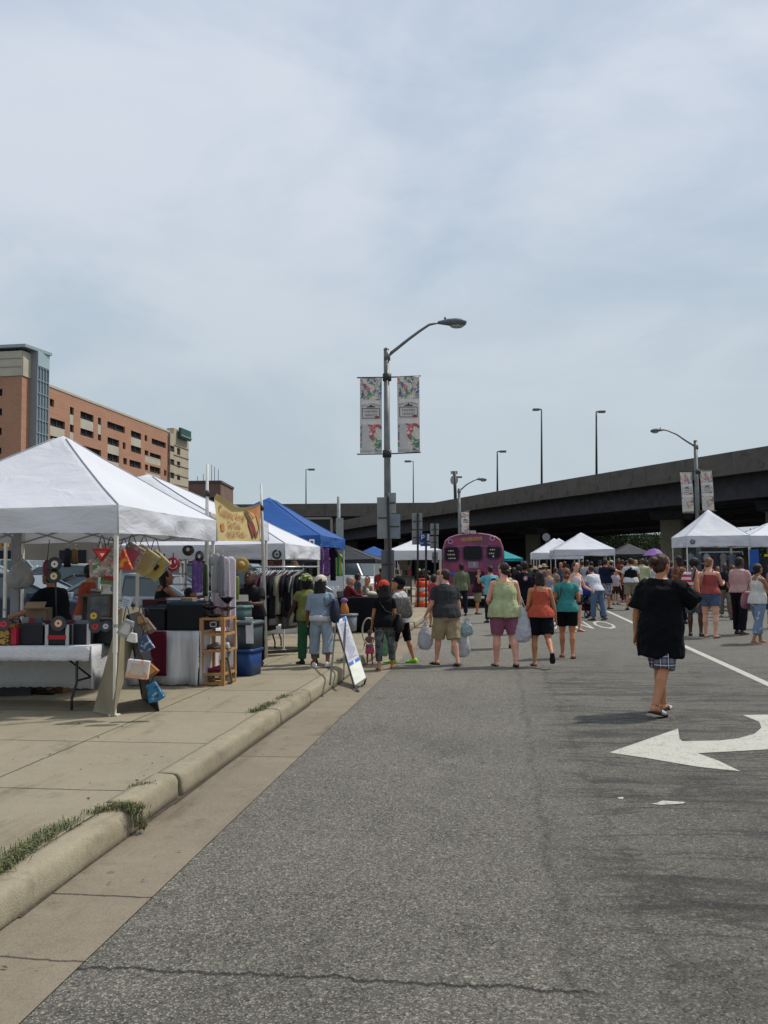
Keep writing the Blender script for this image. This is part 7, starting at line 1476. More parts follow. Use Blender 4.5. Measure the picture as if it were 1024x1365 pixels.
mb.add(V_, [(i * (nx + 1) + j, (i + 1) * (nx + 1) + j, (i + 1) * (nx + 1) + j + 1, i * (nx + 1) + j + 1) for i in range(ny) for j in range(nx)], 0, True)
o = mb.build('banner_cloth', M('banner_yellow', (.56, .44, .20), rough=.8, var=.1, scale=3, trans=.15), bn_, world=True)
def bquad(name, poly, mat_, o_=.012):
    m2 = MB(); P = [bp(u, v, o_) for u, v in poly]; c = sum(P, Vector()) / len(P); m2.v = [tuple(c)] + [tuple(p) for p in P]; m2.f = [(0, i + 1, (i + 1) % len(P) + 1) for i in range(len(P))]; m2.m = [0] * len(P); m2.s = [False] * len(P); m2.build(name, mat_, bn_, world=True)
bquad('orange_sunburst', [(.68, .12), (.86, .06), (.97, .08), (.98, .75), (.92, .55), (.84, .30), (.78, .38)], plain('c08050', .8))
bquad('figure_dress', [(.66, .42), (.74, .44), (.80, .62), (.88, .92), (.82, .90), (.76, .72), (.77, .92), (.73, .92), (.68, .70), (.655, .55)], plain('7c3a33', .8), .016)
bquad('figure_arm', [(.62, .10), (.66, .12), (.70, .30), (.74, .42), (.67, .44), (.64, .30)], plain('5a4a34', .8), .018)
bquad('figure_leg', [(.87, .78), (.92, .66), (.90, .80), (.86, .88)], plain('7a4038', .8), .017)
bquad('small_square', [(.06, .62), (.14, .61), (.15, .78), (.07, .79)], plain('b0724a', .8))
def btext(txt, u, v, size, nm='lettering'):
    vs, fs = text_mesh(txt, 1.0, 0.0); W_ = max(x[0] for x in vs) - min(x[0] for x in vs); m2 = MB(); L_ = (q[1] - q[0]).length; H_ = (q[0] - q[3]).length
    pts = [bp(u + x[0] * size / L_, v - x[1] * size / H_, .014) for x in vs]; m2.v = [tuple(p) for p in pts]; m2.f = list(fs); m2.m = [0] * len(fs); m2.s = [False] * len(fs); m2.build(nm, plain('a0613c', .8), bn_, world=True)
btext('Custome Vinyl', .33, .32, .215); btext('Geo Gaa', .37, .60, .17); btext('- by Lili Nob -', .39, .83, .17)
bquad('underline', [(.12, .425), (.55, .47), (.55, .48), (.12, .435)], plain('a0613c', .8), .014)
# clothes rack
Yc = gnd(360, 875, .146).y; r0, r1 = gnd(351, 875, .146), gnd(405, 870, .146); r1 = Vector((at(407, 800, Yc + .35).x, Yc + .35, .146)); zrail = at(360, 756, Yc).z
rk = thing('clothes_rack', 'black rolling clothes rack packed with dark clothes on the pavement', 'clothes rack', r0); dx_ = (r1 - r0)
for p in (r0, r1): mb = MB(); mb.bar(p, Vector((p.x, p.y, zrail)), .035); mb.bar(p + Vector((0, -.2, .03)), p + Vector((0, .25, .03)), .04); mb.build('upright', dark_pole, rk, world=True)
mb = MB(); mb.bar(r0 + Vector((0, 0, .06)), r1 + Vector((0, 0, .06)), .045); mb.build('base_bar', dark_pole, rk, world=True)
e_ = dx_.normalized() * .26; mb = MB(); mb.tube([Vector((r0.x, r0.y, zrail)) - e_, Vector((r1.x, r1.y, zrail)) + e_], .014, 8); mb.build('rail', alu, rk, world=True)
gcols = [('2b1620', 'plum'), ('3c4048', 'lead grey'), ('101116', 'pitch black'), ('6b2534', 'brick red'), ('1a2230', 'deep blue'), ('90909a', 'dusty lilac'), ('17171d', 'black'), ('5a1a34', 'wine'), ('1b1d24', 'charcoal'), ('85838a', 'light grey'), ('23262f', 'slate'), ('2c3a34', 'dark green'), ('8f8a78', 'beige'), ('141419', 'jet black'), ('8a3440', 'coral'), ('1f1f25', 'dark grey'), ('4f4f55', 'dull grey'), ('17181d', 'inky'), ('3a1c26', 'burgundy'), ('1d2029', 'midnight'), ('8d8a88', 'greyish cream'), ('202126', 'graphite'), ('4b4f57', 'steel grey'), ('16161a', 'coal black')]
ng = len(gcols)
nbr = ['next to the left upright', 'second from the left upright', 'third from the left upright', 'fourth from the left upright'] 
for k, (c, cn_) in enumerate(gcols):
    u = -.16 + (k + .6) / ng * 1.12; p = r0.lerp(r1, u); p = Vector((p.x, p.y, zrail)); ln = rs.uniform(.62, .98); t = thing('hanging_shirt', '%s garment on the black clothes rack, %s' % (cn_, ('near its left end' if k < 8 else 'near its middle' if k < 16 else 'near its right end')), 'garment', p, math.atan2(dx_.y, dx_.x) + rs.uniform(-.3, .3) - .95, 'garments on the black clothes rack')
    mb = MB(); mb.tube([(0, 0, .02), (.0, .015, .03), (0, .0, -.05)], .003, 5); mb.tube([(0, -.2, -.13), (0, 0, -.05), (0, .2, -.13)], .006, 6); mb.build('hanger', plain(('c9c9cd', '78a0a0', 'b9b2a8')[k % 3], .4), t)
    mb = MB(); n = 18; rings = []
    for v in (0, .06, .14, .35, .6, .85, 1):
        wy = (.09 if v == 0 else .19 + .05 * v + (.03 if v < .2 else 0)); rings.append([Vector((math.sin(q) * (.046 + .022 * math.sin(v * 9 + k) ** 2), math.cos(q) * wy, -.06 - ln * v - .05 * abs(math.cos(q)) * (v < .1))) for q in [2 * math.pi * j / n for j in range(n)]])
    mb.loft(rings)
    for sy in (-1, 1): mb.tube([(0, sy * .19, -.15), (0, sy * .26, -.3), (0, sy * .27, -.3 - rs.uniform(.08, .3))], [.04, .038, .034], 8, flat=.6)
    mb.build('garment', fabric(c), t)
# table with white cover behind the rack
tbp = Vector((at(385, 860, Yc + 1.2).x, Yc + 1.2, .146)); folding_table('small folding table under a white cloth behind the clothes rack', tbp, .95, .6, at(385, 836, Yc + 1.2).z, rz=-ANG); cloth_sheet('x', 'white cloth on the table behind the clothes rack', tbp, .97, .62, at(385, 834, Yc + 1.2).z, (.14, .1, .1, .1), M('white_cotton', (.6, .6, .61), rough=.85), seed=8)
# scarves below the blue tent
hanging(424, 431, 729, 770, Y4 - .1, blotch('purple_scarf', [(.09, .03, .14), (.20, .08, .28)], 10), 'purple scarf hanging at the near corner of the blue tent', seed=11, topw=.9, name='hanging_scarf', cat='scarf', sleeves=False)
hanging(432, 439, 730, 768, Y4 + .9, blotch('purple_scarf2', [(.14, .05, .2), (.3, .12, .38)], 10), 'lighter violet scarf hanging in the middle of the blue tent side', seed=12, topw=.9, name='hanging_scarf', cat='scarf', sleeves=False)
hanging(440, 448, 730, 774, Y4 + 1.8, fabric('2a1733'), 'dark plum dress hanging under the blue tent', seed=13, topw=.8)
hanging(442, 457, 738, 768, Y4 + 2.6, stripes('brazil', (.42, .50, .08), (.03, .22, .14), 9, 0), 'bright green and yellow striped dress at the far corner of the blue tent', seed=14, topw=.7)
# black draped table
Yd = 19.2; xa, xb = at(448, 800, Yd).x, at(500, 800, Yd).x; cbk = Vector(((xa + xb) / 2 , Yd, .146)); zt_ = at(475, 797, Yd).z
folding_table('table under a black cloth beneath the blue and black tents', cbk, xb - xa, 2.6, zt_); cloth_sheet('x', 'black cloth draped over the table below the blue tent', cbk, xb - xa + .02, 2.62, zt_ + .005, (zt_ - .16, zt_ - .16, .2, .2), fabric('15161c'), seed=9, fold=.05)
p = at(495, 795, Yd + .9); t = thing('paper_bag', 'crumpled white paper on the black draped table', 'paper', (p.x, p.y, zt_ + .01)); mb = MB(); mb.ell((0, 0, .05), (.13, .1, .06), 9, 6); mb.ell((-.09, 0, .1), (.05, .05, .08), 7, 5); mb.build('paper', plain('c5bda8', .8), t)
bin_(454, 474, 819, 842, 17.2, '6f767d', 'light grey tub standing behind the folding sign', .35, 1.1)
t = thing('stuffed_toy', 'orange and purple stuffed toy sitting in the light grey tub', 'toy', at(459, 819, 17.3)); mb = MB(); mb.ell((0, 0, .1), (.07, .06, .16), 12, 8); mb.ell((.06, 0, .05), (.03, .03, .11), 8, 6); mb.build('toy_body', fabric('c87a28'), t); mb = MB(); mb.ell((0, 0, .27), (.07, .06, .05), 12, 8); mb.build('toy_head', fabric('8a6aa8'), t)
# folding sign by the kerb
qs = [at(448, 829, 13.2), at(461, 822.5, 13.45), gnd(484, 908, .05), gnd(473, 914, .05)]
qs[2] = qs[1] + (qs[3] - qs[0])
fb = thing('folding_sign', 'white folding sign with blue tape standing at the kerb', 'sign', gnd(478, 915, .008)); mb = MB(); mb.slab(qs, .03); mb.build('board', plain('c9cabd', .6), fb, world=True)
n_ = (qs[1] - qs[0]).cross(qs[3] - qs[0]).normalized(); n_ = n_ if n_.dot(CAM - qs[0]) > 0 else -n_
def sp2(u, v, o=.017): return qs[0].lerp(qs[1], u).lerp(qs[3].lerp(qs[2], u), v) + n_ * o
mb = MB(); mb.add([sp2(.03, .03), sp2(.97, .03), sp2(.97, .70), sp2(.03, .70)], [(0, 1, 2, 3)]); mb.build('poster', M('poster_grey', (.40, .40, .45), rough=.6, var=.14, scale=9), fb, world=True)
mb = MB()
for k in range(22):
    v = .10 + k * .026; c0 = rs.uniform(.12, .22); c1_ = rs.uniform(.6, .9); mb.add([sp2(c0, v, .019), sp2(c1_, v, .019), sp2(c1_, v + .009, .019), sp2(c0, v + .009, .019)], [(0, 1, 2, 3)])
mb.build('writing', plain('5c5e6c', .7), fb, world=True)
for (u0, u1, v0, v1) in ((.0, .22, .0, .05), (.62, .92, .0, .07), (.02, .40, .70, .745), (.58, .99, .70, .745)):
    mb = MB(); mb.add([sp2(u0, v0, .021), sp2(u1, v0, .021), sp2(u1, v1, .021), sp2(u0, v1, .021)], [(0, 1, 2, 3)]); mb.build('blue_tape', plain('2b62a8', .5), fb, world=True)
mb = MB(); f1, f2 = gnd(478, 922, .01), gnd(486, 911, .01); mb.bar(qs[3], f1, .022); mb.bar(qs[2], f2, .022); mb.bar(qs[0] - n_ * .02, qs[3] - n_ * .02, .02); mb.build('front_leg', dark_pole, fb, world=True)
b1 = gnd(440, 912, .15); mb = MB(); mb.bar(qs[0], b1, .02); mb.build('rear_leg', dark_pole, fb, world=True); mb = MB(); mb.bar(qs[1], gnd(458, 905, .15), .02); mb.build('rear_leg', dark_pole, fb, world=True)
# ------------------------------------------------------------------ barrel, signs, far street furniture
Yo = gnd(563, 809, .146).y; t = thing('traffic_barrel', 'orange and white striped traffic barrel on the pavement corner', 'traffic barrel', (at(563, 800, Yo).x, Yo, .146)); k = Yo / F
H_ = 36 * k; orange = plain('e0501c', .5); refl = plain('cdb9ae', .4)
def brl(z0, z1, m_, nm, e=0): mb = MB(); f = lambda z: (9.6 - 1.3 * z) * k + e; mb.loft([[Vector((math.cos(a) * f(z), math.sin(a) * f(z), z * H_)) for a in np.linspace(0, 2 * math.pi, 25)[:-1]] for z in (z0, z1)]); mb.build(nm, m_, t)
brl(.03, .2, orange, 'orange_band', .01); brl(.2, .37, refl, 'white_band'); brl(.37, .55, orange, 'orange_band', .008); brl(.55, .72, refl, 'white_band'); brl(.72, .95, orange, 'orange_band', .004)
mb = MB(); mb.loft([[Vector((math.cos(a) * r_, math.sin(a) * r_, z)) for a in np.linspace(0, 2 * math.pi, 25)[:-1]] for z, r_ in ((0, 11 * k), (.05, 11 * k), (.06, 9.8 * k))]); mb.build('rubber_base', plain('a8401c', .7), t); mb = MB(); mb.tube([(-.1, 0, H_ * .95), (-.1, 0, H_ * 1.03), (.1, 0, H_ * 1.03), (.1, 0, H_ * .95)], .02, 6); mb.build('handle', orange, t)
signback = M('sign_back_grey', (.25, .255, .25), rough=.45, var=.12, scale=3, metal=.35)
def sign_post(px, Y, ybot, ytop, panels, label, lean=0, front=None, grp='sign posts seen from behind'):
    a = at(px, ybot, Y); a.z = .146; b2 = at(px + lean, ytop, Y); t = thing('sign_post', label, 'sign', a, 0, grp); mb = MB(); mb.bar(a, b2, .07); mb.build('post', dark_pole, t, world=True)
    for (x0, x1, y0, y1, m_) in panels:
        p, q_ = at(x0, y1, Y), at(x1, y0, Y); mb = MB(); mb.box(((p.x + q_.x) / 2, Y + .06, (p.z + q_.z) / 2), (q_.x - p.x, .02, q_.z - p.z)); mb.build('sign_panel', m_, t, world=True, bevel=.008)
        mb = MB(); mb.bar((p.x + .03, Y + .04, (p.z + q_.z) / 2), (q_.x - .03, Y + .04, (p.z + q_.z) / 2), .03); mb.build('bracket', dark_pole, t, world=True)
    return t
sign_post(557, 31, 800, 684, [(549.5, 563, 684, 705.5, signback), (549.5, 563, 707, 726, signback)], 'black post with two tall grey sign backs left of the parking sign')
sign_post(580, 33, 800, 697, [(574, 585, 698, 713, signback), (573.5, 584.5, 715, 731, signback), (576, 584, 736, 750, signback)], 'black post with three grey sign backs beside the pink bus')
blue = plain('1d3f8f', .5); t = sign_post(568, 30.5, 800, 711, [(560.5, 573.5, 711, 728, blue)], 'black post with a blue parking sign facing the street', grp=None)
p, q_ = at(560.5, 728, 30.5), at(573.5, 711, 30.5); w_, h_ = q_.x - p.x, q_.z - p.z
mb = MB(); mb.box((p.x + w_ * .72, 30.5 + .03, p.z + h_ * .68), (w_ * .4, .02, h_ * .5)); mb.build('white_field', plain('c9cdd2', .5), t, world=True)
mb = MB(); T = basis((p.x + w_ * .26, 30.53, p.z + h_ * .66), (1, 0, 0), (0, 0, 1)); add_text(mb, 'P', h_ * .62, T); T = basis((p.x + w_ * .5, 30.53, p.z + h_ * .22), (1, 0, 0), (0, 0, 1)); add_text(mb, 'PAY HERE', h_ * .2, T); mb.build('lettering', plain('d5d9e2', .5), t, world=True)
sign_post(521, 24.2, 830, 640 + 22, [(503, 517.5, 662.5, 718, signback), (517.8, 528, 656.5, 684, signback), (516.5, 533.5, 685.5, 718, M('sign_back_blue', (.19, .215, .25), rough=.4, metal=.3)), (508.5, 525.5, 733, 772, M('sign_back_dark', (.12, .12, .125), rough=.5, metal=.2))], 'leaning dark post with several grey sign backs in front of the banner lamp', lean=-4)
t = thing('utility_pole', 'pale grey pole with a tall white panel left of the street lamp', 'pole', (at(452, 760, 58).x, 58, .146)); mb = MB(); a = at(451.5, 662, 58); mb.tube([Vector((a.x, 58, .146)), a], [.13, .11], 10); mb.build('pole', M('pole_pale', (.24, .26, .27), rough=.5), t, world=True); p, q_ = at(448.5, 723, 58), at(458, 691, 58); mb = MB(); mb.box(((p.x + q_.x) / 2, 57.7, (p.z + q_.z) / 2), (q_.x - p.x, .12, q_.z - p.z)); mb.build('panel', plain('8f9490', .6), t, world=True)
t = thing('billboard', 'dark billboard with a pale frame under the far viaduct', 'billboard', (at(425, 740, 120).x, 120, 0)); p, q_ = at(404, 712, 120), at(442, 691, 120); mb = MB(); mb.box(((p.x + q_.x) / 2, 120, (p.z + q_.z) / 2), (q_.x - p.x, .4, q_.z - p.z)); mb.build('screen', plain('15171a', .4), t, world=True)
mb = MB(); c = [(p.x, 119.7, p.z), (q_.x, 119.7, p.z), (q_.x, 119.7, q_.z), (p.x, 119.7, q_.z)]; [mb.bar(c[k], c[(k + 1) % 4], .28) for k in range(4)]; mb.build('frame', plain('8f8b7f', .6), t, world=True); mb = MB(); mb.bar((p.x + 1, 120.2, 0), (p.x + 1, 120.2, p.z), .4); mb.bar((q_.x - 1, 120.2, 0), (q_.x - 1, 120.2, p.z), .4); mb.build('support', dark_pole, t, world=True)
t = thing('traffic_light', 'yellow traffic light glimpsed under the nearest tent', 'traffic light', at(5, 735, 42)); p = at(6, 722, 42); mb = MB(); mb.box(p, (.32, .26, 14 * 42 / F)); mb.build('housing', plain('b87a1c', .5), t, world=True)
for k in (-1, 0, 1): mb = MB(); mb.ell(p + Vector((.0, -.15, k * .16)), (.1, .05, .06), 10, 6); mb.build('signal_lens', plain('5a4a1a', .3), t, world=True)
mb = MB(); mb.bar((p.x - .9, 42, p.z), (p.x - .2, 42, p.z), .06); mb.bar((p.x - .9, 42, .0), (p.x - .9, 42, p.z), .12); mb.build('mast', dark_pole, t, world=True)
# wares shelf and ladder near the lamp
Yq = 29; t = thing('ware_rack', 'rack of brown wares and clothes behind the lamp base', 'rack', (at(536, 790, Yq).x, Yq, .146)); a, b2 = at(520, 790, Yq), at(548, 752, Yq)
for k in range(5): mb = MB(); z = .3 + k * .32; mb.box(((a.x + b2.x) / 2, Yq + .2, z), (b2.x - a.x, .4, .03)); mb.build('shelf_board', M('dark_board', (.07, .05, .04)), t, world=True)
for x in (a.x, b2.x): mb = MB(); mb.bar((x, Yq + .2, .146), (x, Yq + .2, 1.75), .05); mb.build('upright', M('dark_board', (.07, .05, .04)), t, world=True)
for k in range(4):
    for j in range(5):
        c = ('6a4a34', '8a7a66', '3a3230', '7c2a2a', '5a5f66')[(k * 3 + j) % 5]; x = a.x + (j + .5) * (b2.x - a.x) / 5; kind_ = ('brown', 'beige', 'black', 'red', 'grey')[(k * 3 + j) % 5]
        o = thing('ware_box', '%s box on the %s board of the ware rack' % (kind_, ('lowest', 'second', 'third', 'top')[k]), 'box', (x, Yq + .2, .315 + k * .32), rs.uniform(-.2, .2), 'boxes on the ware rack'); mb = MB(); mb.box((0, 0, .09), (.11, .2, rs.uniform(.14, .22) ), taper=.9); mb.build('box_body', plain(c, .7), o)
Ym = 26; t = thing('step_ladder', 'pale folding ladder standing beside the ware rack', 'ladder', gnd(534, 818, .146)); a = [at(526, 750, Ym), at(531, 750, Ym), at(536, 812, Ym), at(529, 812, Ym)]
for p, q_ in ((at(525, 752, Ym), at(531, 805, Ym)), (at(531, 752, Ym), at(541, 805, Ym))): p.z -= 0; q_.z = .146; mb = MB(); mb.bar(p, q_, .035); mb.build('rail', plain('a9a49a', .6), t, world=True)
mb = MB()
for k in range(6): u = .12 + k * .15; mb.bar(at(525 + 6 * u, 752 + 53 * u, Ym), at(531 + 10 * u, 752 + 53 * u, Ym), .025)
mb.build('rungs', plain('a9a49a', .6), t, world=True)
# fruit or goods table behind the barrel
tg2 = Vector((at(582, 800, 34).x, 34, .146)); folding_table('folding table of small goods behind the traffic barrel', tg2, 1.0, .7, at(580, 781, 34).z); 
# ------------------------------------------------------------------ bus
YB = 33.5; kx = YB / F; xc = at(630.5, 740, YB).x; bus = thing('party_bus', 'pink and purple painted bus parked with its rounded end facing the street', 'bus', (xc, YB, 0), -ANG); Wb = 82 * kx; Hb = at(630, 710, YB).z
buspaint, N, L, b = nodes_mat('bus_paint'); g2 = NG(buspaint.node_tree); co = g2.tc(); n1 = g2.noise(co, 1.6, 5, .6, 1.2); n2 = g2.noise(g2.map(co, loc=(4, 1, 2)), 2.6, 5, .6, 1.5)
c = g2.mix(g2.ss(n1, .46, .56), (.27, .028, .10), (.15, .022, .085)); c = g2.mix(g2.ss(n2, .58, .64), c, (.28, .02, .05)); L.new(c, b.inputs['Base Color']); b.inputs['Roughness'].default_value = .35; b.inputs['Coat Weight'].default_value = .3
def busprof(w_, h_, zb_=.45, n=10):
    P = [(-w_ / 2, zb_), (-w_ / 2 * 1.0, h_ * .62), (-w_ / 2 * .985, h_ * .80)]
    for k in range(n + 1): a = math.pi - math.pi * k / n; P.append((math.cos(a) * w_ / 2 * .95, h_ * .84 + math.sin(a) ** .8 * h_ * .16 if 0 < k < n else h_ * .84))
    return P + [(w_ / 2 * .985, h_ * .80), (w_ / 2, h_ * .62), (w_ / 2, zb_)]
mb = MB(); rings = []
for y, s_ in ((0, .955), (.05, .985), (.14, 1), (9.6, 1), (9.75, .97)): rings.append([Vector((x * s_, y, .45 + (z - .45) * (1 - (1 - s_) * .5))) for x, z in busprof(Wb, Hb)])
mb.loft(rings, True, 0, False); mb.build('body', buspaint, bus)
trim = plain('9a6478', .4); mb = MB(); pr = busprof(Wb * .965, Hb * .985); pr = [p for p in pr if p[1] > Hb * .6]; mb.tube([(x, -.01, z) for x, z in pr], .035, 6); mb.tube([(-Wb * .47, -.02, Hb * .805), (-Wb * .2, -.02, Hb * .815), (0, -.02, Hb * .83), (Wb * .2, -.02, Hb * .815), (Wb * .47, -.02, Hb * .805)], .025, 6); mb.build('trim', trim, bus)
busglass = M('bus_glass', (.008, .009, .012), rough=.35, var=.1, spec=.25); K = lambda px, py: ((px - 630.5) * kx, at(630.5, py, YB).z)
for (x0, x1, y0, y1) in ((593, 612, 729, 748), (617.5, 643, 728, 747), (649, 667, 728, 745)):
    (xa, za), (xb, zb_) = K(x0, y1), K(x1, y0); mb = MB(); r_ = .08; poly = [(xa + r_, za), (xb - r_, za), (xb, za + r_), (xb, zb_ - r_), (xb - r_, zb_), (xa + r_, zb_), (xa, zb_ - r_), (xa, za + r_)]; T = basis((0, -.005, 0), (1, 0, 0), (0, 0, 1)); mb.prism(poly, .03, T)
    wo_ = mb.build('window', busglass, bus); mb = MB(); P3 = [(x, -.04, z) for x, z in poly]; mb.tube(P3 + [P3[0]], .022, 5, caps=False); f_ = mb.build('window_frame', plain('5c2a5a', .4), bus); f_.parent = wo_
mb = MB()
for (tx, px, py, s_) in (('ice', 603, 734, .13), ('cream', 602, 739, .13), ('and more', 603, 744, .12), ('open', 658, 733, .13), ('late', 657, 738, .13)):
    if True: 
        for j in range(3 + (len(tx) > 4)): x, z = K(px - 5 + j * 2.6, py); mb.box((x + .02, -.045, z), (.05, .006, .04 + .015 * ((j * 7) % 2)))
x, z = K(657.5, 742); mb.ell((x, -.045, z), (.04, .01, .04), 8, 6); mb.build('window_writing', plain('b9b4a4', .6), bus)
mb = MB()
for j in range(11): x, z = K(616 + j * 2.6, 719.2 - abs(j - 7) * -.0 - j * .12); mb.box((x, -.035, z), (.055, .01, .12 + .04 * ((j * 5) % 3) / 2), rot=(0, .2 * ((j * 3) % 3 - 1), 0))
mb.build('roof_lettering', plain('a8824a', .6), bus)
for px in (601, 656.5):
    x, z = K(px, 721.5 if px < 620 else 718); mb = MB(); mb.tube([(x + math.cos(a) * .085, -.035, z + math.sin(a) * .085) for a in np.linspace(0, 2 * math.pi, 17)], .022, 6, caps=False); mb.build('round_lamp', plain('b98ab0', .4), bus)
for px in (619, 627, 637): x, z = K(px, 711.5); mb = MB(); mb.ell((x, -.0, z), (.06, .05, .04), 8, 6); mb.build('marker_light', plain('3a1218', .4), bus)
x, z = K(629, 709); mb = MB(); mb.box((x, .3, z), (.3, .3, .12)); mb.build('roof_vent', plain('b0a8a4', .5), bus)
(xa, za), (xb, zb_) = K(624, 757), K(637.5, 748.5); mb = MB(); mb.box(((xa + xb) / 2, -.03, (za + zb_) / 2), (xb - xa, .02, zb_ - za)); mb.build('number_plate', plain('7f7f86', .5), bus); mb = MB(); T = basis(((xa + xb) / 2 + .04, -.045, (za + zb_) / 2 - .01), (1, 0, 0), (0, 0, 1)); add_text(mb, '7', .2, T); mb.build('plate_number', plain('c8c8cc', .5), bus)
(xa, za), (xb, zb_) = K(594, 766), K(609, 762); mb = MB(); mb.box(((xa + xb) / 2, -.03, (za + zb_) / 2), (xb - xa, .02, zb_ - za)); mb.build('blue_stripe', plain('41569a', .5), bus)
(xa, za), (xb, zb_) = K(616, 778), K(645, 762); mb = MB(); mb.box(((xa + xb) / 2, -.02, (za + zb_) / 2), (xb - xa, .03, zb_ - za)); mb.build('engine_grille', blk2, bus)
mb = MB(); mb.box((0, -.12, .55), (Wb * .98, .2, .24)); mb.build('bumper', plain('5a3352', .5), bus, bevel=.03)
for (x, y) in ((-Wb / 2 + .18, 2.6), (Wb / 2 - .18, 2.6), (-Wb / 2 + .18, 8), (Wb / 2 - .18, 8)): mb = MB(); mb.tube([(x - .14, y, .48), (x + .14, y, .48)], .48, 20, sm=False); mb.build('wheel', blk, bus)
mb = MB(); [mb.box((s_ * (Wb / 2 + .004), 1.2 + k * 1.05, Hb * .66), (.02, .8, .62)) for s_ in (-1, 1) for k in range(8)]; mb.build('side_windows', busglass, bus)
# ------------------------------------------------------------------ cars
def car(label, x, y, rz, col, kind='sedan', scale=1.0, group='cars parked behind the left stalls', light=None):
    t = thing('parked_car' if kind != 'van' else 'parked_van', label, 'car' if kind != 'van' else 'van', (x, y, 0), rz, group); s = scale
    paint = M('carpaint_' + col, col, rough=.28, var=.03, spec=.5, coat=.6)
    if kind == 'sedan': base = [(-2.25, .28), (-2.3, .55), (-2.2, .88), (-1.55, .98), (1.0, 1.0), (1.95, .86), (2.25, .68), (2.3, .4), (2.2, .26)]; roof = [(-1.75, .97), (-1.1, 1.38), (-.4, 1.46), (.25, 1.42), (1.15, .99)]
    elif kind == 'suv': base = [(-2.25, .35), (-2.3, .6), (-2.25, 1.05), (-1.8, 1.1), (1.05, 1.12), (2.0, 1.0), (2.25, .8), (2.3, .45), (2.2, .32)]; roof = [(-2.1, 1.1), (-1.8, 1.66), (-.6, 1.74), (.3, 1.68), (1.2, 1.1)]
    else: base = [(-2.5, .4), (-2.55, .7), (-2.55, 1.15), (-1.8, 1.2), (1.55, 1.2), (2.2, 1.05), (2.45, .85), (2.5, .5), (2.4, .36)]; roof = [(-2.52, 1.18), (-2.45, 2.0), (-.6, 2.08), (1.0, 2.0), (1.75, 1.18)]
    W = .88
    def ring(prof, w_): return [Vector((px_ * s, w_ * s, pz * s)) for px_, pz in prof]
    mb = MB(); mb.loft([ring([(px_ * .985, pz) for px_, pz in base], -W), ring(base, -W + .08), ring(base, W - .08), ring([(px_ * .985, pz) for px_, pz in base], W)], True, 0, False); mb.build('body', paint, t, bevel=.04)
    rings = []
    for w_, e in ((-.78, 1), (-.62, 0), (.62, 0), (.78, 1)):
        rings.append([Vector((px_ * s, w_ * s * (1 if pz < 1.3 else .93), (pz - (.05 if e and pz > 1.3 else 0)) * s)) for px_, pz in roof])
    gl = M('car_glass', (.045, .075, .085), rough=.08, var=.1, spec=.8); mb = MB(); mb.loft(rings, True, 0, False); mb.build('glasshouse', gl, t)
    mb = MB(); rp = roof[1:-1]; mb.loft([[Vector((px_ * s, w_ * s, (pz + .012) * s)) for px_, pz in rp] + [Vector((px_ * s, w_ * s, (pz - .035) * s)) for px_, pz in rp[::-1]] for w_ in (-.7, .7)], True, 0, False)
    for w_ in (-.765, .765):
        for q in range(len(roof) - 1):
            if q in (0, len(roof) - 2): mb.bar((roof[q][0] * s, w_ * s, roof[q][1] * s), (roof[q + 1][0] * s, w_ * .94 * s if roof[q + 1][1] > 1.3 else w_ * s, roof[q + 1][1] * s), .06)
        mb.bar((-.3 * s, w_ * s, .98 * s), (-.35 * s, w_ * .93 * s, roof[2][1] * s - .04), .07)
    mb.build('roof', paint, t)
    for x_ in (-1.42, 1.42):
        for y_ in (-W + .08, W - .08):
            mb = MB(); mb.tube([(x_ * s, (y_ - .1) * s, .33 * s), (x_ * s, (y_ + .1) * s, .33 * s)], .33 * s, 20, sm=False); wh_ = mb.build('wheel', blk, t); mb = MB(); sg = -1 if y_ < 0 else 1; mb.tube([(x_ * s, (y_ + sg * .1) * s, .33 * s), (x_ * s, (y_ + sg * .115) * s, .33 * s)], .2 * s, 14, sm=False); r_ = mb.build('rim', alu, t); r_.parent = wh_
    for y_ in (-.62, .62):
        mb = MB(); mb.box((2.2 * s, y_ * s, base[4][1] * .72 * s), (.1, .34, .14)); mb.build('headlight', plain('b8bcc0', .2), t, bevel=.02); mb = MB(); mb.box((-2.25 * s, y_ * s, base[4][1] * .78 * s), (.1, .26, .18)); mb.build('tail_light', plain('7a1216', .3), t, bevel=.02)
    mb = MB(); [mb.box((.75 * s, sg * .95 * s, 1.02 * s), (.16, .14, .12)) for sg in (-1, 1)]; mb.build('mirrors', paint, t, bevel=.02)
    return t
def carp(label, px, Y, rz, col, kind='sedan', sc_=1.0): return car(label, at(px, 756, Y).x, Y, rz, col, kind, sc_)
carp('dark navy car parked behind the record table', 24, 19, R(-4), '141d38', 'sedan', 1.02)
carp('white sport utility car at the picture edge behind the navy car', -30, 27, R(-6), 'b9bcbd', 'suv')
carp('white car behind the two hanging records', 78, 28, R(174), 'c4c5c2', 'suv')
carp('dark teal car behind the vendor in orange', 128, 23, R(176), '1c2d33', 'sedan')
carp('silver car with its windshield seen beside the A-frame', 165, 19.5, R(170), '8e979e', 'sedan')
carp('red car behind the woman in the dark tank top', 205, 23, R(-6), '7d1d2a', 'sedan')
carp('dark blue car behind the black bins', 255, 26, R(-6), '1b2233', 'suv')
carp('dark sport utility car behind the clothing vendor', 325, 26, R(-6), '15171c', 'suv')
carp('grey car far behind the clothes rack', 375, 36, R(-6), '6a7076', 'sedan')
carp('black car far behind the tents between two white ones', 175, 40, R(-6), '202228', 'suv')
carp('second white car far behind the nearest tent', 20, 42, R(-6), 'b5b8ba', 'van')
t = carp('white van beneath the black tent', 480, 42, R(-62), 'c9cbcc', 'van')
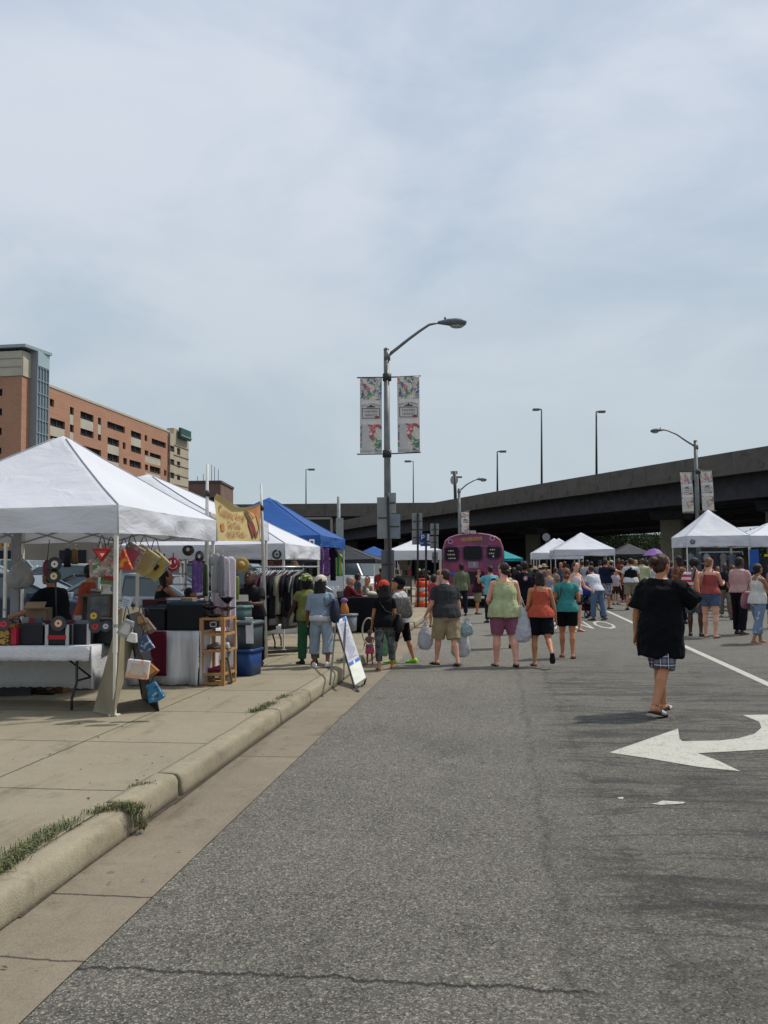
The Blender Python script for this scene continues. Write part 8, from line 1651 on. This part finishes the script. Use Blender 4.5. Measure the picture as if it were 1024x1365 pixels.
# lattice fence of white bars
Yf = 17.5; a, b2 = at(225, 756, Yf), at(262, 756, Yf); t = thing('wire_grid', 'white metal display grid behind the crimson smiling disc', 'grid', (a.x, Yf, .146)); mb = MB()
for yy in (765, 779): mb.bar(at(222, yy, Yf), at(262, yy, Yf), .035)
for xx in (222, 248, 262): p = at(xx, 745, Yf); mb.bar((p.x, Yf, .146), p, .035)
mb.build('bars', plain('a5a7ab', .5), t, world=True)
# stroller
Yz = 23.2; t = thing('stroller', 'dark stroller with a bright blue hood in front of the person bending over', 'stroller', gnd(784, 823, 0), R(20)); mb = MB()
for x in (-.25, .25): mb.tube([(x, -.35, .1), (x, .15, .55), (x, .45, 1.0)], .015, 6); mb.tube([(x, .35, .1), (x, .0, .5), (x, -.25, .62)], .015, 6)
mb.tube([(-.25, .45, 1.0), (.25, .45, 1.0)], .018, 6); mb.build('frame', dark_pole, t)
mb = MB(); mb.loft([[Vector((x, y + .02 * math.sin(x * 9), z)) for x, y, z in ((-.22, yy, zz), (.22, yy, zz), (.22, yy + .03, zz + .06), (-.22, yy + .03, zz + .06))] for yy, zz in ((-.3, .42), (.05, .45), (.25, .8))], True); mb.build('seat', fabric('20222a'), t)
mb = MB(); mb.ell((0, .1, .82), (.24, .26, .24), 14, 8); mb.build('hood', fabric('1c3f9a'), t); mb = MB(); mb.ell((0, .1, .3), (.2, .2, .12), 12, 6); mb.build('basket', fabric('3c1a22'), t)
for x in (-.27, .27):
    for y in (-.35, .35):
        mb = MB(); mb.tube([(x - .02, y, .11), (x + .02, y, .11)], .11, 14, sm=False); w_ = mb.build('wheel', blk, t); mb = MB(); mb.tube([(x - .025, y, .11), (x + .025, y, .11)], .055, 10, sm=False); r_ = mb.build('rim', plain('a9a9ad', .4), t); r_.parent = w_
# right stalls
Yr2 = 29.5; cR = Vector((at(975, 800, Yr2).x, Yr2, 0)); zt2 = at(975, 781, Yr2).z; folding_table('vendor table under the right tent with a white cloth', cR, 1.5, .8, zt2, rz=-ANG)
cloth_sheet('x', 'white cloth hanging from the vendor table under the right tent', cR, 1.52, .82, zt2 + .005, (zt2 - .25, .6, .3, .6), M('white_cotton', (.6, .6, .61)), seed=31, fold=.07)
rk2 = Vector((at(935, 800, YA + .3).x, YA + .3, 0)); t = thing('garment_rail', 'rail of pale grey clothes hanging at the front of the right tent', 'rail', rk2); zz = at(940, 736, YA + .3).z; xe = at(990, 740, YA + .3).x; mb = MB(); mb.bar((rk2.x, YA + .3, zz), (xe, YA + .3, zz), .03); mb.bar((rk2.x, YA + .3, 0), (rk2.x, YA + .3, zz), .03); mb.bar((xe, YA + .3, 0), (xe, YA + .3, zz), .03); mb.build('rail_frame', alu, t, world=True)
for k, (c, lb) in enumerate((('7d828a', 'middle grey'), ('565b66', 'slate blue'), ('9a9ca2', 'pale grey'), ('3c3f48', 'dark'), ('8a7f80', 'mauve'), ('6b7078', 'smoky'), ('2a2c33', 'black'))): hanging(916 + k * 11, 925 + k * 11, 738, 762 + (k % 3) * 4, YA + .28, fabric(c), '%s top on the rail under the right tent' % lb, seed=40 + k, topw=.8, name='hanging_blouse', cat='top', group='tops on the rail under the right tent')
bin_(982, 993, 788, 815, 26, '4c5058', 'dark grey wheeled tub beside the man in pink', .5, 1.05)
t = thing('blue_panel', 'bright blue upright panel under the tent at the picture edge', 'panel', (at(1006, 760, 30.5).x, 30.5, 0)); a, b2 = at(1000, 760, 30.5), at(1011, 732, 30.5); mb = MB(); mb.box((0, 0, b2.z / 2), (b2.x - a.x, .05, b2.z)); mb.build('panel_sheet', plain('174a96', .5), t); mb = MB(); mb.box((0, .1, .02), (b2.x - a.x, .4, .04)); mb.build('foot', dark_pole, t)
t = thing('dark_cabinet', 'dark stall cabinet with a yellow top edge under the tent at the picture edge', 'cabinet', (at(1040, 760, 31).x, 31, 0)); mb = MB(); mb.box((0, 0, .9), (1.3, .6, 1.8)); mb.build('cabinet_body', blk2, t); mb = MB(); mb.box((0, -.31, 1.84), (1.32, .06, .08)); mb.build('top_edge', plain('b8a13a', .5), t)
Yy = 35.5; tR = Vector((at(785, 800, Yy).x, Yy, 0)); folding_table('folding table beneath the middle white tent', tR, 1.6, .7, .76, rz=-ANG)
t = thing('street_sign', 'round sign back on a post beside the middle white tents', 'sign', (at(728, 760, 50).x, 50, 0)); p = at(728, 716, 50); mb = MB(); mb.tube([(p.x, 50, 0), (p.x, 50, p.z)], .05, 6); mb.build('post', dark_pole, t, world=True); mb = MB(); T = basis(p + Vector((0, -.06, 0)), (1, 0, 0), (0, 0, 1)); mb.prism([(math.cos(a_) * .22, math.sin(a_) * .22) for a_ in np.linspace(0, 2 * math.pi, 17)[:-1]], .02, T); mb.build('sign_disc', plain('77797c', .5), t, world=True)

# ------------------------------------------------------------------ more goods under the tents
def goods(px, py, Y, w_, d_, h_, c, label, rz=0.0, name='storage_box', cat='box', flap=True, group='boxes stowed under the left stalls', z=None):
    p = at(px, py, Y); p.z = z if z is not None else p.z; t = thing(name, label, cat, p, rz, group); mb = MB(); mb.box((0, 0, h_ / 2), (w_, d_, h_), taper=1.03); mb.build('box_body', plain(c, .75), t, bevel=.006)
    if flap:
        mb = MB(); mb.box((0, -d_ * .55, h_ + .02), (w_ * .95, .1, .005), rot=(.7, 0, 0)); mb.build('flap', plain(c, .75), t)
        mb = MB(); mb.box((0, -d_ / 2 * 1.02 - .003, h_ * .6), (w_ * .45, .004, h_ * .25)); mb.build('paper_label', plain('9a978c', .8), t)
    return t
goods(20, 900, 10.2, .45, .35, .3, '3c3a3a', 'dark box on the ground under the left end of the record table', .1, z=.148)
goods(70, 900, 10.4, .5, .36, .26, '6b5138', 'brown carton on the ground behind the lace tablecloth', -.2, z=.148)
goods(112, 900, 10.6, .3, .3, .36, '2a3f5c', 'dark blue carton on the ground behind the tan board', .3, z=.148)
goods(180, 880, 12.6, .5, .4, .34, '7a6146', 'open brown carton between the silver table and the parked cars', .2, z=.148)
goods(300, 860, 12.6, .4, .35, .4, '25262b', 'black carton behind the pine shelf', .2, z=.148)
goods(235, 803, Yr + .3, .22, .16, .05, '6d6f75', 'grey flat box lying on the big black bin', .2, flap=False, group='small things on the black bins', z=at(235, 806, Yr + .1).z + .01)
goods(252, 803, Yr + .25, .16, .12, .07, '8a7c66', 'beige small box lying on the big black bin', -.3, flap=False, group='small things on the black bins', z=at(252, 806, Yr + .1).z + .01)
goods(200, 808, Yr + .4, .18, .14, .10, '50262c', 'dark red small box on the lower black bin', .3, flap=False, group='small things on the black bins', z=at(200, 812, Yr + .15).z + .01)
for (x, c, lb) in ((34, '7d7f86', 'grey'), (44, '8e2a36', 'red'), (52, '3e5a6a', 'teal')):
    goods(x, 835, Yt + .24, .07, .05, .07, c, '%s little jar shaped box on the plain black record box' % lb, .1 * (x % 5), flap=False, group='little boxes on the plain black record box', z=at(x, 835, Yt + .08).z + .012)
for k, (x, y0, y1, Y, c, lb) in enumerate(((196, 735, 762, 12.4, '6a2430', 'wine red'), (206, 736, 758, 12.9, '3a5a4a', 'bottle green'), (100, 731, 752, 12.0, '8a6a3a', 'ochre'), (90, 731, 756, 12.3, '2c2e38', 'ink coloured'))):
    hanging(x - 4, x + 4, y0, y1, Y, fabric(c), '%s scarf hanging at the back of the left stalls' % lb, seed=70 + k, topw=.9, name='hanging_scarf', cat='scarf', sleeves=False)
for k, (x, y, c, lb) in enumerate(((362, 752, '8a4a4a', 'faded red'), (370, 751, '6a3a34', 'rust'), (392, 752, '6b543e', 'brown felt'))):
    p = at(x, y, 15.8); t = thing('sun_hat', '%s hat hanging above the clothes rack' % lb, 'hat', p, 0, 'hats above the clothes rack'); mb = MB(); mb.loft([[Vector((math.cos(a) * r_, math.sin(a) * r_ * .5, z_)) for a in np.linspace(0, 2 * math.pi, 19)[:-1]] for z_, r_ in ((-.05, .13), (-.03, .125), (-.03, .08), (.03, .07), (.06, .04))]); mb.build('crown', fabric(c), t); mb = MB(); mb.tube([(0, 0, .06), (0, 0, .14)], .005, 5); mb.build('loop', blk, t)
# folding chair behind the record table
def chair(px, Y, rz, label):
    t = thing('folding_chair', label, 'chair', (at(px, 760, Y).x, Y, .146), rz, 'folding chairs behind the left stalls'); mb = MB(); mb.box((0, 0, .45), (.42, .4, .03)); mb.build('seat', plain('2b2d33', .6), t, bevel=.008); mb = MB(); mb.box((0, .2, .74), (.42, .03, .26), rot=(-.12, 0, 0)); mb.build('backrest', plain('2b2d33', .6), t, bevel=.008)
    for sx in (-1, 1):
        mb = MB(); mb.tube([(sx * .2, -.2, .012), (sx * .2, .16, .46), (sx * .2, .23, .86)], .012, 6); mb.build('leg', alu, t); mb = MB(); mb.tube([(sx * .185, .22, .012), (sx * .185, -.17, .45)], .012, 6); mb.build('leg', alu, t)
chair(150, 12.2, .4, 'folding chair behind the tan display board'); chair(240, 13.4, 1.9, 'folding chair at the bench behind the silver table'); chair(466, 20.2, 1.2, 'folding chair under the person in the dark red sweater')
finish_remesh()
